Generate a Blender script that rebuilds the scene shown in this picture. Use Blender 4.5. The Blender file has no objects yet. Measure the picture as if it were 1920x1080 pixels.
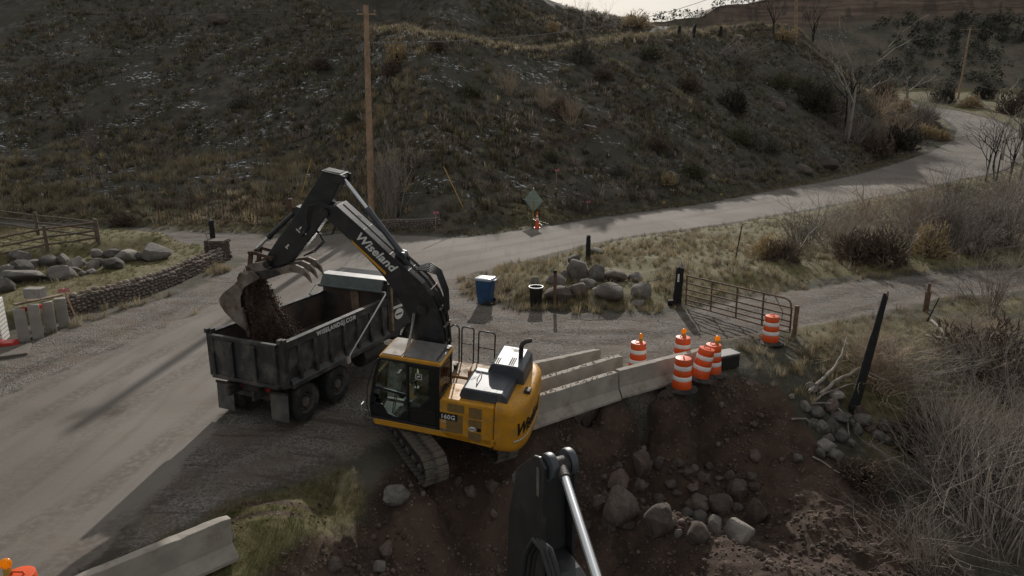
import bpy, bmesh, math, random
import numpy as np
from mathutils import Vector, Matrix, Euler, Quaternion

rad = math.radians
scene = bpy.context.scene
col = scene.collection

# ------------------------------------------------------------------ camera, sky, sun, exposure
CAM_H = 8.1
CAM_PITCH = rad(14.5)
FOC = 1280.0                      # focal length in photo pixels (1920 wide)
cam = bpy.data.cameras.new('camera')
cam.sensor_width = 36.0
cam.lens = 36.0 * FOC / 1920.0
cam.clip_start = 0.1
cam.clip_end = 3000.0
cam_o = bpy.data.objects.new('camera', cam)
cam_o.location = (0, 0, CAM_H)
cam_o.rotation_euler = (math.pi / 2 - CAM_PITCH, 0, 0)
col.objects.link(cam_o)
scene.camera = cam_o

SUN_EL = rad(24.5)
SUN_AZ = rad(3.0)                 # clockwise from +Y (straight ahead of the camera)
SUN_DIR = Vector((math.sin(SUN_AZ) * math.cos(SUN_EL), math.cos(SUN_AZ) * math.cos(SUN_EL), math.sin(SUN_EL)))
world = bpy.data.worlds.new('World')
scene.world = world
world.use_nodes = True
wn, wl = world.node_tree.nodes, world.node_tree.links
wn.clear()
w_out = wn.new('ShaderNodeOutputWorld')
w_bg = wn.new('ShaderNodeBackground')
w_sky = wn.new('ShaderNodeTexSky')
w_sky.sky_type = 'NISHITA'
w_sky.sun_disc = False
w_sky.sun_elevation = SUN_EL
w_sky.sun_rotation = SUN_AZ
w_sky.dust_density = 2.0
w_tc = wn.new('ShaderNodeTexCoord')
w_map = wn.new('ShaderNodeMapping')
w_map.inputs['Scale'].default_value = (1.0, 1.0, 2.6)
w_noise = wn.new('ShaderNodeTexNoise')
w_noise.inputs['Scale'].default_value = 2.2
w_noise.inputs['Detail'].default_value = 7
w_ramp = wn.new('ShaderNodeValToRGB')
w_ramp.color_ramp.elements[0].position = 0.2
w_ramp.color_ramp.elements[0].color = (4.5, 4.5, 4.45, 1)
w_ramp.color_ramp.elements[1].position = 0.75
w_ramp.color_ramp.elements[1].color = (6.3, 6.25, 6.1, 1)
# thin cloud is brighter towards the sun
w_dot = wn.new('ShaderNodeVectorMath'); w_dot.operation = 'DOT_PRODUCT'; w_dot.inputs[1].default_value = SUN_DIR
w_nrm = wn.new('ShaderNodeVectorMath'); w_nrm.operation = 'NORMALIZE'
w_max = wn.new('ShaderNodeMath'); w_max.operation = 'MAXIMUM'; w_max.inputs[1].default_value = 0.0
w_pow = wn.new('ShaderNodeMath'); w_pow.operation = 'POWER'; w_pow.inputs[1].default_value = 3.0
w_mad = wn.new('ShaderNodeMath'); w_mad.operation = 'MULTIPLY_ADD'; w_mad.inputs[1].default_value = 0.40; w_mad.inputs[2].default_value = 0.92
w_scl = wn.new('ShaderNodeVectorMath'); w_scl.operation = 'SCALE'
wl.new(w_tc.outputs['Generated'], w_nrm.inputs[0]); wl.new(w_nrm.outputs[0], w_dot.inputs[0]); wl.new(w_dot.outputs['Value'], w_max.inputs[0])
wl.new(w_max.outputs[0], w_pow.inputs[0]); wl.new(w_pow.outputs[0], w_mad.inputs[0]); wl.new(w_mad.outputs[0], w_scl.inputs['Scale']); wl.new(w_ramp.outputs['Color'], w_scl.inputs[0])
w_mix = wn.new('ShaderNodeMixRGB')
w_mix.inputs[0].default_value = 0.86
wl.new(w_tc.outputs['Generated'], w_map.inputs['Vector'])
wl.new(w_map.outputs['Vector'], w_noise.inputs['Vector'])
wl.new(w_noise.outputs['Fac'], w_ramp.inputs['Fac'])
wl.new(w_sky.outputs['Color'], w_mix.inputs[1])
wl.new(w_scl.outputs[0], w_mix.inputs[2])
wl.new(w_mix.outputs['Color'], w_bg.inputs['Color'])
w_bg.inputs['Strength'].default_value = 0.10
wl.new(w_bg.outputs['Background'], w_out.inputs['Surface'])

sun = bpy.data.lights.new('sun', 'SUN')
sun.energy = 4.5
sun.angle = rad(0.6)
sun.color = (1.0, 0.945, 0.875)
sun_o = bpy.data.objects.new('sun', sun)
sun_o.rotation_euler = SUN_DIR.to_track_quat('Z', 'Y').to_euler()
sun_o.location = (0, 60, 60)
col.objects.link(sun_o)

vs = scene.view_settings
vs.view_transform = 'Standard'
vs.look = 'None'
vs.exposure = -0.20
vs.gamma = 1.0
vs.use_curve_mapping = False

# ------------------------------------------------------------------ small helpers
def smooth(a, b, x):
    t = np.clip((np.asarray(x, float) - a) / (b - a), 0, 1)
    return t * t * (3 - 2 * t)

def _hash(ix, iy, seed):
    h = (ix.astype(np.int64) * 374761393 + iy.astype(np.int64) * 668265263 + seed * 974711) & 0x7fffffff
    h = ((h ^ (h >> 13)) * 1274126177) & 0x7fffffff
    return ((h ^ (h >> 16)) & 0xffff) / 65535.0

def vnoise(x, y, seed=0):
    ix = np.floor(x); iy = np.floor(y)
    fx = x - ix; fy = y - iy
    fx = fx * fx * (3 - 2 * fx); fy = fy * fy * (3 - 2 * fy)
    a = _hash(ix, iy, seed); b = _hash(ix + 1, iy, seed); c = _hash(ix, iy + 1, seed); d = _hash(ix + 1, iy + 1, seed)
    return (a * (1 - fx) + b * fx) * (1 - fy) + (c * (1 - fx) + d * fx) * fy - 0.5

def fbm(x, y, scale, octv=4, seed=0, gain=0.5):
    r = 0; amp = 1.0; s = scale
    for o in range(octv):
        r = r + amp * vnoise(x / s + 17.3 * o, y / s - 9.1 * o, seed + o)
        amp *= gain; s *= 0.5
    return r

def sdist(x, y, poly):
    """signed distance to a closed polygon, positive inside"""
    x = np.asarray(x, float); y = np.asarray(y, float)
    best = np.full(x.shape, 1e18); ins = np.zeros(x.shape, bool)
    n = len(poly)
    for i in range(n):
        x0, y0 = poly[i]; x1, y1 = poly[(i + 1) % n]
        dx, dy = x1 - x0, y1 - y0
        t = np.clip(((x - x0) * dx + (y - y0) * dy) / (dx * dx + dy * dy + 1e-12), 0, 1)
        best = np.minimum(best, (x - x0 - t * dx) ** 2 + (y - y0 - t * dy) ** 2)
        if y0 != y1:
            c = ((y0 > y) != (y1 > y)) & (x < (x1 - x0) * (y - y0) / (y1 - y0) + x0)
            ins ^= c
    d = np.sqrt(best)
    return np.where(ins, d, -d)

def ray(px, py):
    s, c = math.sin(CAM_PITCH), math.cos(CAM_PITCH)
    u = (px - 960) / FOC; v = (py - 540) / FOC
    return u, c - v * s, -s - v * c

def at(px, py, z=0.0):
    """where the line of sight through a photo pixel meets height z"""
    d = ray(px, py); t = (z - CAM_H) / d[2]
    return (t * d[0], t * d[1])

# ------------------------------------------------------------------ the lie of the land
ASPHALT = [(-16.5, 4), (-15.6, 12), (-15, 18.5), (-14.1, 22.4), (-12.7, 29), (-11.5, 33.5), (-11.2, 37.3), (-10.9, 41), (-10.2, 46),
           (-3.1, 44.6), (1.5, 48), (5.8, 52.4), (16.2, 60.7), (32, 76.3), (42.6, 86), (53, 96), (64, 106), (74, 117), (82, 129), (87, 141), (88, 152), (84, 166), (74, 182),
           (80, 188), (92, 170), (97, 153), (95.5, 139), (90, 124), (81, 110), (72, 99), (63, 89.5), (53, 82), (41.2, 71.6), (24.3, 57.4), (15.5, 50.3), (8.7, 45.8), (4.7, 42.3), (-0.3, 36.3),
           (-2.7, 33.7), (-4.3, 32), (-6.9, 24.8), (-7.9, 17.3), (-7.7, 11.9), (-8.4, 4)]
DRIVE = [(-8.3, 14), (-7.9, 17.3), (-6.9, 24.8), (-4.3, 32.5), (-2.7, 34), (-2.4, 30.5), (-1.6, 28.6), (-.2, 27.5), (3.1, 26.7), (6.4, 26.9), (10.5, 29.4), (16.7, 32.4), (26.6, 35.3), (46, 39), (70, 40),
         (70, 34), (46, 33.5), (23.6, 30.6), (19.5, 29.6), (15.2, 27.1), (11, 25.0), (8.9, 23.9), (7, 23.2), (6.4, 20.4), (5.4, 19.5), (3.1, 18.75), (.7, 17.8), (-3, 17.2), (-4.4, 15.4), (-5.2, 14.0), (-6, 12.6), (-7.2, 11)]
SHOULDER = [(-16.5, 4), (-15.6, 12), (-15, 18.5), (-14.1, 22.4), (-12.7, 29), (-11.3, 33.5), (-11.5, 37.5), (-14.6, 37.5), (-14.9, 31), (-16.6, 26.2), (-17.6, 23.6), (-20.5, 21.0), (-24, 20), (-24, 4)]
LANE = [(-90, 62), (-60, 57), (-40, 51.6), (-29.4, 48.2), (-20.3, 45.8), (-14.8, 45.8), (-9.6, 46.6), (-9.6, 36), (-11.7, 35), (-14.5, 37.6), (-17, 39.5), (-21.2, 41.6), (-26.2, 42.9), (-33.3, 43.8), (-60, 47), (-90, 50)]
HILL = [(-170, 80), (-70, 60), (-40, 54), (-29, 50.3), (-20, 47.6), (-14.8, 47.6), (-9, 48.0), (-3, 46.6), (1, 49.6), (5, 54), (16, 62.4), (31, 77.6), (41.5, 87.6), (52, 97.2), (63, 107.0), (72, 117), (80, 129), (84.5, 142), (84, 156), (76, 178), (30, 330), (-170, 330)]
YARD = [(-60, 27), (-24, 24.6), (-19.0, 25.6), (-17.9, 27.6), (-16.6, 31), (-16.2, 34), (-16.2, 37.6), (-17.4, 39), (-21.2, 41.2), (-26.2, 42.4), (-33.3, 43.3), (-60, 46)]
YARD_UP = [(-60, 29.5), (-27.5, 34), (-25, 35.6), (-22.5, 37.6), (-20.6, 39.6), (-21.2, 41.2), (-26.2, 42.4), (-33.3, 43.3), (-60, 46)]
PIT = [(-5.3, 9), (-4.5, 11.6), (-3.6, 13.2), (-3.3, 14.8), (-2.6, 16.2), (-.8, 17.3), (.8, 17.55), (3.1, 18.5), (5.0, 19.05), (6.2, 19.9), (7.4, 20.6), (8.4, 20.2), (8.9, 19.0), (9.4, 18.2), (10.4, 17.3), (11, 15), (10.4, 12), (9.6, 9), (9, 3), (-4, 3)]
GREEN = [(-7.0, 11.2), (-5.6, 13.2), (-4.2, 15.2), (-3.4, 14.4), (-3.9, 12.6), (-4.8, 10.6), (-5.6, 9), (-8.2, 7), (-8.4, 9.6)]

EXC_T = np.array([-1.945, 16.978, -0.476]); EXC_YAW, EXC_PITCH, EXC_ROLL = rad(166), 0.078, -0.126
def rot_zyx(yaw, p, ro):
    cy, sy = math.cos(yaw), math.sin(yaw); cp, sp = math.cos(p), math.sin(p); cr, sr = math.cos(ro), math.sin(ro)
    return np.array([[cy, -sy, 0], [sy, cy, 0], [0, 0, 1]]) @ np.array([[cp, 0, -sp], [0, 1, 0], [sp, 0, cp]]) @ np.array([[1, 0, 0], [0, cr, -sr], [0, sr, cr]])
EXC_R = rot_zyx(EXC_YAW, EXC_PITCH, EXC_ROLL)

def _tps_points():
    P = []
    for px, py, z in [(850, 1000, -2.0), (900, 1075, -2.3), (700, 1000, -1.25), (640, 1075, -1.15), (960, 950, -1.9), (1150, 940, -2.6), (1250, 950, -3.0), (1350, 960, -2.9), (1200, 870, -2.25), (1300, 850, -2.15), (1180, 775, -.55), (1280, 750, -.5),
                      (1100, 825, -1.35), (1250, 800, -1.35), (1400, 790, -1.2), (1430, 890, -2.3), (1500, 950, -2.1), (1560, 800, -1.25), (1610, 770, -1.1), (1660, 850, -1.9), (1750, 950, -2.4), (1850, 1050, -2.6),
                      (1235, 995, -1.35), (1330, 1045, -1.25), (1140, 945, -1.5), (1100, 1020, -2.5), (1180, 1075, -2.5), (1260, 1079, -2.1), (1450, 1040, -2.0), (1400, 990, -2.6), (1750, 780, -1.2), (1850, 800, -1.3), (1650, 690, -.3), (1800, 680, -.3), (1480, 740, -.5), (1600, 950, -2.1), (1700, 1060, -2.4)]:
        x, y = at(px, py, z); P.append((x, y, z))
    for hx, hy in [(-.7, 2.3), (2.2, -.5), (-2.2, .9), (.7, -2.0), (.75, .75), (-.75, -.75), (0, 0)]:
        w = EXC_T + EXC_R @ np.array([hx, hy, 0.0]); P.append(tuple(w))
    for x, y in [(3.6, 18.65), (4.3, 18.85), (5.1, 19.0), (5.4, 19.2), (5.9, 19.5), (6.6, 20.1), (4.8, 19.3), (5.6, 20), (-.2, 16.9), (.6, 17.2), (1.6, 17.75), (2.6, 18.3), (.2, 18.2), (1.5, 18.8), (.8, 17.9), (3.1, 18.8), (5.0, 19.6), (6.2, 20.2), (7.4, 20.9), (9.3, 22.2), (11, 22.6), (13, 24), (16, 26), (20, 28), (25, 30), (3, 23), (0, 22), (-3.4, 21), (-6, 18), (-5, 23), (-8, 12), (-8, 16), (-12, 18), (-12, 10), (-16, 12), (-15, 25),
                 (0, 28), (8, 28), (-8, 30), (16, 32), (24, 35), (-5.6, 13.2), (-6.4, 11), (-5.5, 11.3), (-16, 4), (-10, 3)]:
        P.append((x, y, 0.0))
    for x, y, z in [(-4.2, 12.4, -.25), (-4.9, 10.4, -.3), (-5.2, 8, -.5), (-3.6, 9, -1.4), (0, 8, -2.2), (4, 8, -2.0), (8, 8, -2.2), (14, 10, -3.0), (14, 4, -3), (0, 2, -2), (20, 8, -3.2), (20, 16, -2.0), (26, 20, -1.6), (30, 26, -.8), (13, 18, -1.7), (17, 21, -1.0), (11.5, 15, -2.3), (34, 14, -3), (-2.6, 13.6, -1.25)]:
        P.append((x, y, z))
    return np.array(P)
_TP = _tps_points()
def _u(r2):
    return 0.5 * r2 * np.log(r2 + 1e-9)
def _tps_fit():
    n = len(_TP); d2 = ((_TP[:, None, :2] - _TP[None, :, :2]) ** 2).sum(-1)
    A = np.zeros((n + 3, n + 3)); A[:n, :n] = _u(d2) + np.eye(n) * 0.04
    A[:n, n] = 1; A[:n, n + 1:] = _TP[:, :2]; A[n, :n] = 1; A[n + 1:, :n] = _TP[:, :2].T
    b = np.zeros(n + 3); b[:n] = _TP[:, 2]
    return np.linalg.solve(A, b)
_TW = _tps_fit()
def near_z(x, y):
    n = len(_TP); r = _TW[n] + _TW[n + 1] * x + _TW[n + 2] * y
    for i in range(n):
        r = r + _TW[i] * _u((x - _TP[i, 0]) ** 2 + (y - _TP[i, 1]) ** 2)
    return r

def land(x, y):
    """ground height"""
    x = np.asarray(x, float); y = np.asarray(y, float)
    shp = x.shape; x = x.ravel(); y = y.ravel()
    # canyon floor climbing away to the right
    z = 0.13 * np.logaddexp(0, (y - 90) / 6.0) * 6.0
    z = np.minimum(z, 14)
    # hillside
    d = sdist(x, y, HILL) + 1.2 * fbm(x, y, 9, 3, 5) * smooth(2, 8, sdist(x, y, HILL))
    dp = np.maximum(d, 0)
    g = 22 * smooth(-7, -22, x)
    s = 0.60 + 0.13 * smooth(0, 22, x) + 0.13 * smooth(30, 52, x)
    # curved face: gullies and spurs
    spur = 1 + 0.16 * fbm(x + .5 * y, y * .3, 26, 3, 11)
    zh = 0.19 * np.minimum(dp, g) + s * spur * np.maximum(dp - g, 0)
    zc = np.interp(x, [-70, -40, -21, -8, 4, 15, 30, 50, 64, 80], [33, 29, 18.5, 15.8, 14.8, 17.0, 20.4, 23.0, 22.2, 19.0])
    zc = zc + 1.2 * fbm(x, y, 14, 3, 21)
    over = zh - zc
    zh = np.where(over > 0, zc + 0.9 * (1 - np.exp(-over / 3.0)) + over * 0.02, zh)
    cone = np.maximum(0, 1 - np.hypot(x + 34, (y - 140)) / 76)
    zh = zh + 25 * cone * smooth(34, 60, d - g)
    z = np.where(d > 0, np.maximum(z, zh), z)
    rough = smooth(0.5, 4, d)
    z = z + rough * (0.55 * fbm(x, y, 4.0, 3, 31) + 0.16 * fbm(x, y, 0.9, 2, 33))
    # yard with its low retaining wall and the bank behind the boulders
    sy = sdist(x, y, YARD); su = sdist(x, y, YARD_UP)
    z = z + 0.5 * smooth(-.05, .25, sy) + 0.55 * smooth(-.9, .5, su)
    # grassy island between road and drive
    isl = smooth(0.2, 3.0, np.minimum(-sdist(x, y, ASPHALT), -sdist(x, y, DRIVE))) * smooth(-3, 1, x) * smooth(27, 29, y) * smooth(0, -2, d)
    z = z + isl * (0.35 + 0.5 * fbm(x, y, 5, 3, 41))
    # dug bank, pit and spoil near the camera
    near = smooth(40, 30, y) * smooth(-20, -16, x) * smooth(44, 32, x)
    nz = near_z(x, y)
    nz = np.clip(nz, -3.8, 0.15) * near * (1 - smooth(-.15, .4, sdist(x, y, DRIVE)) * smooth(-.8, .3, x)) * (1 - smooth(-.3, .6, sdist(x, y, ASPHALT)))
    z = z + nz
    soft = np.maximum(smooth(-.1, .5, sdist(x, y, PIT)), smooth(-.3, -1.2, nz))
    paved = smooth(-.4, .4, sdist(x, y, ASPHALT))
    z = z + soft * (0.34 * fbm(x, y, 1.6, 5, 51, .6) + 0.10 * fbm(x, y, .3, 3, 55, .65)) + (1 - paved) * (0.07 * fbm(x, y, .8, 3, 61) + .05 * fbm(x, y, 3, 2, 63)) + paved * 0.03 * fbm(x, y, 5, 2, 65)
    return z.reshape(shp)

def gz(x, y):
    return float(land(np.array([x]), np.array([y]))[0])

def on_land(px, py, tmax=260.0):
    """point of the ground seen through a photo pixel (used to read positions off the photo)"""
    d = ray(px, py)
    t = np.concatenate([np.linspace(6, 40, 700), np.linspace(40, tmax, 900)])
    h = CAM_H + t * d[2] - land(t * d[0], t * d[1])
    k = np.argmax(h < 0)
    if h[k] >= 0:                      # just over a ridge: take the ridge itself
        k = int(np.argmin(np.where(t > 55, h, 1e9))); x, y = t[k] * d[0], t[k] * d[1]
        return np.array([x, y, float(land(np.array([x]), np.array([y]))[0])])
    k = max(k, 1)
    a = h[k - 1] / (h[k - 1] - h[k] + 1e-9)
    tt = t[k - 1] + a * (t[k] - t[k - 1])
    return np.array([tt * d[0], tt * d[1], CAM_H + tt * d[2]])

# ------------------------------------------------------------------ materials
MATS = {}
def new_mat(name):
    m = bpy.data.materials.new(name); m.use_nodes = True
    n, l = m.node_tree.nodes, m.node_tree.links
    return m, n, l, n['Principled BSDF']

def mixc(n, l, fac, a, b, mode='MIX'):
    x = n.new('ShaderNodeMixRGB'); x.blend_type = mode
    for k, v in ((0, fac), (1, a), (2, b)):
        if hasattr(v, 'is_output'): l.new(v, x.inputs[k])
        elif k == 0: x.inputs[0].default_value = v
        else: x.inputs[k].default_value = (*v[:3], 1)
    return x.outputs[0]

def noise_n(n, l, vec, scale, detail=5, rough=.55, dist=0.0):
    t = n.new('ShaderNodeTexNoise'); t.inputs['Scale'].default_value = scale; t.inputs['Detail'].default_value = detail
    t.inputs['Roughness'].default_value = rough; t.inputs['Distortion'].default_value = dist
    l.new(vec, t.inputs['Vector']); return t.outputs['Fac']

def mathn(n, l, op, a, b=0.0, clamp=False):
    x = n.new('ShaderNodeMath'); x.operation = op; x.use_clamp = clamp
    for k, v in ((0, a), (1, b)):
        if hasattr(v, 'is_output'): l.new(v, x.inputs[k])
        else: x.inputs[k].default_value = v
    return x.outputs[0]

def ramp(n, l, fac, lo, hi):
    x = n.new('ShaderNodeMapRange'); x.interpolation_type = 'SMOOTHSTEP'
    l.new(fac, x.inputs['Value']); x.inputs['From Min'].default_value = lo; x.inputs['From Max'].default_value = hi
    return x.outputs['Result']

def pmat(name, c, var=.18, scale=5.0, rough=.6, metal=0.0, bump=.15, bscale=45.0, dirt=None, damt=.4, dscale=2.2, rnd=0.0, spec=.5, coat=0.0, trans=0.0):
    """plain surface with uneven colour, optional dirt and fine relief"""
    m, n, l, b = new_mat(name)
    tc = n.new('ShaderNodeTexCoord'); vec = tc.outputs['Object']
    f = noise_n(n, l, vec, scale, 6)
    c = np.array(c, float)
    cc = mixc(n, l, ramp(n, l, f, .3, .7), c * (1 - var), np.minimum(c * (1 + var), 1))
    rg = rough
    if dirt is not None:
        f2 = noise_n(n, l, vec, dscale, 8, .65)
        fac = mathn(n, l, 'MULTIPLY', ramp(n, l, f2, .62 - .3 * damt, .78 - .2 * damt), min(.95, .35 + damt))
        cc = mixc(n, l, fac, cc, dirt)
        rr = n.new('ShaderNodeMix'); rr.data_type = 'FLOAT'
        l.new(fac, rr.inputs[0]); rr.inputs[2].default_value = rough; rr.inputs[3].default_value = .9
        l.new(rr.outputs[0], b.inputs['Roughness'])
    else:
        b.inputs['Roughness'].default_value = rg
    if rnd:
        oi = n.new('ShaderNodeObjectInfo'); hs = n.new('ShaderNodeHueSaturation')
        v = mathn(n, l, 'MULTIPLY_ADD', oi.outputs['Random'], 2 * rnd); l.node_tree if False else None
        v.node.inputs[2].default_value = 1 - rnd
        l.new(v, hs.inputs['Value']); l.new(cc, hs.inputs['Color']); cc = hs.outputs['Color']
    l.new(cc, b.inputs['Base Color'])
    b.inputs['Metallic'].default_value = metal
    b.inputs['Specular IOR Level'].default_value = spec
    b.inputs['Coat Weight'].default_value = coat
    if trans: b.inputs['Transmission Weight'].default_value = trans
    if bump:
        bp = n.new('ShaderNodeBump'); bp.inputs['Strength'].default_value = bump; bp.inputs['Distance'].default_value = .02
        l.new(noise_n(n, l, vec, bscale, 5, .6), bp.inputs['Height']); l.new(bp.outputs['Normal'], b.inputs['Normal'])
    MATS[name] = m
    return m

def ground_material():
    m, n, l, b = new_mat('ground')
    g = n.new('ShaderNodeNewGeometry'); pos = g.outputs['Position']
    at1 = n.new('ShaderNodeAttribute'); at1.attribute_name = 'zone'
    sep = n.new('ShaderNodeSeparateColor'); l.new(at1.outputs['Color'], sep.inputs['Color'])
    at2 = n.new('ShaderNodeAttribute'); at2.attribute_name = 'zone2'
    sep2 = n.new('ShaderNodeSeparateColor'); l.new(at2.outputs['Color'], sep2.inputs['Color'])
    A, G, S = sep.outputs[0], sep.outputs[1], sep.outputs[2]
    GR, SN, HILLW = sep2.outputs[0], sep2.outputs[1], sep2.outputs[2]
    nb = noise_n(n, l, pos, .16, 2); nm = noise_n(n, l, pos, .9, 4); nf = noise_n(n, l, pos, 6.0, 4, .65); ng = noise_n(n, l, pos, 38.0, 1, .7)
    def edge(w, amp, e):
        v = mathn(n, l, 'ADD', w, mathn(n, l, 'MULTIPLY', mathn(n, l, 'SUBTRACT', mathn(n, l, 'MULTIPLY_ADD', nm, .55), .5), amp))
        v2 = v.node.inputs[1].links[0].from_node.inputs[0].links[0].from_node.inputs[0].links[0].from_node
        l.new(mathn(n, l, 'MULTIPLY', nf, .45), v2.inputs[2])
        return ramp(n, l, v, .5 - e, .5 + e)
    # scrub earth of the hill and verges
    scrub = mixc(n, l, ramp(n, l, nm, .32, .68), (.046, .041, .032), (.105, .092, .072))
    scrub = mixc(n, l, ramp(n, l, nb, .42, .62), scrub, (.060, .058, .042))
    scrub = mixc(n, l, mathn(n, l, 'MULTIPLY', ramp(n, l, nf, .55, .75), .45), scrub, (.18, .155, .12))
    grass = mixc(n, l, ramp(n, l, nf, .3, .7), (.075, .075, .026), (.15, .125, .062))
    grass = mixc(n, l, ramp(n, l, nm, .45, .7), grass, (.165, .14, .085))
    c = mixc(n, l, edge(GR, .9, .18), scrub, grass)
    # bare soil
    soil = mixc(n, l, ramp(n, l, nm, .3, .7), (.036, .024, .0185), (.082, .055, .041))
    soil = mixc(n, l, mathn(n, l, 'MULTIPLY', ramp(n, l, nf, .5, .72), .5), soil, (.115, .083, .062))
    vor = n.new('ShaderNodeTexVoronoi'); vor.inputs['Scale'].default_value = 9; l.new(pos, vor.inputs['Vector'])
    peb = ramp(n, l, vor.outputs['Distance'], .22, .14)
    soil = mixc(n, l, mathn(n, l, 'MULTIPLY', peb, ramp(n, l, nf, .52, .6)), soil, (.20, .165, .135))
    c = mixc(n, l, edge(S, .55, .10), c, soil)
    # gravel
    vg = n.new('ShaderNodeTexVoronoi'); vg.inputs['Scale'].default_value = 24; l.new(pos, vg.inputs['Vector'])
    sg = n.new('ShaderNodeSeparateColor'); l.new(vg.outputs['Color'], sg.inputs['Color'])
    grav = mixc(n, l, sg.outputs[0], (.075, .068, .060), (.25, .225, .20))
    grav = mixc(n, l, mathn(n, l, 'MULTIPLY', ramp(n, l, nm, .42, .66), .8), grav, (.150, .120, .094))
    mp = n.new('ShaderNodeMapping'); mp.inputs['Scale'].default_value = (.35, 2.6, 1); mp.inputs['Rotation'].default_value = (0, 0, rad(8)); l.new(pos, mp.inputs['Vector'])
    rut = noise_n(n, l, mp.outputs['Vector'], 1.3, 3, .6)
    grav = mixc(n, l, mathn(n, l, 'MULTIPLY', ramp(n, l, rut, .55, .68), .65), grav, (.070, .056, .045))
    grav = mixc(n, l, mathn(n, l, 'MULTIPLY', mathn(n, l, 'MULTIPLY', HILLW, ramp(n, l, nf, .35, .6)), .7), grav, (.060, .047, .037))
    c = mixc(n, l, edge(G, .7, .16), c, grav)
    # dusty asphalt
    asp = mixc(n, l, ramp(n, l, nb, .35, .65), (.150, .132, .115), (.205, .184, .162))
    asp = mixc(n, l, mathn(n, l, 'MULTIPLY', ramp(n, l, nm, .5, .75), .5), asp, (.185, .150, .118))
    mp2 = n.new('ShaderNodeMapping'); mp2.inputs['Rotation'].default_value = (0, 0, rad(-14)); mp2.inputs['Scale'].default_value = (2.4, .16, 1); l.new(pos, mp2.inputs['Vector'])
    stk = noise_n(n, l, mp2.outputs['Vector'], .9, 3, .6)
    asp = mixc(n, l, mathn(n, l, 'MULTIPLY', ramp(n, l, stk, .5, .72), .45), asp, (.115, .098, .082))
    asp = mixc(n, l, mathn(n, l, 'MULTIPLY', ramp(n, l, ng, .45, .75), .22), asp, (.10, .095, .09))
    vc = n.new('ShaderNodeTexVoronoi'); vc.feature = 'DISTANCE_TO_EDGE'; vc.inputs['Scale'].default_value = .34
    wob = n.new('ShaderNodeVectorMath'); wob.operation = 'ADD'
    nv = n.new('ShaderNodeTexNoise'); nv.inputs['Scale'].default_value = 1.4; nv.inputs['Detail'].default_value = 2; l.new(pos, nv.inputs['Vector'])
    l.new(pos, wob.inputs[0]); l.new(nv.outputs['Color'], wob.inputs[1]); l.new(wob.outputs[0], vc.inputs['Vector'])
    crack = mathn(n, l, 'MULTIPLY', ramp(n, l, vc.outputs['Distance'], .010, .003), ramp(n, l, nb, .45, .6))
    asp = mixc(n, l, mathn(n, l, 'MULTIPLY', crack, .16), asp, (.10, .088, .075))
    TR = HILLW                                   # wheel tracks worn into road and drive
    tre = mathn(n, l, 'MULTIPLY', TR, ramp(n, l, nf, .30, .62))
    asp = mixc(n, l, mathn(n, l, 'MULTIPLY', tre, .55), asp, (.085, .070, .056))
    aw = edge(A, .8, .07)
    c = mixc(n, l, aw, c, asp)
    # leftover snow in the hollows of the shaded hill
    mps = n.new('ShaderNodeMapping'); mps.inputs['Scale'].default_value = (.45, 1.0, 1.0); l.new(pos, mps.inputs['Vector'])
    ns = noise_n(n, l, mps.outputs['Vector'], .30, 2); nsf = noise_n(n, l, mps.outputs['Vector'], 3.2, 4, .72)
    snow = mathn(n, l, 'MULTIPLY', ramp(n, l, nsf, .57, .62), ramp(n, l, ns, .49, .60))
    snow = mathn(n, l, 'MULTIPLY', snow, SN)
    c = mixc(n, l, snow, c, (.62, .64, .68))
    l.new(c, b.inputs['Base Color'])
    b.inputs['Roughness'].default_value = .92
    b.inputs['Specular IOR Level'].default_value = .18
    hgt = mathn(n, l, 'ADD', mathn(n, l, 'MULTIPLY', nf, .7), mathn(n, l, 'MULTIPLY', vg.outputs['Distance'], mathn(n, l, 'MULTIPLY', G, 1.0)))
    hgt = mathn(n, l, 'ADD', hgt, mathn(n, l, 'MULTIPLY', ng, .25))
    bp = n.new('ShaderNodeBump'); bp.inputs['Distance'].default_value = .05
    st = mathn(n, l, 'MULTIPLY', aw, -.72); st = mathn(n, l, 'ADD', st, .9)
    l.new(st, bp.inputs['Strength']); l.new(hgt, bp.inputs['Height']); l.new(bp.outputs['Normal'], b.inputs['Normal'])
    MATS['ground'] = m
    return m
ground_material()

# ------------------------------------------------------------------ object bookkeeping
def tag(o, label=None, cat=None, group=None, kind=None):
    if label: o['label'] = label
    if cat: o['category'] = cat
    if group: o['group'] = group
    if kind: o['kind'] = kind
    return o

def thing(name, label, cat, loc=(0, 0, 0), rot=(0, 0, 0), group=None, scale=None):
    o = bpy.data.objects.new(name, None); o.empty_display_size = .2
    o.location = loc; o.rotation_euler = rot
    if scale: o.scale = (scale,) * 3 if not hasattr(scale, '__len__') else scale
    col.objects.link(o)
    return tag(o, label, cat, group)

def link(name, me, parent=None, loc=None, rot=None, scale=None):
    o = bpy.data.objects.new(name, me); col.objects.link(o)
    if parent is not None: o.parent = parent
    if loc is not None: o.location = loc
    if rot is not None: o.rotation_euler = rot
    if scale is not None: o.scale = scale if hasattr(scale, '__len__') else (scale,) * 3
    return o

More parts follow.
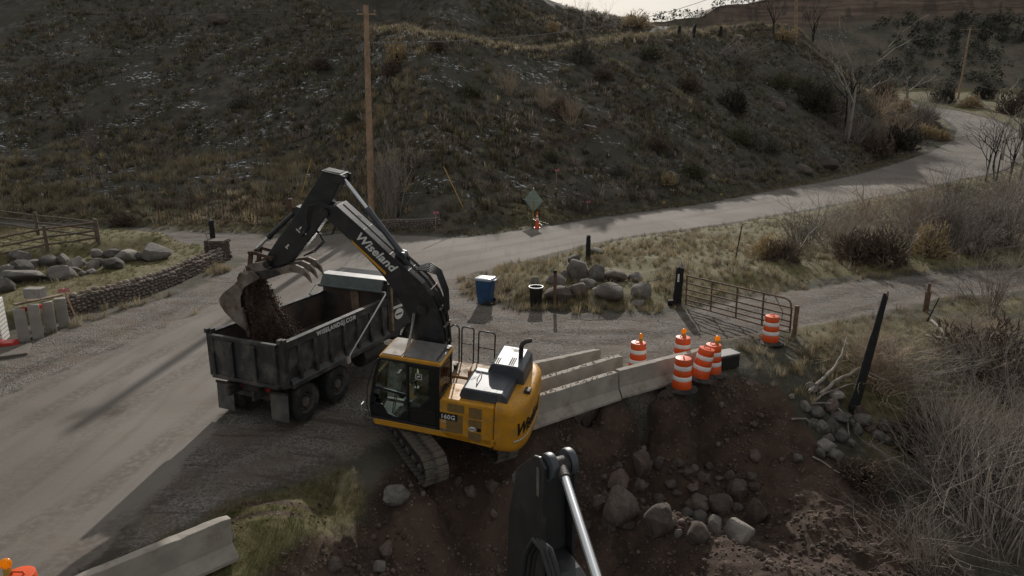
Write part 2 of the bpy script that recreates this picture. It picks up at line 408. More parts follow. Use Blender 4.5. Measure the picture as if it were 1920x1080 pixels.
def mesh_np(name, V, F, mat, smoothf=False, colors=None):
    """mesh from numpy arrays, F an (n,3) or (n,4) array"""
    V = np.ascontiguousarray(V, np.float32); F = np.ascontiguousarray(F, np.int32); k = F.shape[1]
    me = bpy.data.meshes.new(name)
    me.vertices.add(len(V)); me.vertices.foreach_set('co', V.ravel())
    me.loops.add(F.size); me.loops.foreach_set('vertex_index', F.ravel())
    me.polygons.add(len(F)); me.polygons.foreach_set('loop_start', np.arange(0, F.size, k, dtype=np.int32))
    if smoothf: me.polygons.foreach_set('use_smooth', np.ones(len(F), bool))
    me.update(calc_edges=True)
    if colors is not None:
        for nm, C in colors.items():
            a = me.color_attributes.new(nm, 'FLOAT_COLOR', 'POINT'); a.data.foreach_set('color', np.ascontiguousarray(C, np.float32).ravel())
    if mat: me.materials.append(MATS[mat] if isinstance(mat, str) else mat)
    return me

class MB:
    """collects simple solids into one mesh"""
    def __init__(s): s.v = []; s.f = []
    def add(s, V, F):
        o = len(s.v); s.v += [tuple(p) for p in V]; s.f += [tuple(i + o for i in q) for q in F]; return s
    def box(s, c, d, R=None):
        hx, hy, hz = d[0] / 2, d[1] / 2, d[2] / 2
        P = [Vector((sx * hx, sy * hy, sz * hz)) for sx in (-1, 1) for sy in (-1, 1) for sz in (-1, 1)]
        if R is not None: P = [R @ p for p in P]
        c = Vector(c)
        return s.add([p + c for p in P], [(0, 1, 3, 2), (4, 6, 7, 5), (0, 4, 5, 1), (2, 3, 7, 6), (0, 2, 6, 4), (1, 5, 7, 3)])
    def bar(s, a, b, w, h, up=(0, 0, 1)):
        a, b = Vector(a), Vector(b); d = b - a; L = d.length; d.normalize(); u = Vector(up)
        if abs(d.dot(u)) > .98: u = Vector((1, 0, 0))
        y = u.cross(d).normalized(); z = d.cross(y)
        return s.box((a + b) / 2, (L, w, h), Matrix((d, y, z)).transposed())
    def prism(s, poly, lo, hi, ax='y'):
        n = len(poly)
        def mk(a, b, t): return {'y': (a, t, b), 'x': (t, a, b), 'z': (a, b, t)}[ax]
        V = [mk(a, b, lo) for a, b in poly] + [mk(a, b, hi) for a, b in poly]
        F = [tuple(range(n)), tuple(range(2 * n - 1, n - 1, -1))] + [(i, (i + 1) % n, n + (i + 1) % n, n + i) for i in range(n)]
        return s.add(V, F)
    def tube(s, pts, r, n=8, caps=True):
        pts = [Vector(p) for p in pts]; m = len(pts)
        rs = list(r) if hasattr(r, '__len__') else [r] * m
        t0 = (pts[1] - pts[0]).normalized(); u = Vector((0, 0, 1)) if abs(t0.z) < .9 else Vector((1, 0, 0))
        nrm = (u - t0 * u.dot(t0)).normalized(); V = []
        for i in range(m):
            t = (pts[min(i + 1, m - 1)] - pts[max(i - 1, 0)]).normalized()
            nrm = (nrm - t * nrm.dot(t)).normalized(); bn = t.cross(nrm)
            for k in range(n):
                a = 2 * math.pi * k / n
                V.append(pts[i] + (nrm * math.cos(a) + bn * math.sin(a)) * rs[i])
        F = [(i * n + k, i * n + (k + 1) % n, (i + 1) * n + (k + 1) % n, (i + 1) * n + k) for i in range(m - 1) for k in range(n)]
        if caps: F += [tuple(range(n - 1, -1, -1)), tuple(range((m - 1) * n, m * n))]
        return s.add(V, F)
    def cyl(s, a, b, r, r2=None, n=16): return s.tube([a, b], [r, r if r2 is None else r2], n)
    def lathe(s, prof, n=24, c=(0, 0, 0), R=None, a0=0, closed=False):
        c = Vector(c); V = []
        for r, z in prof:
            for k in range(n):
                a = 2 * math.pi * k / n; p = Vector((r * math.cos(a), r * math.sin(a), z))
                V.append((R @ p if R is not None else p) + c)
        m = len(prof)
        F = [(i * n + k, i * n + (k + 1) % n, (i + 1) * n + (k + 1) % n, (i + 1) * n + k) for i in range(m - 1) for k in range(n)]
        if closed: F += [((m - 1) * n + k, (m - 1) * n + (k + 1) % n, (k + 1) % n, k) for k in range(n)]
        else: F += [tuple(range(n - 1, -1, -1)), tuple(range((m - 1) * n, m * n))]
        return s.add(V, F)
    def mesh(s, name, mat, smoothf=None):
        me = bpy.data.meshes.new(name); me.from_pydata([tuple(p) for p in s.v], [], s.f)
        bm = bmesh.new(); bm.from_mesh(me); bmesh.ops.recalc_face_normals(bm, faces=bm.faces); bm.to_mesh(me); bm.free()
        me.materials.append(MATS[mat])
        if smoothf: me.polygons.foreach_set('use_smooth', np.ones(len(me.polygons), bool)); me.set_sharp_from_angle(angle=rad(smoothf))
        return me
    def build(s, name, mat, parent=None, smoothf=None, bevel=0, seg=2, **kw):
        o = link(name, s.mesh(name, mat, smoothf), parent, **kw)
        if bevel:
            b = o.modifiers.new('bevel', 'BEVEL'); b.width = bevel; b.segments = seg; b.limit_method = 'ANGLE'; b.angle_limit = rad(40)
        return o

def copy_tree(o, parent=None):
    c = o.copy(); col.objects.link(c); c.parent = parent
    if parent is not None: c.matrix_parent_inverse = o.matrix_parent_inverse.copy()
    for ch in list(KIDS.get(o.name, [])) or [k for k in bpy.data.objects if k.parent == o]:
        copy_tree(ch, c)
    return c
KIDS = {}

def text_mesh(txt, size, mat, bold=0.0, shear=0.0, extrude=.004, spacing=1.0):
    """lettering as a mesh in its own xy plane, starting at the origin"""
    cu = bpy.data.curves.new('lettering', 'FONT'); cu.body = txt; cu.size = size; cu.offset = bold; cu.shear = shear; cu.extrude = extrude
    cu.space_character = spacing; cu.resolution_u = 3
    o = bpy.data.objects.new('lettering_tmp', cu); col.objects.link(o)
    bpy.context.view_layer.update()
    me = bpy.data.meshes.new_from_object(o.evaluated_get(bpy.context.evaluated_depsgraph_get()))
    bpy.data.objects.remove(o); bpy.data.curves.remove(cu)
    me.materials.clear(); me.materials.append(MATS[mat])
    return me
# ------------------------------------------------------------------ ground sheets
def build_land():
    def axis(pieces):
        out = [pieces[0][0]]
        for a, b, h0, h1 in pieces:
            x = a
            while x < b - 1e-6:
                h = h0 + (h1 - h0) * (x - a) / (b - a); x = min(x + h, b); out.append(x)
        return np.array(out)
    xs = axis([(-240, -60, 8, 1.4), (-60, -18, 1.2, .25), (-18, 14, .13, .13), (14, 40, .16, .4), (40, 100, .45, .9), (100, 330, 1.2, 9)])
    ys = axis([(-20, 5, 3, .3), (5, 30, .12, .13), (30, 56, .15, .3), (56, 130, .32, .7), (130, 200, .9, 2.5), (200, 330, 3, 8)])
    X, Y = np.meshgrid(xs, ys); Zz = land(X, Y)
    nx, ny = len(xs), len(ys)
    V = np.stack([X.ravel(), Y.ravel(), Zz.ravel()], 1)
    x, y = V[:, 0], V[:, 1]
    sa = sdist(x, y, ASPHALT); sd = sdist(x, y, DRIVE); ss = sdist(x, y, SHOULDER); sl = sdist(x, y, LANE); sp = sdist(x, y, PIT); sh = sdist(x, y, HILL); sy = sdist(x, y, YARD); sgr = sdist(x, y, GREEN)
    cl = lambda d, w: np.clip(.5 + d / w, 0, 1)
    A = cl(sa, 1.6)
    G = np.maximum(np.maximum(cl(sd, 2.0), cl(ss, 1.6)), cl(sl, 1.5))
    # bare dirt: pit, rut in the grass, worn bank by the bin, track up the hill
    def seg(pts, w):
        best = np.full(x.shape, 1e9)
        for (x0, y0), (x1, y1) in zip(pts[:-1], pts[1:]):
            dx, dy = x1 - x0, y1 - y0; t = np.clip(((x - x0) * dx + (y - y0) * dy) / (dx * dx + dy * dy), 0, 1)
            best = np.minimum(best, np.hypot(x - x0 - t * dx, y - y0 - t * dy))
        return w - best
    S = cl(sp, 1.4)
    S = np.maximum(S, np.maximum(cl(seg([(-5.6, 12.2), (-5.1, 12.45), (-4.5, 12.75)], .13), .7), cl(seg([(-5.5, 12.75), (-5.0, 13.1), (-4.4, 13.3)], .13), .7)))
    S = np.maximum(S, cl(seg([(-2.2, 32.2), (-1.2, 30.2)], 1.3), 2.0))
    S = np.maximum(S, .75 * cl(seg([tuple(on_land(*p)[:2]) for p in [(985, 285), (1060, 265), (1130, 235), (1190, 205), (1250, 190)]], .7), 1.6))
    S = np.maximum(S, .7 * cl(seg([tuple(on_land(*p)[:2]) for p in [(1160, 215), (1180, 160), (1210, 110)]], .6), 1.6))
    GR = np.maximum(cl(sy, 2), cl(sgr, 1.2))
    isl = smooth(0, 1.5, np.minimum(-sa, -sd)) * smooth(-3, 1, x) * smooth(26, 28, y) * smooth(1, -1, sh)
    GR = np.maximum(GR, .8 * isl)
    GR = np.maximum(GR, .62 * smooth(9.5, 11, x) * smooth(15, 20, y) * smooth(30, 25, y))
    GR = np.maximum(GR, .55 * smooth(14, 2, sh) * (sh > 0) * smooth(-3, -14, x))
    GR = np.maximum(GR, .6 * np.exp(-((x - 2) ** 2 + (y - 52) ** 2) / 30) * (sh > 0))
    SN = (sh > 1) * smooth(0, 4, sh) * (0.35 + .65 * smooth(20, -4, x)) * smooth(60, 30, sh)
    TR = np.zeros_like(A)
    for k, (pts, gap, w) in enumerate([([(-13, 8), (-12.0, 18), (-10.6, 26), (-8.6, 34), (-4, 40), (3, 46), (14, 55), (30, 70)], 1.9, .32), ([(-10.5, 8), (-9.6, 18), (-8.8, 25), (-7, 32), (-3, 37.5), (4, 44)], 1.9, .30),
                                       ([(-9.4, 10), (-8.2, 14), (-7.0, 17), (-5.2, 21), (-2.5, 25), (2, 25.6), (7, 25.4), (12, 27), (18, 31), (30, 34.5)], 1.8, .26), ([(-8.2, 9), (-7.2, 12), (-6.2, 14.5), (-5.2, 16)], 1.7, .24), ([(-5.5, 30), (-2, 25), (0, 22.8), (3, 22.4), (6, 23.6), (10, 26.4)], 1.8, .26), ([(-15.5, 16), (-14.6, 22), (-13.2, 29)], 1.5, .3)]):
        for sgn in (-.5, .5):
            q = [Vector(p) for p in pts]; off = []
            for i, p in enumerate(q):
                t = (q[min(i + 1, len(q) - 1)] - q[max(i - 1, 0)]).normalized(); off.append((p.x + t.y * gap * sgn, p.y - t.x * gap * sgn))
            TR = np.maximum(TR, np.clip(.5 + seg(off, w) / (.5 * w), 0, 1) * (.5 + .5 * smooth(-.15, .2, fbm(x, y, 3, 2, 150 + k))))
    Z1 = np.stack([A, G, S, np.ones_like(A)], 1); Z2 = np.stack([GR, SN, TR, np.ones_like(A)], 1)
    I = np.arange(nx * ny).reshape(ny, nx)
    Q = np.stack([I[:-1, :-1], I[:-1, 1:], I[1:, 1:], I[1:, :-1]], -1).reshape(-1, 4)
    c = lambda a: a[Q].mean(1)
    fa, fg, fs, fh = c(sa), c(np.maximum(np.maximum(sd, ss), sl)), c(sp), c(sh)
    zone = np.where(fa > 0, 0, np.where(fh > 0, 3, np.where(fs > 0, 2, np.where(fg > 0, 1, 4))))
    for k, nm in enumerate(['road', 'gravel_drive', 'excavated_dirt', 'hillside', 'ground']):
        q = Q[zone == k]; u, inv = np.unique(q, return_inverse=True)
        me = mesh_np(nm, V[u], inv.reshape(-1, 4), 'ground', True, {'zone': Z1[u], 'zone2': Z2[u]})
        o = link(nm, me); o['kind'] = 'structure'
build_land()
# ------------------------------------------------------------------ surface palette
DUST = (.16, .13, .105)
pmat('yellow_paint', (.56, .265, .022), .12, 3, .45, bump=.05, dirt=(.30, .20, .10), damt=.42, dscale=3.5, spec=.4)
pmat('yellow_dusty', (.30, .165, .05), .2, 4, .6, bump=.1, dirt=(.22, .17, .125), damt=.55, dscale=3)
pmat('panel_film', (.20, .125, .045), .15, 14, .6, bump=.1, bscale=120, dirt=DUST, damt=.25)
pmat('black_paint', (.020, .021, .023), .25, 4, .38, bump=.06, dirt=(.045, .04, .036), damt=.35, dscale=2.5)
pmat('cab_black', (.012, .013, .015), .2, 4, .35, bump=.04, dirt=(.05, .045, .04), damt=.25)
pmat('hood_paint', (.055, .062, .072), .2, 3, .44, bump=.05, dirt=(.15, .14, .13), damt=.3)
pmat('roof_dust', (.27, .235, .195), .2, 3, .6, bump=.1, dirt=(.33, .29, .24), damt=.5)
pmat('dark_steel', (.028, .026, .025), .3, 6, .6, metal=.2, bump=.2, dirt=(.085, .066, .05), damt=.5, dscale=4)
pmat('track_steel', (.060, .054, .048), .3, 6, .6, metal=.2, bump=.3, bscale=25, dirt=(.17, .14, .11), damt=.8, dscale=3)
pmat('worn_steel', (.19, .16, .135), .35, 4, .6, metal=.2, bump=.2, dirt=(.10, .062, .04), damt=.55, dscale=3)
pmat('rusty_steel', (.060, .032, .022), .35, 6, .75, bump=.2, dirt=(.11, .062, .04), damt=.5)
pmat('chrome', (.62, .64, .66), .05, 4, .22, metal=1.0, bump=0)
pmat('rubber', (.014, .014, .014), .3, 8, .8, bump=.25, dirt=(.085, .072, .06), damt=.55, dscale=3)
pmat('rim_steel', (.075, .07, .066), .2, 5, .6, metal=.3, bump=.1, dirt=DUST, damt=.5)
pmat('hose_rubber', (.012, .012, .013), .2, 8, .5, bump=.05)
pmat('white_paint', (.68, .67, .64), .06, 4, .5, bump=.03, dirt=(.35, .31, .27), damt=.25)
pmat('letter_white', (.62, .62, .60), .05, 6, .5, bump=0, dirt=(.3, .28, .25), damt=.15)
pmat('letter_black', (.012, .011, .01), .1, 6, .5, bump=0)
pmat('stripe_gold', (.55, .27, .02), .1, 6, .5, bump=0)
pmat('truck_box', (.020, .021, .023), .3, 3, .45, bump=.25, bscale=9, dirt=(.10, .088, .076), damt=.6, dscale=2.2)
pmat('truck_inside', (.045, .036, .030), .3, 3, .7, bump=.2, dirt=(.10, .062, .042), damt=.6, dscale=1.6)
pmat('truck_cab_paint', (.016, .020, .024), .15, 3, .3, bump=.02, dirt=(.1, .09, .08), damt=.2, coat=.3)
pmat('tarp_cloth', (.055, .070, .066), .2, 4, .5, bump=.2, bscale=14)
pmat('aluminium', (.55, .55, .54), .1, 3, .4, metal=.7, bump=.05)
pmat('mudflap', (.075, .07, .065), .25, 4, .8, bump=.1, dirt=(.14, .12, .10), damt=.5)
pmat('weathered_wood', (.20, .145, .095), .3, 5, .85, bump=.4, bscale=30, dirt=(.10, .08, .062), damt=.4)
pmat('brown_wood', (.115, .066, .040), .3, 5, .85, bump=.4, bscale=30, dirt=(.07, .05, .04), damt=.4)
pmat('fence_wood', (.125, .095, .070), .3, 4, .85, bump=.5, bscale=24, dirt=(.06, .048, .04), damt=.5)
pmat('pole_wood', (.30, .20, .125), .25, 2.5, .85, bump=.4, bscale=16, dirt=(.18, .12, .08), damt=.4)
pmat('charred_wood', (.010, .009, .009), .4, 6, .85, bump=.8, bscale=14)
pmat('bare_branch', (.235, .205, .175), .3, 5, .9, bump=.2, rnd=.18)
pmat('concrete', (.315, .285, .245), .14, 2.0, .9, bump=.3, bscale=30, dirt=(.20, .165, .13), damt=.45, dscale=1.8)
pmat('concrete_grey', (.29, .27, .24), .14, 2.0, .9, bump=.3, bscale=30, dirt=(.17, .155, .135), damt=.4, dscale=1.8)
pmat('drum_orange', (.72, .085, .008), .12, 4, .45, bump=.05, dirt=(.33, .10, .045), damt=.45)
pmat('drum_white', (.78, .77, .74), .05, 4, .4, bump=.02, dirt=(.45, .37, .30), damt=.45)
pmat('lamp_amber', (.85, .36, .01), .05, 10, .25, bump=.02, trans=.35)
pmat('bin_blue', (.012, .055, .14), .15, 4, .45, bump=.06, dirt=(.07, .08, .1), damt=.25)
pmat('bin_lid', (.22, .25, .30), .12, 4, .35, bump=.04, dirt=(.4, .4, .4), damt=.2)
pmat('black_plastic', (.012, .012, .012), .2, 5, .5, bump=.05)
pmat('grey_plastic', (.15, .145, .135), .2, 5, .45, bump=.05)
pmat('gate_rust', (.14, .088, .056), .35, 6, .75, metal=.2, bump=.2, dirt=(.06, .045, .035), damt=.4)
pmat('sign_back', (.30, .36, .32), .12, 3, .6, bump=.05)
def add_translucency(name, c, w):
    m = MATS[name]; n, l = m.node_tree.nodes, m.node_tree.links; t = n.new('ShaderNodeBsdfTranslucent'); t.inputs['Color'].default_value = (*c, 1)
    x = n.new('ShaderNodeMixShader'); x.inputs[0].default_value = w; l.new(n['Principled BSDF'].outputs[0], x.inputs[1]); l.new(t.outputs[0], x.inputs[2]); l.new(x.outputs[0], n['Material Output'].inputs['Surface'])
add_translucency('sign_back', (.30, .36, .30), .35)
add_translucency('lamp_amber', (.95, .45, .02), .5)
pmat('stake_wood', (.42, .27, .17), .2, 6, .85, bump=.2)
pmat('pink_ribbon', (.50, .17, .19), .1, 6, .6, bump=.1)
pmat('yellow_plastic', (.42, .28, .05), .1, 6, .5, bump=.02)
pmat('red_paint', (.42, .025, .015), .15, 5, .5, bump=.05)
pmat('seat_cloth', (.12, .12, .115), .2, 8, .85, bump=.1)
pmat('wire', (.16, .155, .15), .1, 5, .5, metal=.5, bump=0)
pmat('falling_soil', (.055, .033, .021), .5, 9, .95, bump=.8, bscale=18)
pmat('mortar', (.11, .095, .08), .2, 4, .95, bump=.4)
pmat('tyre_mark', (.19, .15, .115), .2, 4, .95, bump=.3)

def rock_mat(name, c1, c2, c3):
    m, n, l, b = new_mat(name)
    tc = n.new('ShaderNodeTexCoord'); oi = n.new('ShaderNodeObjectInfo')
    ad = n.new('ShaderNodeVectorMath'); ad.operation = 'ADD'; l.new(tc.outputs['Object'], ad.inputs[0])
    sc = n.new('ShaderNodeVectorMath'); sc.operation = 'SCALE'; sc.inputs[0].default_value = (13, 7, 5); l.new(oi.outputs['Random'], sc.inputs['Scale']); l.new(sc.outputs[0], ad.inputs[1])
    v = ad.outputs[0]
    f1 = noise_n(n, l, v, 2.2, 6, .6); f2 = noise_n(n, l, v, 9, 5, .65); f3 = noise_n(n, l, v, 40, 3)
    c = mixc(n, l, ramp(n, l, f1, .35, .65), c1, c2)
    c = mixc(n, l, mathn(n, l, 'MULTIPLY', ramp(n, l, f2, .52, .7), .7), c, c3)
    c = mixc(n, l, mathn(n, l, 'MULTIPLY', ramp(n, l, f3, .55, .7), .35), c, (.05, .045, .04))
    hs = n.new('ShaderNodeHueSaturation'); vv = mathn(n, l, 'MULTIPLY', oi.outputs['Random'], .6); l.new(mathn(n, l, 'ADD', vv, .7), hs.inputs['Value']); l.new(c, hs.inputs['Color'])
    l.new(hs.outputs['Color'], b.inputs['Base Color']); b.inputs['Roughness'].default_value = .9; b.inputs['Specular IOR Level'].default_value = .25
    bp = n.new('ShaderNodeBump'); bp.inputs['Strength'].default_value = .6; bp.inputs['Distance'].default_value = .04
    l.new(f2, bp.inputs['Height']); l.new(bp.outputs['Normal'], b.inputs['Normal'])
    MATS[name] = m
rock_mat('rock_grey', (.105, .095, .085), (.165, .15, .135), (.23, .21, .185))
rock_mat('rock_brown', (.080, .063, .052), (.125, .10, .083), (.175, .148, .125))
rock_mat('rock_pale', (.17, .155, .135), (.25, .225, .20), (.34, .31, .275))
rock_mat('rock_cobble', (.13, .10, .085), (.23, .19, .165), (.30, .26, .225))
rock_mat('rock_red', (.085, .062, .052), (.135, .10, .083), (.185, .15, .125))

def glass_material():
    m, n, l, b = new_mat('glass')
    n.remove(b); out = n['Material Output']
    tr = n.new('ShaderNodeBsdfTransparent'); tr.inputs['Color'].default_value = (.84, .90, .88, 1)
    gl = n.new('ShaderNodeBsdfGlossy'); gl.inputs['Roughness'].default_value = .04
    df = n.new('ShaderNodeBsdfDiffuse'); df.inputs['Color'].default_value = (.30, .31, .29, 1)
    fr = n.new('ShaderNodeFresnel'); fr.inputs['IOR'].default_value = 1.5
    m1 = n.new('ShaderNodeMixShader'); m2 = n.new('ShaderNodeMixShader')
    tc = n.new('ShaderNodeTexCoord')
    l.new(mathn(n, l, 'MULTIPLY', ramp(n, l, noise_n(n, l, tc.outputs['Object'], 3.5, 6),   .4, .75), .22), m2.inputs[0])
    l.new(tr.outputs[0], m2.inputs[1]); l.new(df.outputs[0], m2.inputs[2])
    l.new(fr.outputs[0], m1.inputs[0]); l.new(m2.outputs[0], m1.inputs[1]); l.new(gl.outputs[0], m1.inputs[2])
    l.new(m1.outputs[0], out.inputs['Surface']); MATS['glass'] = m
glass_material()

def Mrow(*r): return Matrix([list(q) for q in r])

# ------------------------------------------------------------------ yellow excavator loading the truck
def strip_shell(mb, outer, th, lo, hi):
    """a bent plate: outline polyline in xz, thickened inwards, extruded along y"""
    pts = [Vector((a, 0, b)) for a, b in outer]; inn = []
    for i, p in enumerate(pts):
        t = (pts[min(i + 1, len(pts) - 1)] - pts[max(i - 1, 0)]).normalized(); nrm = Vector((-t.z, 0, t.x))
        inn.append(p + nrm * th)
    for i in range(len(pts) - 1):
        q = [(pts[i].x, pts[i].z), (pts[i + 1].x, pts[i + 1].z), (inn[i + 1].x, inn[i + 1].z), (inn[i].x, inn[i].z)]
        mb.prism(q, lo, hi)
    return mb

def build_excavator():
    E = thing('excavator', 'yellow tracked excavator with a raised black boom tipping soil into the dump truck', 'excavator')
    M4 = Matrix.Identity(4)
    for i in range(3):
        for j in range(3): M4[i][j] = EXC_R[i][j]
        M4[i][3] = EXC_T[i]
    E.matrix_world = M4
    # --- undercarriage, turned 45 degrees against the house
    UY = rad(-45); uc = (math.cos(UY), math.sin(UY))
    Ru = Matrix.Rotation(UY, 3, 'Z')
    b = MB(); b.box((0, 0, .62), (1.5, 1.5, .28), Ru); b.lathe([(.62, .74), (.62, .98), (.3, .99)], 28)
    for sx in (-1, 1):
        for sy in (-1, 1):
            b.bar(Ru @ Vector((sx * .4, sy * .4, .62)), Ru @ Vector((sx * .85, sy * .92, .48)), .34, .24)
    b.build('undercarriage_frame', 'dark_steel', E, bevel=.02)
    shoe = MB(); shoe.box((0, 0, .012), (.178, .60, .024)); shoe.prism([(-.075, .02), (-.045, .02), (-.05, .052), (-.068, .052)], -.3, .3); shoe.prism([(.0, .02), (.028, .02), (.022, .044), (.006, .044)], -.3, .3)
    shoe.prism([(.06, .02), (.085, .02), (.08, .05), (.066, .05)], -.3, .3); shoe.box((0, 0, -.035), (.10, .16, .05))
    shoe_me = shoe.mesh('track_shoe', 'track_steel')
    for side in (1, -1):
        t = MB(); t.box((0, 0, .42), (3.0, .26, .34)); t.box((0, .0, .62), (2.6, .2, .08))
        t.prism([(-1.5, .27), (1.5, .27), (1.7, .42), (1.5, .57), (-1.5, .57), (-1.7, .42)], -.10, .10)
        fr = t.build('track_frame', 'dark_steel', E, bevel=.015, loc=Ru @ Vector((0, side * .99, 0)), rot=(0, 0, UY))
        for x, r, nm in ((1.62, .34, 'idler_wheel'), (-1.62, .34, 'sprocket')):
            w = MB(); w.lathe([(r * .55, -.09), (r, -.08), (r, .08), (r * .55, .09), (.1, .12)], 20, (x, 0, .43), Matrix.Rotation(rad(90), 3, 'X')); w.build(nm, 'track_steel', fr, smoothf=30)
        rol = MB(); rol.lathe([(.10, -.16), (.12, -.15), (.12, .15), (.10, .16)], 14, (0, 0, 0), Matrix.Rotation(rad(90), 3, 'X'))
        rme = rol.mesh('track_roller', 'track_steel', 30)
        for k in range(7): link('track_roller', rme, fr, (-1.2 + .4 * k, 0, .17))
        for k in (-.6, .6): link('carrier_roller', rme, fr, (k, 0, .70))
        L, r, zc = 3.1, .375, .43
        per = 2 * L + 2 * math.pi * r; n = 48
        for k in range(n):
            s = (k + .3) * per / n
            if s < L: p = (-L / 2 + s, zc + r); a = 0
            elif s < L + math.pi * r: th = (s - L) / r; p = (L / 2 + r * math.sin(th), zc + r * math.cos(th)); a = th
            elif s < 2 * L + math.pi * r: q = s - L - math.pi * r; p = (L / 2 - q, zc - r); a = math.pi
            else: th = (s - 2 * L - math.pi * r) / r; p = (-L / 2 - r * math.sin(th), zc - r * math.cos(th)); a = math.pi + th
            sag = -.03 * math.sin(math.pi * s / L) if s < L else 0
            link('track_shoe', shoe_me, fr, (p[0], 0, p[1] + sag), (0, a, 0))
    # --- revolving house
    d = MB(); d.prism([(1.32, 1.25), (1.42, 1.15), (1.42, .3), (.95, .26), (.95, -.5), (1.15, -.55), (1.15, -1.22), (-1.9, -1.22), (-1.9, 1.25)], .93, 1.12, 'z')
    d.build('deck', 'yellow_paint', E, bevel=.03)
    sd = MB(); sd.prism([(-.40, 1.12), (-.40, 1.98), (-.48, 2.05), (-1.80, 2.05), (-1.80, .86), (-1.2, .90), (-.6, .93)], .45, 1.25)
    side = sd.build('side_panel', 'yellow_paint', E, bevel=.05, seg=3)
    for (x0, x1, z0, z1) in [(-1.05, -.62, 1.72, 1.95), (-1.02, -.60, 1.12, 1.66), (-1.5, -1.17, 1.64, 1.94), (-1.5, -1.17, 1.36, 1.60), (-1.5, -1.17, 1.02, 1.24)]:
        MB().prism([(x0 + .02, z0), (x1 - .02, z0), (x1, z0 + .02), (x1, z1 - .02), (x1 - .02, z1), (x0 + .02, z1), (x0, z1 - .02), (x0, z0 + .02)], 1.246, 1.256).build('grille_panel', 'panel_film', side)
    MB().prism([(-.88, 1.47), (-.42, 1.47), (-.42, 1.66), (-.88, 1.66)], 1.25, 1.262).build('name_plate', 'black_paint', side)
    def put_text(txt, size, mat, parent, origin, xdir, ydir, bold=0, shear=0, name='lettering', spacing=1.0, ex=.004):
        me = text_mesh(txt, size, mat, bold, shear, ex, spacing); me.name = name
        xd, yd = Vector(xdir).normalized(), Vector(ydir).normalized(); zd = xd.cross(yd)
        me.transform(Matrix.Translation(origin) @ Matrix((xd, yd, zd)).transposed().to_4x4())
        return link(name, me, parent)
    put_text('160G', .165, 'letter_white', side, (-.45, 1.266, 1.505), (-1, 0, 0), (0, 0, 1), .004, spacing=1.05)
    put_text('LC', .085, 'letter_white', side, (-.47, 1.256, 1.385), (-1, 0, 0), (0, 0, 1), .001, spacing=1.3)
    ov = MB(); ov.lathe([(.085, -.004), (.085, .004)], 24, (0, 0, 0), Matrix.Rotation(rad(90), 3, 'X')); o = ov.build('sticker', 'white_paint', side, loc=(-1.27, 1.262, 1.34), scale=(1.1, 1, .75))
    put_text('Wiseland', .042, 'letter_black', side, (-1.19, 1.272, 1.325), (-1, 0, 0), (0, 0, 1), .0005, .2)
    MB().box((-1.44, 1.258, 1.335), (.1, .012, .1)).build('sticker', 'letter_black', side)
    MB().box((-.52, 1.256, 1.16), (.17, .01, .07)).build('sticker', 'worn_steel', side)
    # right-hand boxes: tank, tool box, valve deck
    k = MB(); k.box((-.35, -.80, 1.42), (1.5, .8, .62)); k.box((.78, -.85, 1.32), (.62, .65, .4)); k.prism([(.4, 1.12), (1.1, 1.12), (1.1, 1.3), (.5, 1.65), (.4, 1.65)], -1.2, -.55)
    k.build('tank_box', 'yellow_dusty', E, bevel=.04)
    v = MB(); v.box((-.45, -.2, 1.35), (.9, .9, .5)); v.box((-.55, .15, 1.72), (.5, .5, .3)); v.box((-.9, -.55, 1.86), (.55, .5, .28)); v.build('valve_cover', 'yellow_dusty', E, bevel=.05)
    cp = MB(); cp.cyl((-.15, -.75, 1.73), (-.15, -.75, 1.86), .055, .06); cp.cyl((-.15, -.75, 1.86), (-.15, -.75, 1.89), .075); cp.build('filler_cap', 'dark_steel', E, smoothf=40)
    st = MB()
    for q in range(3): st.box((-.02 - .13 * q, -.62, 1.742), (.07, .2, .012))
    st.build('grip_tread', 'worn_steel', E)
    # engine hood
    hl = MB(); hl.prism([(-.92, 2.03), (-.86, 2.10), (-.92, 2.30), (-1.0, 2.35), (-1.92, 2.35), (-2.05, 2.28), (-2.1, 2.03)], .0, 1.1); hood = hl.build('engine_hood', 'hood_paint', E, bevel=.035, seg=3)
    hu = MB(); hu.prism([(-1.36, 2.03), (-1.30, 2.35), (-1.38, 2.56), (-1.46, 2.60), (-2.08, 2.60), (-2.22, 2.50), (-2.27, 2.03)], -.92, .14); up = hu.build('upper_hood', 'hood_paint', E, bevel=.035, seg=3)
    lv = MB()
    for i in range(3):
        for j in range(7): lv.box((-1.93 + .05 * i, .04 - .06 * j, 2.603), (.03, .04, .012))
    for i in range(3):
        for j in range(6): lv.box((-1.45 - .05 * i, .05 - .05 * j, 2.603), (.025, .03, .012))
    lv.build('hood_vent', 'dark_steel', up)
    hh = MB(); hh.tube([(-1.2, .30, 2.36), (-1.2, .30, 2.42), (-1.2, .72, 2.42), (-1.2, .72, 2.36)], .012, 6); hh.build('hood_handle', 'dark_steel', hood)
    sk = MB(); sk.tube([(-2.02, -.40, 2.45), (-2.02, -.40, 2.90), (-2.04, -.41, 2.99), (-2.12, -.44, 3.06), (-2.27, -.48, 3.10)], [.062, .062, .062, .06, .055], 12); sk.build('exhaust_stack', 'dark_steel', E, smoothf=40)
    # counterweight: rounded tail
    plan = [(-1.82, 1.25)]
    for i in range(13):
        a = rad(90 - 15 * i); cx = -1.9
        x = -1.95 - .62 * (abs(math.cos(a)) ** .55); y = 1.25 * (abs(math.sin(a)) ** .62) * (1 if math.sin(a) >= 0 else -1)
        plan.append((x, y))
    plan.append((-1.82, -1.25))
    cw = MB(); lay = [(.80, .93), (.86, .985), (1.0, 1.0), (1.85, 1.0), (2.0, .985), (2.1, .93), (2.13, .82)]
    n = len(plan); V = []
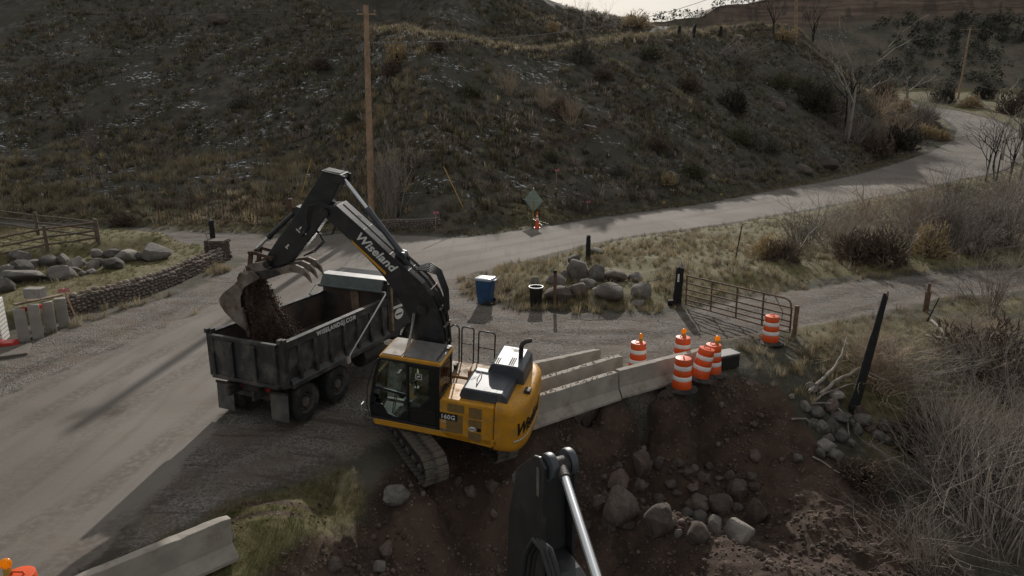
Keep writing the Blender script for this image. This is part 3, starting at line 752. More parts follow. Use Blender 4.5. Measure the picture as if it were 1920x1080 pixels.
    for z, s in lay: V += [(-1.82 + (x + 1.82) * s, y * (s if abs(y) < 1.24 else min(1, s + .02)), z) for x, y in plan]
    F = [(j * n + i, j * n + (i + 1) % n, (j + 1) * n + (i + 1) % n, (j + 1) * n + i) for j in range(len(lay) - 1) for i in range(n)] + [tuple(range(n)), tuple(range((len(lay) - 1) * n, len(lay) * n))]
    cw.add(V, F); cwo = cw.build('counterweight', 'yellow_paint', E, smoothf=50)
    # lettering wrapped round the tail
    arc = [(-1.82, 1.25)]
    for i in range(181):
        a = rad(90 - i); arc.append((-1.95 - .62 * (abs(math.cos(a)) ** .55), 1.25 * (abs(math.sin(a)) ** .62) * (1 if math.sin(a) >= 0 else -1)))
    S = [0]
    for p, q in zip(arc[:-1], arc[1:]): S.append(S[-1] + math.hypot(q[0] - p[0], q[1] - p[1]))
    ax = [p[0] for p in arc]; ay = [p[1] for p in arc]
    def wrap(me, s0, z0, off):
        for vv in me.vertices:
            s = s0 + vv.co.x; x = np.interp(s, S, ax); y = np.interp(s, S, ay); x2 = np.interp(s + .03, S, ax); y2 = np.interp(s + .03, S, ay)
            t = Vector((x2 - x, y2 - y, 0)).normalized(); nr = Vector((t.y, -t.x, 0))
            if nr.x > 0 and s > .6: nr = -nr
            p = Vector((x, y, 0)) + nr * (off + vv.co.z); vv.co = (p.x, p.y, z0 + vv.co.y)
        return me
    tx = text_mesh('Wiseland', .50, 'letter_black', .006, .30, .004, 1.0)
    bm = bmesh.new(); bm.from_mesh(tx); bmesh.ops.subdivide_edges(bm, edges=[e for e in bm.edges if e.calc_length() > .08], cuts=3); bmesh.ops.triangulate(bm, faces=bm.faces); bm.to_mesh(tx); bm.free()
    tx.name = 'lettering'
    for vv in tx.vertices: vv.co.x *= .80
    link('lettering', wrap(tx, .50, 1.30, .012), cwo)
    un = MB()
    for i in range(24): un.box((.06 + .07 * i, .0, 0), (.07, .032 * (1 - .02 * i), .006))
    um = un.mesh('underline_stripe', 'letter_white'); link('underline_stripe', wrap(um, .46, 1.16, .01), cwo)
    cm = MB(); cm.box((-2.42, .42, 2.17), (.16, .22, .09)); cm.build('rear_camera', 'dark_steel', cwo, bevel=.02)
    # hand rails on the far side
    def rail(pts, mid=None):
        r = MB(); r.tube(pts, .021, 8)
        if mid: r.tube(mid, .014, 6)
        r.build('handrail', 'black_paint', E, smoothf=60)
    def hoop(x0, x1, y, z0, z1):
        c = .07
        return [(x0, y, z0), (x0, y, z1 - c), (x0 - c * .3, y, z1 - c * .3), (x0 - c, y, z1), (x1 + c, y, z1), (x1 + c * .3, y, z1 - c * .3), (x1, y, z1 - c), (x1, y, z0)]
    rail(hoop(-.18, -.52, -1.17, 1.72, 2.83), [(-.18, -1.17, 2.32), (-.52, -1.17, 2.32)])
    rail(hoop(-.66, -1.12, -1.17, 1.72, 2.78), [(-.66, -1.17, 2.28), (-1.12, -1.17, 2.28)])
    rail([(.42, -1.1, 1.6), (.28, -1.15, 2.45), (.16, -1.17, 2.75), (.06, -1.17, 2.85), (-.04, -1.17, 2.84), (-.10, -1.17, 2.75), (-.11, -1.17, 1.72)])
    # --- cab
    x0, x1, y0, y1 = -.42, 1.18, .30, 1.24
    fr = MB()
    pf = [(1.40, 1.12), (1.43, 1.45), (1.32, 2.2), (1.14, 2.86)]            # front edge of the cab
    def pillar(pts, y, w=.07, t=.06):
        for a, c in zip(pts[:-1], pts[1:]): fr.bar((a[0], y, a[1]), (c[0], y, c[1]), t, w, (0, 1, 0))
    for y in (y0 + .03, y1 - .03):
        pillar(pf, y); pillar([(x0 + .04, 1.12), (x0 + .04, 2.88)], y, .10); pillar([(x0, 2.86), (1.14, 2.86)], y, .10); pillar([(x0, 1.15), (1.40, 1.15)], y, .10)
    pillar([(.42, 1.15), (.42, 2.86)], y1 - .03, .09)
    for x, z, h in ((1.14, 2.86, .08), (1.41, 1.15, .1), (x0 + .04, 2.84, .12), (x0 + .04, 1.98, .08)): fr.box((x, (y0 + y1) / 2, z), (.06, y1 - y0 - .06, h))
    fr.box((x0 + .03, (y0 + y1) / 2, 1.53), (.05, y1 - y0 - .08, .86))
    fr.box((.49, (y0 + y1) / 2, 1.13), (1.78, y1 - y0 - .1, .04))
    cab = fr.build('cab', 'cab_black', E, bevel=.012)
    lowp = MB(); lowp.prism([(1.39, 1.18), (1.42, 1.45), (1.30, 1.56), (1.12, 1.55), (.98, 1.32), (.72, 1.22), (.60, 1.33), (.45, 1.50), (.45, 1.18)], y1 - .055, y1 - .01)
    lowp.prism([(.40, 1.18), (.40, 1.62), (.1, 1.66), (0.02, 1.80), (-.14, 1.95), (-.14, 2.75), (.40, 2.75), (.40, 2.82), (-.38, 2.82), (-.38, 1.18)], y1 - .05, y1 - .008)
    lowp.prism([(1.30, 1.98), (.46, 1.90), (.46, 1.96), (1.29, 2.05)], y1 - .055, y1 - .012)
    lowp.build('door_panel', 'cab_black', cab, bevel=.008)
    dp = MB(); dp.prism([(.33, 1.22), (.33, 1.52), (.24, 1.58), (-.28, 1.60), (-.32, 1.56), (-.32, 1.22)], y1 - .012, y1 + .004); dp.build('door_inset', 'black_plastic', cab, bevel=.004)
    for poly, yy in (([(1.28, 2.05), (.46, 1.96), (.46, 2.80), (1.10, 2.82)], y1 - .03), ([(1.11, 1.56), (.98, 1.34), (.72, 1.24), (.47, 1.5), (.47, 1.92), (1.28, 2.0)], y1 - .03), ([(.38, 1.63), (.1, 1.68), (-.12, 1.97), (-.12, 2.76), (.38, 2.76)], y1 - .035), ([(1.36, 1.2), (1.28, 2.2), (1.12, 2.8), (-.36, 2.8), (-.36, 1.95), (.3, 1.7), (.5, 1.2)], y0 + .03)):
        MB().prism(poly, yy - .004, yy + .004).build('window_pane', 'glass', cab)
    g = MB(); g.prism([(.36, 2.02), (1.18, 2.02), (1.18, 2.78), (.36, 2.78)], x0 + .028, x0 + .036, 'x'); g.build('rear_window_pane', 'glass', cab)
    g = MB()
    for a, c in zip(pf[:-1], pf[1:]): g.bar((a[0], (y0 + y1) / 2, a[1]), (c[0], (y0 + y1) / 2, c[1]), .006, .82, (0, 1, 0))
    g.build('windscreen_pane', 'glass', cab)
    rf = MB(); rf.prism([(-.44, 2.89), (1.12, 2.89), (1.16, 2.93), (1.08, 2.985), (-.40, 3.0), (-.46, 2.95)], y0 - .02, y1 + .015); rf.build('cab_roof', 'yellow_paint', cab, bevel=.025, seg=3)
    rp = MB(); rp.prism([(-.42, 2.998), (.55, 2.994), (.52, 3.018), (-.40, 3.022)], y0 + .01, y1 - .03); rp.build('roof_hatch', 'grey_plastic', cab, bevel=.006)
    rd = MB(); rd.prism([(.57, 2.985), (1.10, 2.968), (1.06, 3.006), (.58, 3.016)], y0 + .01, y1 - .02); rd.build('roof_panel', 'roof_dust', cab, bevel=.006)
    rr = MB(); rr.tube([(-.33, 1.18, 3.0), (-.33, 1.16, 3.05), (-.33, .42, 3.05), (-.33, .40, 3.0)], .016, 6); rr.build('roof_rail', 'dark_steel', cab, smoothf=50)
    MB().box((-.36, .52, 3.03), (.12, .14, .06)).build('roof_lamp', 'dark_steel', cab, bevel=.01)
    fg = MB(); fg.tube([(1.16, 1.27, 2.86), (1.34, 1.29, 2.5), (1.47, 1.29, 2.0), (1.50, 1.29, 1.5), (1.44, 1.27, 1.16)], .014, 6); fg.build('front_guard_rod', 'dark_steel', cab, smoothf=50)
    mr = MB(); mr.tube([(1.45, 1.25, 1.3), (1.52, 1.34, 1.36), (1.55, 1.40, 1.46)], .012, 6); mr.box((1.55, 1.42, 1.52), (.03, .14, .2)); mr.build('mirror', 'aluminium', cab)
    se = MB(); se.box((.15, .77, 1.52), (.52, .5, .14)); se.box((-.12, .77, 1.86), (.14, .48, .62), Matrix.Rotation(rad(-10), 3, 'Y')); se.box((-.2, .77, 2.28), (.1, .28, .18)); se.box((.15, .77, 1.3), (.4, .4, .34)); se.build('seat', 'seat_cloth', cab, bevel=.04, seg=3)
    cn = MB(); cn.box((.3, 1.08, 1.62), (.5, .14, .22)); cn.box((.3, .46, 1.62), (.5, .14, .22)); cn.tube([(.48, 1.08, 1.7), (.54, 1.07, 1.92)], [.015, .03], 8); cn.tube([(.48, .46, 1.7), (.54, .47, 1.92)], [.015, .03], 8); cn.tube([(1.0, .72, 1.15), (.9, .72, 1.75)], .015, 6); cn.tube([(1.0, .86, 1.15), (.9, .86, 1.75)], .015, 6); cn.box((.98, .42, 1.95), (.06, .22, .26)); cn.build('controls', 'black_plastic', cab, bevel=.01)
    # emblem: leaping deer in a rounded frame, on the rear door glass
    def rrect(w, h, r, k=4):
        P = []
        for cx, cz, a0 in ((w - r, h - r, 0), (-w + r, h - r, 90), (-w + r, -h + r, 180), (w - r, -h + r, 270)):
            P += [(cx + r * math.cos(rad(a0 + 90 * i / k)), cz + r * math.sin(rad(a0 + 90 * i / k))) for i in range(k + 1)]
        return P
    em = MB(); P1 = rrect(.085, .082, .03); P2 = rrect(.07, .067, .024)
    n1 = len(P1); em.add([(a, 0, c) for a, c in P1] + [(a, 0, c) for a, c in P2], [(i, (i + 1) % n1, n1 + (i + 1) % n1, n1 + i) for i in range(n1)])
    deer = [(.050, .012), (.030, .022), (.004, .018), (-.022, .030), (-.026, .055), (-.036, .030), (-.048, .024), (-.036, .016), (-.030, -.002), (-.052, -.022), (-.030, -.014), (-.014, -.010), (.012, -.010), (.030, -.032), (.058, -.045), (.036, -.018), (.044, .0)]
    em.add([(a, 0, c) for a, c in deer], [tuple(range(len(deer)))])
    link('emblem', em.mesh('emblem', 'letter_white'), cab, (.13, y1 - .018, 2.52))
    # --- boom, stick and bucket; plane of the front gear at y = -.05
    up = [(2.95, 6.21), (2.64, 6.24), (1.96, 5.72), (1.28, 5.17), (.80, 4.81), (.44, 4.52), (.18, 4.20), (.03, 3.88), (-.06, 3.55), (-.12, 3.22), (-.15, 2.8), (-.12, 2.2), (-.02, 1.62)]
    lo = [(.22, 1.46), (.44, 1.62), (.62, 2.2), (.66, 2.85), (.72, 3.38), (.92, 3.75), (1.30, 4.33), (1.57, 4.66), (2.33, 5.38), (2.85, 5.79), (3.08, 5.98), (3.08, 6.13)]
    bm_ = MB(); bm_.prism(up + lo, -.27, .17); boom = bm_.build('boom', 'black_paint', E, bevel=.03)
    fl = MB()
    for pl in (up[1:12],):
        for a, c in zip(pl[:-1], pl[1:]): fl.bar((a[0], -.05, a[1] + .0), (c[0], -.05, c[1]), .50, .035, (0, 1, 0)) if False else fl.bar((a[0], -.05, a[1]), (c[0], -.05, c[1]), .035, .52, (0, 1, 0))
    fl.build('boom_flange', 'black_paint', boom, bevel=.008)
    bs = MB(); bs.lathe([(.13, -.05), (.13, .05), (.06, .06)], 20, (.43, .19, 3.82), Matrix.Rotation(rad(90), 3, 'X')); bs.build('boom_boss', 'dark_steel', boom, smoothf=30)
    dirb = Vector((1.28 - 2.64, 0, 5.13 - 6.24)).normalized(); nb_ = Vector((-dirb.z, 0, dirb.x)); nb_ = nb_ if nb_.z > 0 else -nb_
    o0 = Vector((2.20, .178, 5.50)); put_text('Wiseland', .33, 'letter_white', boom, o0, dirb, nb_, .008, .25, spacing=1.0)
    sp = MB(); q0 = Vector((2.30, .178, 5.43)); sp.add([q0 + Vector((0, dy, 0)) + p for dy in (0, .006) for p in (Vector(), dirb * 1.18 + nb_ * .0, dirb * 1.22 - nb_ * .07, dirb * .1 - nb_ * .045)], [(0, 1, 2, 3), (4, 7, 6, 5), (0, 4, 5, 1), (1, 5, 6, 2), (2, 6, 7, 3), (3, 7, 4, 0)])
    sp.build('gold_stripe', 'stripe_gold', boom)
    for i, yy in enumerate((-.2, -.14, .04, .10)):
        pp = MB(); pp.tube([(a - .0, yy, b) for a, b in [(-.06, 2.35), (-.20, 2.85), (-.17, 3.22), (-.11, 3.58), (-.02, 3.92), (.12, 4.26), (.38, 4.60), (.74, 4.89), (1.22, 5.25)]] + ([(1.9, yy, 5.80), (2.5, yy, 6.27)] if i in (0, 3) else []), .022, 6)
        pp.build('hydraulic_pipe', 'dark_steel', boom, smoothf=60)
    cl = MB()
    for a, b, an in [(-.17, 2.95, 88), (-.14, 3.42, 80), (-.03, 3.88, 70), (.22, 4.38, 52), (.6, 4.78, 40)]: cl.box((a, -.05, b), (.05, .42, .05))
    cl.build('pipe_clamp', 'worn_steel', boom)
    hs = MB(); rnd = random.Random(3)
    for i in range(6):
        y = -.2 + .06 * i; hs.tube([(.62, y, 4.82), (.36, y + .02, 4.95 - .02 * i), (.08, y, 4.78), (-.10, y - .02, 4.30), (-.14, y, 3.75)], .02, 6)
    hs.build('hydraulic_hose', 'hose_rubber', boom, smoothf=60)
    # boom lift cylinders
    for yy in (-.42, .30):
        c = MB(); c.cyl((.95, yy, 1.35), (.80, yy, 2.55), .075); c.lathe([(.1, -.07), (.1, .07)], 14, (.95, yy, 1.35), Matrix.Rotation(rad(90), 3, 'X')); cy = c.build('boom_cylinder', 'black_paint', E, smoothf=40)
        r_ = MB(); r_.cyl((.80, yy, 2.5), (.60, yy, 3.75), .045); r_.build('cylinder_rod', 'chrome', cy, smoothf=40)
    # stick cylinder along the back of the boom
    c = MB(); c.cyl((1.02, -.05, 5.10), (1.92, -.05, 6.16), .075); c.cyl((1.88, -.05, 6.11), (1.96, -.05, 6.21), .09); c.lathe([(.1, -.1), (.1, .1)], 14, (1.02, -.05, 5.10), Matrix.Rotation(rad(90), 3, 'X')); c.prism([(.86, 4.86), (1.2, 5.12), (1.06, 5.22), (.96, 5.2)], -.15, -.11); c.prism([(.86, 4.86), (1.2, 5.12), (1.06, 5.22), (.96, 5.2)], .01, .05); c.cyl((1.2, .05, 5.38), (1.92, .05, 6.22), .014, n=6)
    ac = c.build('stick_cylinder', 'hood_paint', E, smoothf=40)
    r_ = MB(); r_.cyl((1.9, -.05, 6.13), (2.56, -.05, 6.90), .05); r_.build('cylinder_rod', 'chrome', ac, smoothf=40)
    # stick
    sp_ = [(3.0, 7.07), (2.56, 7.03), (2.45, 6.92), (2.56, 6.78), (2.72, 6.50), (2.86, 6.22), (2.98, 5.92), (3.34, 5.41), (3.74, 4.92), (4.14, 4.50), (4.48, 4.36), (4.72, 4.34), (4.86, 4.46), (4.80, 4.60), (4.36, 5.20), (3.96, 5.69), (3.70, 6.05), (3.45, 6.42)]
    s_ = MB(); s_.prism(sp_[::-1], -.20, .10); stick = s_.build('stick', 'black_paint', E, bevel=.025)
    tp = MB(); tp.bar((3.02, -.05, 7.05), (2.5, -.05, 6.99), .40, .03); tp.prism([(2.42, 6.98), (2.62, 7.0), (2.64, 6.8), (2.44, 6.76)], -.24, -.19); tp.prism([(2.42, 6.98), (2.62, 7.0), (2.64, 6.8), (2.44, 6.76)], .09, .14); tp.build('stick_end_plate', 'black_paint', stick, bevel=.008)
    for x, z, r in ((2.97, 6.04, .12), (4.72, 4.44, .09)):
        pv = MB(); pv.lathe([(r, -.27), (r, .19)], 18, (x, -.02, z), Matrix.Rotation(rad(90), 3, 'X')); pv.build('pivot_pin', 'dark_steel', stick, smoothf=30)
    hz = MB()
    for i, off in enumerate((0, .05)):
        hz.tube([(2.75, .14, 6.16 - off), (3.05, .24, 6.30 - off), (3.35, .22, 6.18), (3.46, .18 , 5.92 - off), (3.48, .14, 5.6 - off), (3.7, .13, 5.3)], .016, 6)
        hz.tube([(3.3, -.05, 5.40), (3.2 - off, -.05, 5.18), (3.45, -.05, 4.92 - off), (3.78, -.05, 4.72)], .016, 6)
        hz.tube([(2.8, -.02 - off, 5.7), (2.92, -.02 - off, 5.42), (3.22, -.02 - off, 5.36), (3.36, -.02 - off, 5.44)], .016, 6)
    hz.build('hydraulic_hose', 'hose_rubber', stick, smoothf=60)
    mk = MB()
    for x, z, sx, sz in ((3.72, 5.52, .10, .035), (3.79, 5.44, .03, .13), (3.60, 5.40, .03, .1), (4.12, 5.00, .09, .04), (4.16, 4.94, .03, .08)): mk.box((x, .104, z), (sx, .008, sz), Matrix.Rotation(rad(50), 3, 'Y'))
    mk.build('sticker', 'letter_white', stick)
    # bucket cylinder and linkage
    c = MB(); c.cyl((3.86, -.05, 5.93), (4.72, -.05, 5.14), .068); c.cyl((4.66, -.05, 5.19), (4.75, -.05, 5.11), .08); c.lathe([(.1, -.1), (.1, .1)], 14, (3.86, -.05, 5.93), Matrix.Rotation(rad(90), 3, 'X')); c.prism([(3.6, 6.0), (3.72, 5.86), (3.9, 5.84), (3.96, 5.94), (3.82, 6.06)], -.16, .06)
    bc = c.build('bucket_cylinder', 'black_paint', E, smoothf=40)
    r_ = MB(); r_.cyl((4.7, -.05, 5.16), (5.16, -.05, 4.71), .042); r_.build('cylinder_rod', 'chrome', bc, smoothf=40)
    lk = MB()
    for yy in (-.25, .15):
        lk.bar((5.18, yy, 4.70), (4.60, yy, 4.72), .05, .11, (0, 1, 0)) if False else lk.bar((5.18, yy, 4.70), (4.58, yy, 4.62), .09, .05, (0, 1, 0)); lk.bar((5.18, yy, 4.70), (5.28, yy, 4.24), .12, .055, (0, 1, 0))
    for x, z in ((5.18, 4.70), (5.28, 4.24), (4.58, 4.62)): lk.cyl((x, -.34, z), (x, .24, z), .055, n=12)
    lk.build('bucket_linkage', 'rusty_steel', E, bevel=.008)
    # bucket
    outer = [(4.92, 4.06), (5.10, 4.22), (5.34, 4.20), (5.44, 3.98), (5.72, 3.74), (5.98, 3.52), (6.10, 3.36), (6.10, 3.20), (5.98, 3.0), (5.74, 2.76), (5.36, 2.52)]
    inner = [(5.40, 2.78), (5.46, 3.1), (5.44, 3.5), (5.30, 3.8)]
    bk = MB(); bk.prism(outer + inner, .42, .46); bk.prism(outer + inner, -.56, -.52); strip_shell(bk, outer, -.04, -.52, .42)
    for yy in (-.3, .14): bk.prism([(4.62, 4.36), (4.74, 4.54), (5.2, 4.38), (5.38, 4.30), (5.36, 4.08), (4.9, 4.05)], yy, yy + .06)
    for yy in (-.54, .44): bk.bar((5.44, yy, 3.2), (5.36, yy, 2.56), .07, .1, (0, 1, 0))
    bucket = bk.build('bucket', 'worn_steel', E, bevel=.008)
    tm = MB(); tm.prism([(.0, .0), (.10, .02), (.06, -.10), (-.04, -.26), (-.05, -.12)], -.05, .05); tme = tm.mesh('bucket_tooth', 'worn_steel')
    for i in range(5): link('bucket_tooth', tme, bucket, (5.34, -.46 + .205 * i, 2.56), (0, rad(-8), 0))
    # thumb with three curved tines
    th = MB(); th.prism([(5.34, 3.98), (5.26, 4.14), (4.9, 4.24), (4.3, 4.42), (4.22, 4.26), (4.72, 4.04), (5.1, 3.94)], -.36, .26); thumb = th.build('thumb', 'dark_steel', E, bevel=.02)
    ti = MB(); ti.prism([(4.38, 4.38), (4.1, 4.52), (3.82, 4.58), (3.62, 4.52), (3.48, 4.36), (3.42, 4.14), (3.56, 4.28), (3.72, 4.36), (3.94, 4.36), (4.26, 4.26)], -.03, .03); tim = ti.mesh('tine', 'worn_steel')
    for yy in (-.36, -.05, .26): link('tine', tim, thumb, (0, yy, 0))
    mo = MB(); mo.box((4.35, -.05, 4.47), (.34, .2, .12), Matrix.Rotation(rad(20), 3, 'Y')); mo.cyl((4.0, -.05, 4.68), (4.5, -.05, 4.35), .05); mo.build('thumb_bracket', 'rusty_steel', thumb, bevel=.01)
    return E
EXC = build_excavator()
EXC_M = np.array([[EXC_R[i][0], EXC_R[i][1], EXC_R[i][2], EXC_T[i]] for i in range(3)])
def exc_pt(p): return Vector(tuple(EXC_M[:, :3] @ np.array(p, float) + EXC_M[:, 3]))
# ------------------------------------------------------------------ dump truck
def build_truck():
    T = thing('dump_truck', 'black tandem dump truck with its open box being filled by the yellow excavator', 'truck', (-6.637, 17.526, 0.0), (0, 0, 1.162))
    XR, XF, ZT, ZB, W = -.80, 4.04, 2.42, 1.22, 1.22
    # box walls
    fl = MB(); fl.box(((XR + XF) / 2, 0, 1.22), (XF - XR, 2 * W - .1, .08)); fl.prism([(-W + .03, 1.26), (-W + .28, 1.26), (-W + .03, 1.5)], XR + .1, XF - .1, 'x'); fl.prism([(W - .03, 1.26), (W - .28, 1.26), (W - .03, 1.5)], XR + .1, XF - .1, 'x'); box = fl.build('box_floor', 'truck_inside', T)
    for s in (-1, 1):
        w = MB(); w.box(((XR + XF) / 2, s * (W - .03), (ZT + ZB) / 2), (XF - XR - .04, .05, ZT - ZB)); side = w.build('box_side', 'truck_box', T)
        li = MB(); li.box(((XR + XF) / 2 + .03, s * (W - .06), 1.86), (XF - XR - .12, .012, 1.0)); li.build('box_liner', 'truck_inside', side)
        r = MB(); r.prism([(s * (W - .07), ZT - .02), (s * (W + .05), ZT - .02), (s * (W + .05), ZT - .20), (s * W, ZT - .25), (s * (W - .005), ZT - .25), (s * (W - .005), ZT - .04), (s * (W - .07), ZT - .04)], XR + .08, XF - .05, 'x')
        r.box(((XR + XF) / 2, s * (W - .005), ZT - .005), (XF - XR - .1, .16, .03)); r.build('top_rail', 'truck_box', side, bevel=.012)
        e = MB(); e.prism([(s * (W - .01), ZB + .16), (s * (W + .09), ZB + .02), (s * (W + .09), ZB - .10), (s * (W - .06), ZB - .10), (s * (W - .06), ZB + .16)], XR + .25, XF - .05, 'x'); e.build('lower_sill', 'truck_box', side, bevel=.01)
        rb = MB(); rb.prism([(s * (W - .01), ZB + .1), (s * (W + .075), ZB + .05), (s * (W + .055), ZT - .2), (s * (W - .01), ZT - .2)], -.055, .055, 'x'); rme = rb.mesh('side_rib', 'truck_box')
        for k in range(7): link('side_rib', rme, side, (XR + .62 + k * .64, 0, 0))
        cp = MB(); cp.box((XR + .06, s * (W - .02), 1.86), (.16, .20, 1.32)); cp.box((XR - .02, s * (W + .0), ZT + .06), (.16, .1, .12)); cp.build('corner_post', 'truck_box', side, bevel=.015)
    so = link_text(T, 'WISELANDGJ.COM', .175, 'letter_white', (.52, -W - .058, ZT - .185), (1, 0, 0), (0, 0, 1), .006, 0, 1.22)
    # tailgate
    tg = MB(); tg.box((XR - .03, 0, 1.78), (.06, 2 * W - .22, 1.10)); tail = tg.build('tailgate', 'truck_box', T)
    tr = MB()
    for y in (-.38, .38): tr.prism([(XR - .06, 1.24), (XR - .13, 1.28), (XR - .13, 2.26), (XR - .06, 2.30)], y - .06, y + .06)
    tr.box((XR - .05, 0, 2.36), (.12, 2 * W - .2, .09)); tr.box((XR - .06, 0, 1.25), (.14, 2 * W - .2, .10))
    for y in (-W + .17, W - .17): tr.box((XR - .05, y, 1.8), (.1, .1, 1.05))
    tr.build('tailgate_rib', 'truck_box', tail, bevel=.015)
    # headboard and cab shield
    hb = MB(); hb.box((XF - .03, 0, 2.05), (.06, 2 * W, 1.66)); hb.build('headboard', 'truck_inside', T)
    cs = MB(); cs.prism([(XF - .06, 2.86), (XF + .02, 2.92), (XF + 1.0, 2.98), (XF + 1.12, 2.93), (XF + 1.0, 2.92), (XF, 2.80)], -W - .02, W + .02)
    for s in (-1, 1): cs.prism([(XF - .06, 2.88), (XF + .22, 2.88), (XF + .05, 2.3), (XF - .02, 1.3), (XF - .06, 1.3)], s * W - .03, s * W + .03)
    shield = cs.build('cab_shield', 'truck_cab_paint', T, bevel=.01)
    hsg = MB(); hsg.prism([(XF - .10, 2.95), (XF + .30, 2.99), (XF + .30, 3.02), (XF - .12, 3.01)], -W - .04, W + .04); hsg.build('tarp_housing', 'aluminium', shield, bevel=.01)
    tarp = MB(); tarp.prism([(XF - .12, 2.99), (XF - .16, 2.93), (XF - .30, 2.70), (XF - .32, 2.64), (XF - .26, 2.66), (XF - .08, 2.88)], -W + .06, W - .06); tarp.tube([(XF - .29, -W, 2.66), (XF - .29, W, 2.66)], .05, 10); tarp.build('tarp', 'tarp_cloth', shield, smoothf=40)
    em = MB(); em.box((XF + .05, -W - .06, 2.93), (.2, .07, .16)); em.build('tarp_motor', 'white_paint', shield, bevel=.02)
    for s in (-1, 1):
        a = MB(); a.tube([(1.72, s * (W + .14), 1.20), (1.8, s * (W + .15), 1.32), (3.70, s * (W + .15), 2.62), (3.76, s * (W + .10), 2.67), (3.76, s * (W - .02), 2.67)], .025, 8); a.box((1.70, s * (W + .12), 1.16), (.16, .08, .2)); a.build('tarp_arm', 'aluminium', T, smoothf=50)
    pk = MB(); pk.box((XF + .12, -W - .01, 2.05), (.09, .14, 1.5)); pk.build('side_plank', 'weathered_wood', T, bevel=.006)
    pk = MB(); pk.box((XF - .09, -.05, 1.95), (.04, .30, 1.42), Matrix.Rotation(rad(-4), 3, 'X')); pk.build('inner_plank', 'weathered_wood', T, bevel=.006)
    # chassis
    ch = MB()
    for s in (-1, 1): ch.box((2.6, s * .43, .98), (7.4, .09, .26))
    for x in (0, 1.37, 5.6): ch.cyl((x, -.9, .52), (x, .9, .52), .10, n=12); ch.lathe([(.1, -.25), (.24, -.1), (.24, .1), (.1, .25)], 14, (x, 0, .52), Matrix.Rotation(rad(90), 3, 'X')) if x < 2 else None
    ch.box((-.55, 0, .95), (.2, 1.6, .3)); ch.box((.65, 0, 1.05), (2.4, .8, .12)); ch.box((-.62, 0, .78), (.1, 1.9, .14)); ch.build('chassis', 'dark_steel', T, bevel=.01)
    tk = MB(); tk.lathe([(.29, -.55), (.31, -.52), (.31, .52), (.29, .55)], 20, (3.35, -.86, .78), Matrix.Rotation(rad(90), 3, 'Y')); tk.build('fuel_tank', 'dark_steel', T, smoothf=40)
    # wheels
    ty = MB(); prof = [(.30, -.14), (.44, -.145), (.50, -.12), (.52, -.085), (.52, .085), (.50, .12), (.44, .145), (.30, .14)]
    ty.lathe(prof, 36, (0, 0, 0), Matrix.Rotation(rad(90), 3, 'X'), closed=True)
    for k in range(36):
        a = 2 * math.pi * k / 36; R = Matrix.Rotation(-a, 3, 'Y')
        for yy in (-.085, 0, .085): ty.box(R @ Vector((.522, yy, 0)), (.022, .07, .06), R)
    tyre_me = ty.mesh('tyre', 'rubber', 35)
    def rimm(deep):
        r = MB(); r.lathe([(.03, -.13), (.12, -.13), (.14, -.10), (.15, -.02 + deep), (.25, -.02 + deep), (.28, -.08), (.30, -.14), (.31, -.14), (.31, .14), (.05, .14)] if deep else [(.10, -.16), (.16, -.14), (.22, -.10), (.29, -.10), (.31, -.145), (.31, .14), (.05, .14)], 28, (0, 0, 0), Matrix.Rotation(rad(90), 3, 'X').inverted() @ Matrix.Rotation(math.pi, 3, 'X') if False else Matrix.Rotation(rad(-90), 3, 'X'))
        return r.mesh('rim', 'rim_steel', 30)
    rim_d, rim_f = rimm(.06), rimm(0)
    nut = MB()
    for k in range(10):
        a = 2 * math.pi * k / 10; nut.box((.205 * math.cos(a), -.03, .205 * math.sin(a)), (.03, .07, .03))
    nut_me = nut.mesh('wheel_nuts', 'worn_steel')
    def wheel(x, y, s, deep=True):
        w = link('wheel', tyre_me, T, (x, y, .52)); w.rotation_euler = (0, 0, 0 if s < 0 else math.pi)
        r = link('rim', rim_d if deep else rim_f, w)
        link('wheel_nuts', nut_me, w, (0, -.0, 0)); return w
    for x in (0, 1.37):
        for s in (-1, 1): wheel(x, s * 1.075, s); wheel(x, s * .745, s)
    for s in (-1, 1): wheel(5.6, s * 1.05, s, False)
    for s in (-1, 1):
        m = MB(); m.box((-.72, s * .93, .60), (.02, .58, .74), Matrix.Rotation(rad(2), 3, 'Y')); m.build('mudflap', 'mudflap', T)
        m = MB(); m.box((-.715, s * .93, 1.0), (.05, .6, .06)); m.build('mudflap_bracket', 'dark_steel', T)
    for s in (-1, 1):
        m = MB(); m.box((-.66, s * .5, 1.0), (.05, .24, .1)); m.build('tail_lamp', 'red_paint', T, bevel=.01)
    # cab
    c = MB(); c.prism([(4.42, .95), (4.42, 2.55), (4.52, 2.66), (5.30, 2.66), (5.52, 2.5), (5.70, 1.95), (5.72, 1.75), (7.0, 1.55), (7.12, 1.4), (7.12, .75), (6.2, .75), (6.1, 1.05), (5.1, 1.05), (4.95, .8)], -1.0, 1.0)
    cab = c.build('cab', 'truck_cab_paint', T, bevel=.05, seg=3)
    for s in (-1, 1):
        wp = MB(); wp.prism([(4.66, 1.95), (5.50, 1.95), (5.36, 2.45), (4.66, 2.48)], s * 1.004 - .004, s * 1.004 + .004); wp.build('door_window', 'glass', cab)
        of = MB(); of.lathe([(.26, -.005), (.26, .005)], 28, (0, 0, 0), Matrix.Rotation(rad(90), 3, 'X')); of.build('door_sign', 'white_paint', cab, loc=(4.95, s * 1.012, 1.62), scale=(1, 1, .68))
        ml = MB(); ml.tube([(5.5, s * 1.0, 2.1), (5.62, s * 1.22, 2.12), (5.62, s * 1.22, 2.5)], .016, 6); ml.box((5.62, s * 1.24, 2.3), (.06, .16, .38)); ml.build('mirror', 'white_paint', cab, bevel=.01)
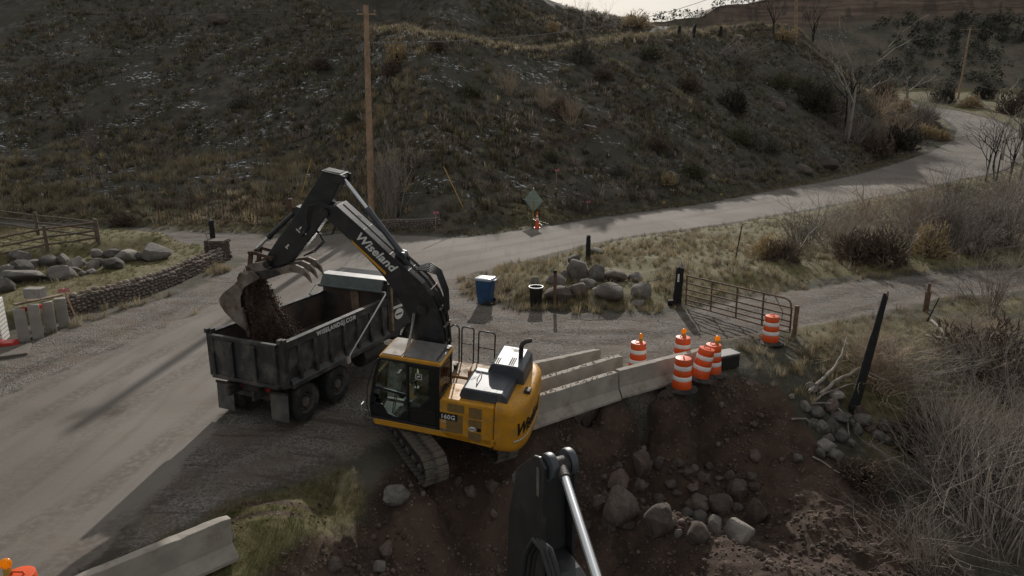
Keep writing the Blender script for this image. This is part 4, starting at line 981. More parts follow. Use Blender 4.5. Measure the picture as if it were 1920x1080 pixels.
        df = MB(); df.prism([(4.44, 1.86), (5.62, 1.80), (5.62, 1.90), (4.44, 1.94)], s * 1.006 - .006, s * 1.006 + .006); df.build('door_trim', 'white_paint', cab)
    link_text(cab, 'Wiseland', .105, 'letter_black', (4.73, -1.02, 1.59), (1, 0, 0), (0, 0, 1), .002, .2)
    ws = MB(); ws.bar((5.56, 0, 2.46), (5.72, 0, 1.98), .012, 1.7, (0, 1, 0)); ws.build('windscreen', 'glass', cab)
    stk = MB(); stk.tube([(4.34, -.9, .9), (4.34, -.9, 2.45), (4.30, -.9, 2.58)], .065, 12); stk.build('exhaust_stack', 'chrome', T, smoothf=40)
    lg = MB(); lg.prism([(5.0, .72), (6.95, .72), (7.05, .95), (6.9, 1.0), (6.2, 1.05)], -.5, .5); lg.box((7.17, 0, .72), (.14, 2.3, .3)); lg.build('front_bumper', 'aluminium', T, bevel=.02)
    return T

def link_text(parent, txt, size, mat, origin, xdir, ydir, bold=0, shear=0, spacing=1.0, name='lettering'):
    me = text_mesh(txt, size, mat, bold, shear, .004, spacing); me.name = name
    xd, yd = Vector(xdir).normalized(), Vector(ydir).normalized()
    me.transform(Matrix.Translation(origin) @ Matrix((xd, yd, xd.cross(yd))).transposed().to_4x4())
    return link(name, me, parent)
TRUCK = build_truck()

# ------------------------------------------------------------------ soil: the load in the box and the stream leaving the bucket
def lumps(name, pts, rads, mat, seed=1):
    """many small irregular clods as one mesh"""
    rng = np.random.default_rng(seed)
    bm = bmesh.new(); bmesh.ops.create_icosphere(bm, subdivisions=1, radius=1); B = np.array([v.co[:] for v in bm.verts]); Fb = np.array([[v.index for v in f.verts] for f in bm.faces]); bm.free()
    n = len(pts); k = len(B)
    J = B[None] * (1 + rng.uniform(-.35, .35, (n, k, 1))) * rads[:, None, None] * rng.uniform(.7, 1.3, (n, 1, 3)) + pts[:, None]
    F = Fb[None] + (np.arange(n) * k)[:, None, None]
    return link(name, mesh_np(name, J.reshape(-1, 3), F.reshape(-1, 3), mat))

def soil_stream():
    rng = np.random.default_rng(7)
    # dense body of the stream: a ragged tapering curtain leaving the bucket mouth
    nt, na = 46, 44; V = []
    for i in range(nt):
        t = i / (nt - 1); cx = 5.42 - .22 * t - .42 * t * t; cz = 3.98 - 1.95 * t; hw = .25 + .30 * t - .08 * math.exp(-((t - .25) / .15) ** 2)
        for k in range(na):
            a = 2 * math.pi * k / na; q = 1 + .34 * float(fbm(np.array([a * 1.9 + 3]), np.array([t * 3.2]), .8, 3, 300)[0]) + .22 * float(fbm(np.array([a * 4.0]), np.array([t * 9.]), .8, 3, 310)[0])
            V.append(exc_pt((cx - hw * q * math.cos(a), -.05 + (.40 + .06 * t) * q * math.sin(a), cz + .05 * math.sin(5 * a)))[:])
    F = [(i * na + k, i * na + (k + 1) % na, (i + 1) * na + (k + 1) % na, (i + 1) * na + k) for i in range(nt - 1) for k in range(na)]
    body = MB(); body.add(V, F + [tuple(range(na)), tuple(range((nt - 1) * na, nt * na))]); o = body.build('falling_soil', 'falling_soil', None, smoothf=180)
    tag(o, 'dark brown soil pouring from the excavator bucket into the truck box', 'soil', kind='stuff')
    n = 15000
    t = rng.uniform(0, 1, n) ** .8; cx = 5.42 - .22 * t - .42 * t * t; cz = 3.98 - 1.95 * t; hw = .25 + .30 * t
    a = rng.uniform(0, 2 * np.pi, n); q = .85 + np.abs(rng.normal(0, .22, n)) * (.4 + .9 * t) * np.where(np.cos(a) > 0, 1.35, .6)
    x = cx - hw * q * np.cos(a); y = -.05 + (.40 + .06 * t) * q * np.sin(a); z = cz + rng.normal(0, .05, n)
    P = np.array([exc_pt((u, v, w))[:] for u, v, w in zip(x, y, z)])
    r = np.where(rng.uniform(size=n) < .015, rng.uniform(.025, .05, n), rng.uniform(.005, .018, n))
    tag(lumps('soil_spray', P, r, 'falling_soil', 3), 'spray of crumbs around the soil falling from the bucket', 'soil', kind='stuff')
    # load lying in the box
    me_x = np.linspace(-.72, 3.95, 46); me_y = np.linspace(-1.13, 1.13, 26); X, Y = np.meshgrid(me_x, me_y)
    H = 1.34 + .42 * np.exp(-((X - 1.0) ** 2 / 1.3 + (Y - .5) ** 2 / .6)) + .16 * fbm(X, Y, .8, 4, 71) + .12 * fbm(X, Y, .2, 2, 72)
    c, s = math.cos(1.162), math.sin(1.162)
    V = np.stack([-6.637 + c * X - s * Y, 17.526 + s * X + c * Y, H], -1).reshape(-1, 3)
    I = np.arange(X.size).reshape(X.shape); Q = np.stack([I[:-1, :-1], I[:-1, 1:], I[1:, 1:], I[1:, :-1]], -1).reshape(-1, 4)
    tag(link('soil_load', mesh_np('soil_load', V, Q, 'falling_soil', True)), 'heap of brown soil lying in the box of the dump truck', 'soil', kind='stuff')
soil_stream()
# ------------------------------------------------------------------ concrete barriers
def make_barrier(p0, p1, z, label, chip=0):
    p0, p1 = Vector((*p0, z)), Vector((*p1, z)); d = p1 - p0; L = d.length
    o = thing('concrete_barrier', label, 'barrier', p0, (0, 0, math.atan2(d.y, d.x)), 'concrete barriers along the dug bank')
    prof = [(-.29, 0), (.29, 0), (.29, .07), (.135, .30), (.10, .81), (-.10, .81), (-.135, .30), (-.29, .07)]
    rng = random.Random(int(L * 1000) + chip)
    n = 26; V = []; F = []
    for i in range(n + 1):
        x = L * i / n
        for j, (y, zz) in enumerate(prof):
            k = rng.uniform(-.006, .006)
            if zz > .7: k += -abs(rng.gauss(0, .012)) * (1.6 if i in (0, n) else .6)
            V.append((x + (rng.uniform(-.02, .02) if i in (0, n) else 0), y + rng.uniform(-.004, .004), zz + k))
    m = len(prof)
    F = [(i * m + j, i * m + (j + 1) % m, (i + 1) * m + (j + 1) % m, (i + 1) * m + j) for i in range(n) for j in range(m)] + [tuple(range(m)), tuple(range(n * m, n * m + m))]
    b = MB(); b.add(V, F); b.build('barrier_body', 'concrete', o, bevel=.012)
    if chip:
        lp = MB(); rr = random.Random(chip)
        for q in range(70):
            x = rr.uniform(.1, L - .1); s = rr.uniform(.005, .02); lp.box((x, rr.uniform(-.08, .08), .815 + s * .3), (s * 2, s * 1.6, s), Matrix.Rotation(rr.uniform(0, 3), 3, 'Z'))
        q = lp.build('dirt_crumbs', 'tyre_mark', o); q['kind'] = 'stuff'
    lo = MB(); lo.tube([(L - .01, 0, .55), (L + .035, 0, .55), (L + .035, 0, .45), (L - .01, 0, .45)], .012, 6); lo.build('joining_loop', 'rusty_steel', o)
    return o
def bar_from_end(end, start, L=3.75):
    e, s = Vector(end), Vector(start); d = (s - e).normalized(); return tuple(e + d * L), tuple(e)
make_barrier(*bar_from_end((3.02, 18.66), (.7, 16.95)), -.04, 'front concrete barrier beside the excavator tail, soil crumbs along its top', 5)
make_barrier((3.08, 18.72), (6.2, 20.66), -.02, 'front concrete barrier whose far end stands behind the clustered orange drums', 0)
make_barrier(*bar_from_end((3.36, 19.95), (.7, 17.95)), 0.0, 'middle concrete barrier, the second of three rows, dirt scattered on top', 9)
make_barrier(*bar_from_end((2.75, 20.5), (.6, 19.25)), 0.0, 'rearmost concrete barrier lying nearest the gravel drive')
make_barrier((-8.05, 8.55), (-5.3, 11.28), -.02, 'lone concrete barrier in the lower left corner at the road edge')

# ------------------------------------------------------------------ traffic drums
def drum_parts():
    r0, r1 = .30, .235                      # bottom and top radius
    rad_at = lambda z: r0 + (r1 - r0) * z / .98
    def band(za, zb, out=0.0):
        m = MB(); P = [(rad_at(za) - .03, za), (rad_at(za) + out - .008, za), (rad_at(za) + out, za + .015), (rad_at(zb) + out, zb - .015), (rad_at(zb) + out - .008, zb), (rad_at(zb) - .03, zb)]
        m.lathe(P, 32); return m
    return band, rad_at
def make_drum(xy, label, lamp=None, tilt=(0, 0), z=None, base_mat='rubber'):
    zz = gz(*xy) if z is None else z
    o = thing('traffic_drum', label, 'traffic drum', (xy[0], xy[1], zz + .0), (tilt[0], tilt[1], random.Random(int(xy[0] * 99)).uniform(0, 3)), 'orange and white traffic drums')
    band, ra = drum_parts()
    b = MB(); b.lathe([(.47, -.01), (.48, .02), (.46, .045), (.36, .06), (.31, .085), (.27, .09)], 28); b.build('rubber_base', base_mat, o, smoothf=40)
    for za, zb, m in ((.06, .33, 'drum_orange'), (.33, .465, 'drum_white'), (.465, .66, 'drum_orange'), (.66, .79, 'drum_white'), (.79, .98, 'drum_orange')):
        band(za, zb, .004 if m == 'drum_white' else 0.0).build('orange_band' if m == 'drum_orange' else 'white_band', m, o, smoothf=35)
    t = MB(); t.lathe([(.235, .975), (.23, .995), (.20, 1.0), (.06, 1.01)], 32); t.build('drum_top', 'drum_orange', o, smoothf=30)
    h = MB(); h.tube([(-.10, 0, 1.0), (-.08, 0, 1.055), (.08, 0, 1.055), (.10, 0, 1.0)], .018, 8); h.build('handle', 'drum_orange', o, smoothf=50)
    if lamp:
        l_ = MB(); l_.box((lamp[0], lamp[1], 1.06), (.10, .08, .13)); w = l_.build('warning_lamp', 'yellow_plastic', o, bevel=.012)
        e = MB(); e.lathe([(.03, -.045), (.085, -.03), (.092, 0), (.085, .03), (.03, .045)], 20, (lamp[0], lamp[1], 1.20), Matrix.Rotation(rad(90), 3, 'X') if lamp[2] else Matrix.Rotation(rad(90), 3, 'Y')); e.build('lens', 'lamp_amber', w, smoothf=40)
        o.rotation_euler[2] = lamp[3]
    return o
make_drum((5.1, 19.12), 'upright orange and white drum without lamp standing nearest the pit edge')
make_drum((5.78, 19.78), 'orange and white drum leaning left between two upright drums', None, (rad(3), rad(-11)))
make_drum((6.33, 20.30), 'orange drum with an amber lamp at the end of the front barrier', (.10, -.02, True, 0))
make_drum((9.2, 23.1), 'orange drum standing alone in front of the steel gate')
make_drum((4.02, 20.55), 'orange drum with an amber lamp standing behind the middle of the front barriers', (.08, .02, False, rad(10)))
make_drum((5.58, 21.15), 'orange drum with an amber lamp behind the right barrier, nearest the gravel drive', (.02, 0, True, rad(15)))
make_drum((-7.78, 9.28), 'orange drum with an amber lamp cut off by the lower left corner', (-.16, .0, True, 0))
ub = thing('utility_box', 'black utility box behind the lamp drum, lid greyed for reflected light', 'box', (6.95, 20.95, gz(6.95, 20.95)), (0, 0, rad(25)))
MB().box((0, 0, .2), (.78, .5, .44)).build('box_body', 'black_plastic', ub, bevel=.04, seg=3); MB().box((0, 0, .45), (.82, .54, .06)).build('lid', 'grey_plastic', ub, bevel=.025, seg=3)  # grey lid colour stands in for light reflected off the dark top

# ------------------------------------------------------------------ bins, posts and gate by the drive
def lofted(rings):
    n = len(rings[0]); V = [p for r in rings for p in r]; F = [(j * n + i, j * n + (i + 1) % n, (j + 1) * n + (i + 1) % n, (j + 1) * n + i) for j in range(len(rings) - 1) for i in range(n)] + [tuple(range(n)), tuple(range((len(rings) - 1) * n, len(rings) * n))]
    m = MB(); m.add(V, F); return m
rc = thing('recycling_cart', 'blue wheeled recycling cart with a pale lid on the gravel', 'bin', (-1.15, 28.55, gz(-1.15, 28.55)), (0, 0, rad(158)))
rect = lambda a, b, z, dx=0: [(-a + dx, -b, z), (a + dx, -b, z), (a + dx, b, z), (-a + dx, b, z)]
lofted([rect(.27, .25, .06), rect(.34, .32, .95), rect(.35, .33, 1.08)]).build('cart_body', 'bin_blue', rc, bevel=.04, seg=3)
lofted([rect(.40, .36, 1.09), rect(.41, .37, 1.14), rect(.36, .32, 1.20, .02), rect(.2, .2, 1.22)]).build('lid', 'bin_lid', rc, bevel=.015)
MB().box((-.36, 0, 1.0), (.06, .6, .08)).build('rim_handle', 'bin_blue', rc, bevel=.015)
hb_ = MB(); hb_.tube([(-.38, -.26, 1.1), (-.46, -.24, 1.12), (-.46, .24, 1.12), (-.38, .26, 1.1)], .016, 6); hb_.build('handle_bar', 'bin_blue', rc, smoothf=50)
for s in (-1, 1):
    w = MB(); w.lathe([(.04, -.03), (.13, -.03), (.14, 0), (.13, .03), (.04, .03)], 18, (-.24, s * .29, .14), Matrix.Rotation(rad(90), 3, 'X')); w.build('wheel', 'black_plastic', rc, smoothf=30)
lg = MB()
for k in range(3):
    a = rad(120 * k + 90); a2 = a + rad(85)
    lg.tube([(-.002, .07 * math.cos(a + (a2 - a) * i / 4), .80 + .07 * math.sin(a + (a2 - a) * i / 4)) for i in range(5)], [.016, .016, .016, .018, .004], 5)
lgo = lg.build('recycling_mark', 'letter_white', rc, loc=(.338, .0, 0), rot=(0, rad(0), 0))
tc_ = thing('trash_can', 'round black trash can with a white rim beside the boulders', 'bin', (1.02, 28.05, gz(1.02, 28.05)))
m = MB(); m.lathe([(.22, 0), (.235, .02), (.29, .80), (.30, .84), (.275, .84), (.265, .80), (.21, .05), (.05, .05)], 32); m.build('can_body', 'black_plastic', tc_, smoothf=40)
m = MB(); m.lathe([(.283, .828), (.312, .828), (.312, .862), (.283, .862)], 32, closed=True); m.build('rim', 'white_paint', tc_, smoothf=40)

def rough_post(name, p, h, r0, r1, mat, label, cat='post', lean=(0, 0), n=9, seed=1, jag=.15, parts=None):
    """weathered or burnt post with an uneven skin and a broken top"""
    rng = random.Random(seed); V = []; K = 11
    for i in range(K):
        t = i / (K - 1); r = r0 + (r1 - r0) * t
        for k in range(n):
            a = 2 * math.pi * k / n; q = r * (1 + .22 * math.sin(3 * a + seed) * .4 + rng.uniform(-.12, .12))
            V.append((q * math.cos(a) + lean[0] * h * t, q * math.sin(a) + lean[1] * h * t, h * t + (rng.uniform(-jag, jag) * .8 if i == K - 1 else 0) - .12 * (i == 0)))
    F = [(i * n + k, i * n + (k + 1) % n, (i + 1) * n + (k + 1) % n, (i + 1) * n + k) for i in range(K - 1) for k in range(n)] + [tuple(range(n)), tuple(range((K - 1) * n, K * n))]
    b = MB(); b.add(V, F); o = b.build(name, mat, None, smoothf=50, loc=p)
    return tag(o, label, cat)
def G(px, py): return tuple(float(v) for v in on_land(px, py))
rough_post('charred_post', G(1102, 487), 1.25, .14, .12, 'charred_wood', 'short charred black post between the boulders and the road', seed=2)
gpost = thing('gate_post', 'thick burnt black gate post with a pale notice on it', 'post', (7.08, 28.3, gz(7.08, 28.3)))
q = rough_post('post_shaft', (0, 0, 0), 1.72, .19, .17, 'charred_wood', None, None, (.05, -.02), seed=4); q.parent = gpost; 
for kk in ('label', 'category'):
    if kk in q: del q[kk]
MB().box((-.03, -.20, 1.22), (.07, .02, .34)).build('notice', 'white_paint', gpost); MB().box((-.22, -.1, .12), (.35, .25, .22)).build('post_footing', 'charred_wood', gpost, bevel=.04)
m = MB(); m.tube([(.06, 0, 1.7), (.12, .02, 1.82), (.10, .05, 1.92)], [.05, .03, .01], 6); m.build('splinter', 'bare_branch', gpost)
def gate():
    A, B = Vector((7.36, 27.95, 0)), Vector((10.12, 23.72, 0)); d = B - A; L = d.length
    zA, zB = gz(A.x, A.y) + .16, gz(B.x, B.y) + .16
    o = thing('tube_gate', 'long rusty steel tube gate hung between two posts', 'gate', (A.x, A.y, zA), (0, math.atan2(zA - zB, L), math.atan2(d.y, d.x)))
    H = 1.24; zs = [0, .21, .42, .66, .93, H]
    for i, z in enumerate(zs):
        m = MB(); pts = [(0, 0, z), (L * .5, 0, z), (L, 0, z)] if i < 5 else [(0, 0, z), (L * .5, 0, z), (L - .28, 0, z), (L - .1, 0, z - .06), (L - .02, 0, z - .16), (L, 0, z - .34)]
        m.tube(pts, .034, 8); m.build('gate_rail', 'gate_rust', o, smoothf=50)
    for x in (.02, L * .27, L * .52, L * .76, L):
        m = MB(); m.bar((x, .028, 0), (x, .028, H if x < L - .1 else H - .3), .07, .02, (0, 1, 0)); m.build('upright', 'gate_rust', o)
    m = MB(); m.tube([(L - .75, .03, H), (L - .35, .03, H - .55), (L - .38, .03, H - .9)], .016, 6); m.build('brace', 'gate_rust', o, smoothf=50)
    rough_post('rusty_post', (B.x + .14, B.y - .12, gz(B.x + .14, B.y)), 1.22, .085, .08, 'gate_rust', 'rusty steel post at the free end of the tube gate', seed=6, jag=.01, n=8)
gate()
wp_ = G(1040, 573)
o = thing('wooden_post', 'brown wooden post with a dark top in front of the boulders', 'post', wp_); m = MB(); m.box((0, 0, .68), (.13, .13, 1.5)); m.build('post_shaft', 'brown_wood', o, bevel=.01); m = MB(); m.cyl((0, 0, 1.40), (0, 0, 1.56), .075); m.build('post_cap', 'charred_wood', o, smoothf=40)
m = MB(); a, b = Vector(wp_) + Vector((0, 0, .95)), Vector((7.0, 28.3, 1.35)); m.tube([a.lerp(b, t) - Vector((0, 0, .55 * 4 * t * (1 - t) * .5)) for t in np.linspace(0, 1, 12)], .014, 5); tag(m.build('rope', 'wire', None, smoothf=50), 'thin sagging cable between the wooden post and the gate post', 'cable')
p = G(1378, 490); rough_post('thin_stake', p, 1.95, .035, .03, 'charred_wood', 'thin dark stake leaning right in the dry grass beyond the gate', 'stake', (.13, .05), 6, 8, .02)
p = G(1735, 585); o = thing('marker_post', 'brown marker post with a narrow top beside the gravel drive', 'post', p); MB().box((0, 0, .4), (.16, .16, .95)).build('post_shaft', 'brown_wood', o, bevel=.012); MB().box((0, 0, 1.03), (.09, .09, .40)).build('post_cap', 'brown_wood', o, bevel=.008)
p = G(1738, 603); rough_post('burnt_stick', p, .95, .035, .025, 'charred_wood', 'burnt stick leaning right just below the marker post', 'stick', (.42, .1), 6, 12, .03)
p = G(1598, 772); rough_post('burnt_snag', p, 3.75, .155, .085, 'charred_wood', 'tall burnt black trunk leaning right above the rubble', 'tree trunk', (.17, .05), 11, 15, .18)

# ------------------------------------------------------------------ road works sign, cone, survey stakes
p = G(1000, 419)
sg = thing('roadwork_sign', 'diamond road sign seen from its grey green back on a folding stand', 'sign', p, (0, 0, rad(-38)))
m = MB(); m.prism([(0, -.86), (.86, 0), (0, .86), (-.86, 0)], -.008, .008); m.build('sign_panel', 'sign_back', sg, loc=(0, 0, 1.72))
m = MB(); m.bar((-.8, -.03, 1.72), (.8, -.03, 1.72), .02, .04); m.bar((0, -.03, .9), (0, -.03, 2.55), .02, .04, (0, 1, 0)); m.build('sign_brace', 'aluminium', sg)
m = MB(); m.tube([(0, -.05, .25), (0, -.05, 1.8)], .03, 8); m.build('mast', 'yellow_plastic', sg)
for a in (20, 160, 200, 340):
    m = MB(); m.bar((0, 0, .32), (1.15 * math.cos(rad(a)), 1.15 * math.sin(rad(a)), .02), .04, .04); m.build('stand_leg', 'aluminium', sg)
m = MB(); m.lathe([(.05, 0), (.06, .05), (.02, .1)], 10, (0, 0, 2.56)); m.build('sign_knob', 'white_paint', sg)
p = G(1007, 428)
cn = thing('traffic_cone', 'slim orange traffic cone with white collars beside the diamond sign', 'cone', p)
MB().box((0, 0, .03), (.45, .45, .07)).build('cone_base', 'drum_orange', cn, bevel=.02)
for za, zb, m_ in ((.06, .62, 'drum_orange'), (.62, .74, 'drum_white'), (.74, .84, 'drum_orange'), (.84, .94, 'drum_white'), (.94, 1.18, 'drum_orange')):
    r = lambda z: .17 - .125 * z / 1.18
    m = MB(); m.lathe([(r(za) - .02, za), (r(za), za), (r(zb), zb), (r(zb) - .02, zb)], 20); m.build('cone_body' if m_ == 'drum_orange' else 'white_collar', m_, cn, smoothf=40)
def stake(px, py, h, label, lean=(0, 0), ribbon=True):
    p = G(px, py); o = thing('survey_stake', label, 'stake', p, group='survey stakes')
    m = MB(); m.bar((0, 0, -.1), (lean[0] * h, lean[1] * h, h), .06, .03); m.build('stake_shaft', 'stake_wood', o)
    if ribbon:
        m = MB(); q = Vector((lean[0] * h, lean[1] * h, h))
        for a in (0, 2.1, 4.2): m.add([q + Vector((0, 0, -.02)), q + Vector((.22 * math.cos(a), .22 * math.sin(a), .06)), q + Vector((.26 * math.cos(a), .26 * math.sin(a), -.14)), q + Vector((.02, 0, -.12))], [(0, 1, 2, 3)])
        m.lathe([(.05, -.1), (.055, 0)], 8, tuple(q)); m.build('ribbon', 'pink_ribbon', o)
stake(817, 428, 1.15, 'survey stake with pink ribbon at the end of the low stone wall')
stake(1101, 404, 1.15, 'survey stake with pink ribbon at the road edge beside the dark bush')
stake(1043, 343, 1.1, 'survey stake up on the slope above the diamond sign')
stake(142, 592, 1.1, 'tilted survey stake with pink ribbon leaning at the near end of the cobble wall', (-.35, .1))
for (bx, by), (tx, ty), lb in [((868, 389), (832, 316), 'yellow guy wire guard slanting left on the slope beyond the pole'), ((562, 376), (584, 306), 'yellow guy wire guard slanting right behind the excavator stick')]:
    p = Vector(G(bx, by)); dd = p.length / FOC; m = MB(); m.tube([p, p + Vector(((tx - bx) * dd, 0.6, (by - ty) * dd * 1.02))], .034, 8); tag(m.build('guy_guard', 'yellow_plastic', None, smoothf=50), lb, 'guy guard')
for px, py, lb in [(1242, 390, 'small yellow marker flag at the road edge under the hill'), (1350, 374, 'small yellow marker flag farther right along the hill road')]:
    p = Vector(G(px, py)); o = thing('marker_flag', lb, 'flag', p); m = MB(); m.tube([(0, 0, -.05), (0, 0, .55)], .012, 5); m.build('flag_stem', 'wire', o); m = MB(); m.box((.1, 0, .48), (.22, .012, .18)); m.build('flag_cloth', 'yellow_plastic', o)

# ------------------------------------------------------------------ utility poles and wires
def pole(px, base_py, top, label, r=.2, arms=True, rot=0):
    p = Vector(G(px, base_py)); dist = p.y
    d = ray(*top); t = dist / d[1]; tp = Vector((t * d[0], dist, CAM_H + t * d[2]))
    o = thing('utility_pole', label, 'utility pole', p, group='utility poles')
    m = MB(); m.tube([(0, 0, -.6), (tp - p) * .5, tp - p], [r, r * .85, r * .68], 12); m.build('pole_shaft', 'pole_wood', o, smoothf=50)
    a = Vector((math.cos(rot), math.sin(rot), 0)); top_l = tp - p
    if arms:
        for dz, w in arms:
            m = MB(); m.bar(top_l - Vector((0, 0, dz)) - a * w, top_l - Vector((0, 0, dz)) + a * w, .12, .10); m.build('cross_arm', 'pole_wood', o)
            for s in (-.9, .9):
                m = MB(); q = top_l - Vector((0, 0, dz - .1)) + a * w * s; m.lathe([(.05, 0), (.08, .08), (.03, .2)], 8, tuple(q)); m.build('insulator', 'grey_plastic', o, smoothf=40)
    return o, p, tp
P1, p1b, p1t = pole(697, 418, (686, 10), 'tall tan utility pole rising behind the bare pink bush', .26, [(.55, .62)], rad(10))
P2, p2b, p2t = pole(1492, 84, (1495, -150), 'utility pole on the hilltop bench between two burnt trees', .26, [(.5, 1.2)], rad(40))
P3, p3b, p3t = pole(1796, 186, (1820, 52), 'far utility pole with a cross arm beside the road bend', .24, [(.4, 2.4)], rad(-8))
def wire(a, b, sag, r, label, name='wire'):
    a, b = Vector(a), Vector(b); m = MB(); m.tube([a.lerp(b, t) - Vector((0, 0, 4 * sag * t * (1 - t))) for t in np.linspace(0, 1, 20)], r, 5); tag(m.build(name, 'wire', None, smoothf=60), label, 'wire')
wire(p1t - Vector((0, 0, .35)), (-70, 62, p1t.z + 4.2), 1.2, .012, 'upper overhead wire running left from the near pole', 'overhead_wire')
wire(p1t - Vector((0, 0, 2.6)), (-70, 62, p1t.z - .2), 1.4, .012, 'lower overhead wire running left from the near pole', 'overhead_wire')
wire(p1t - Vector((0, 0, 2.4)), p2t - Vector((0, 0, 5.5)), 3.4, .030, 'pale overhead wire sagging across the hillside to the hilltop pole', 'overhead_wire')
wire(p1t - Vector((0, 0, .5)), Vector(G(750, 150)), .0, .018, 'guy wire slanting right from the near pole top', 'guy_wire')
wire(p1t - Vector((0, 0, .5)), Vector(G(655, 95)), .0, .018, 'guy wire slanting left from the near pole top', 'guy_wire')
wire(p3t - Vector((0, 0, 7.2)), p3t + Vector((-40, 18, -7.4)), .6, .05, 'far cable stretched across the road bend to the hill nose', 'overhead_wire')
wire(p3t - Vector((0, 0, 7.2)), p3t + Vector((30, 4, -6.6)), .5, .05, 'far cable running right from the bend pole', 'overhead_wire')

# ------------------------------------------------------------------ left side: rail fence, iron fence, cobble walls, concrete posts
def rail_fence(posts, label, Hp=1.38):
    o = thing('rail_fence', label, 'fence', posts[0], group='split rail fences'); b0 = Vector(posts[0])
    for p in posts:
        q = Vector(p) - b0; m = MB(); m.tube([q + Vector((0, 0, -.2)), q + Vector((.0, 0, Hp))], [.10, .088], 9); m.build('post', 'fence_wood', o, smoothf=50)
    rng = random.Random(len(posts))
    for a, b in zip(posts[:-1], posts[1:]):
        a, b = Vector(a) - b0, Vector(b) - b0
        for h in (.38, .78, 1.18):
            m = MB(); m.tube([a + Vector((0, 0, h + rng.uniform(-.03, .03))), (a + b) / 2 + Vector((0, 0, h + rng.uniform(-.05, .03))), b + Vector((0, 0, h + rng.uniform(-.03, .03)))], [.06, .055, .05], 8); m.build('rail', 'fence_wood', o, smoothf=50)
cpost = G(186, 457); f1 = G(90, 471); b1 = G(72, 441)
ext = lambda a, b, k: (b[0] + (b[0] - a[0]) * k, b[1] + (b[1] - a[1]) * k)
f2 = ext(cpost, f1, 1.0); f3 = ext(cpost, f1, 2.0); b2 = ext(cpost, b1, .9)
rail_fence([cpost, f1, (*f2, gz(*f2)), (*f3, gz(*f3))], 'near run of the brown rail fence, above the row of boulders')
c2 = (cpost[0] - .25, cpost[1] + .3, cpost[2]); rail_fence([c2, b1, (*b2, gz(*b2))], 'far run of the brown rail fence, along the gravel lane')
def iron_fence():
    A, B = Vector(G(300, 421)), Vector(G(548, 428)); n = 36
    o = thing('iron_fence', 'thin dark iron picket fence at the foot of the slope behind the lane', 'fence', A)
    for i in range(n + 1):
        t = i / n; p = A.lerp(B, t); p.z = gz(p.x, p.y); q = p - A; m = MB(); m.tube([q + Vector((0, 0, -.1)), q + Vector((0, 0, 1.95 if i % 9 else 2.1))], .018 if i % 9 else .045, 5); m.build('picket' if i % 9 else 'post', 'gate_rust', o)
    for h in (.3, 1.8):
        m = MB(); m.tube([(A.lerp(B, t).x - A.x, A.lerp(B, t).y - A.y, gz(A.lerp(B, t).x, A.lerp(B, t).y) - A.z + h) for t in np.linspace(0, 1, 12)], .02, 5); m.build('fence_rail', 'gate_rust', o)
    e = B - A; m = MB(); m.box((e.x, e.y, e.z + 1.1), (.3, .3, 2.0)); m.build('end_post', 'brown_wood', o, bevel=.02)
iron_fence()

def cobbles(path, h, thick, name, parent, seed, face=1, size=(.11, .17), z0=None, cap=False):
    """rounded cobbles set in rows on one face of a wall that follows a path"""
    rng = np.random.default_rng(seed); P = []; R = []
    seg = [(Vector(a), Vector(b)) for a, b in zip(path[:-1], path[1:])]
    for a, b in seg:
        d = (b - a); L = d.length; d.normalize(); nr = Vector((d.y, -d.x)) * face
        rows = int(h / .125)
        for r in (range(rows) if not cap else (rows,)):
            x = rng.uniform(0, .1)
            while x < L:
                w = rng.uniform(*size); c = a + d * (x + w / 2) + nr * (thick / 2 + rng.uniform(-.03, .03))
                P.append((c.x, c.y, (gz(c.x + nr.x * .3, c.y + nr.y * .3) if z0 is None else z0) + .05 + r * h / rows + rng.uniform(-.04, .04))); R.append(w * rng.uniform(.40, .58)); x += w * rng.uniform(.9, 1.15)
    P = np.array(P) - np.array(parent.location); R = np.array(R)
    bm = bmesh.new(); bmesh.ops.create_icosphere(bm, subdivisions=1, radius=1); Bv = np.array([v.co[:] for v in bm.verts]); Fb = np.array([[v.index for v in f.verts] for f in bm.faces]); bm.free()
    n, k = len(P), len(Bv); J = Bv[None] * (1 + rng.uniform(-.15, .15, (n, k, 1))) * (R[:, None] * np.array([1, 1, .62]))[:, None, :] + P[:, None]
    o = link(name, mesh_np(name, J.reshape(-1, 3), (Fb[None] + (np.arange(n) * k)[:, None, None]).reshape(-1, 3), 'rock_cobble', True), parent); o['kind'] = 'stuff'
    return o
def wall_core(path, h, th, mat, parent, cap=.0):
    b0 = Vector(parent.location); m = MB(); rng = random.Random(4)
    pts = []
    for a, b in zip(path[:-1], path[1:]):
        a, b = Vector(a), Vector(b); n = max(2, int((b - a).length / .5)); pts += [a.lerp(b, i / n) for i in range(n)]
    pts.append(Vector(path[-1])); V = []
    for i, p in enumerate(pts):
        d = (pts[min(i + 1, len(pts) - 1)] - pts[max(i - 1, 0)]).normalized(); nr = Vector((d.y, -d.x))
        zb = min(gz(p.x + nr.x * .4, p.y + nr.y * .4), gz(p.x, p.y)) - .2; zt = gz(p.x + nr.x * .5, p.y + nr.y * .5) + h + rng.uniform(-.02, .02)
        for s, z in ((1, zb), (1, zt - .02), (.6, zt + cap), (-.6, zt + cap), (-1, zt - .02), (-1, zb)): V.append((p.x + nr.x * th / 2 * s - b0.x, p.y + nr.y * th / 2 * s - b0.y, z - b0.z))
    k = 6; F = [(i * k + j, i * k + (j + 1) % k, (i + 1) * k + (j + 1) % k, (i + 1) * k + j) for i in range(len(pts) - 1) for j in range(k)] + [tuple(range(k)), tuple(range((len(pts) - 1) * k, len(pts) * k))]
    m.add(V, F); return m.build('wall_core', mat, parent, smoothf=40)
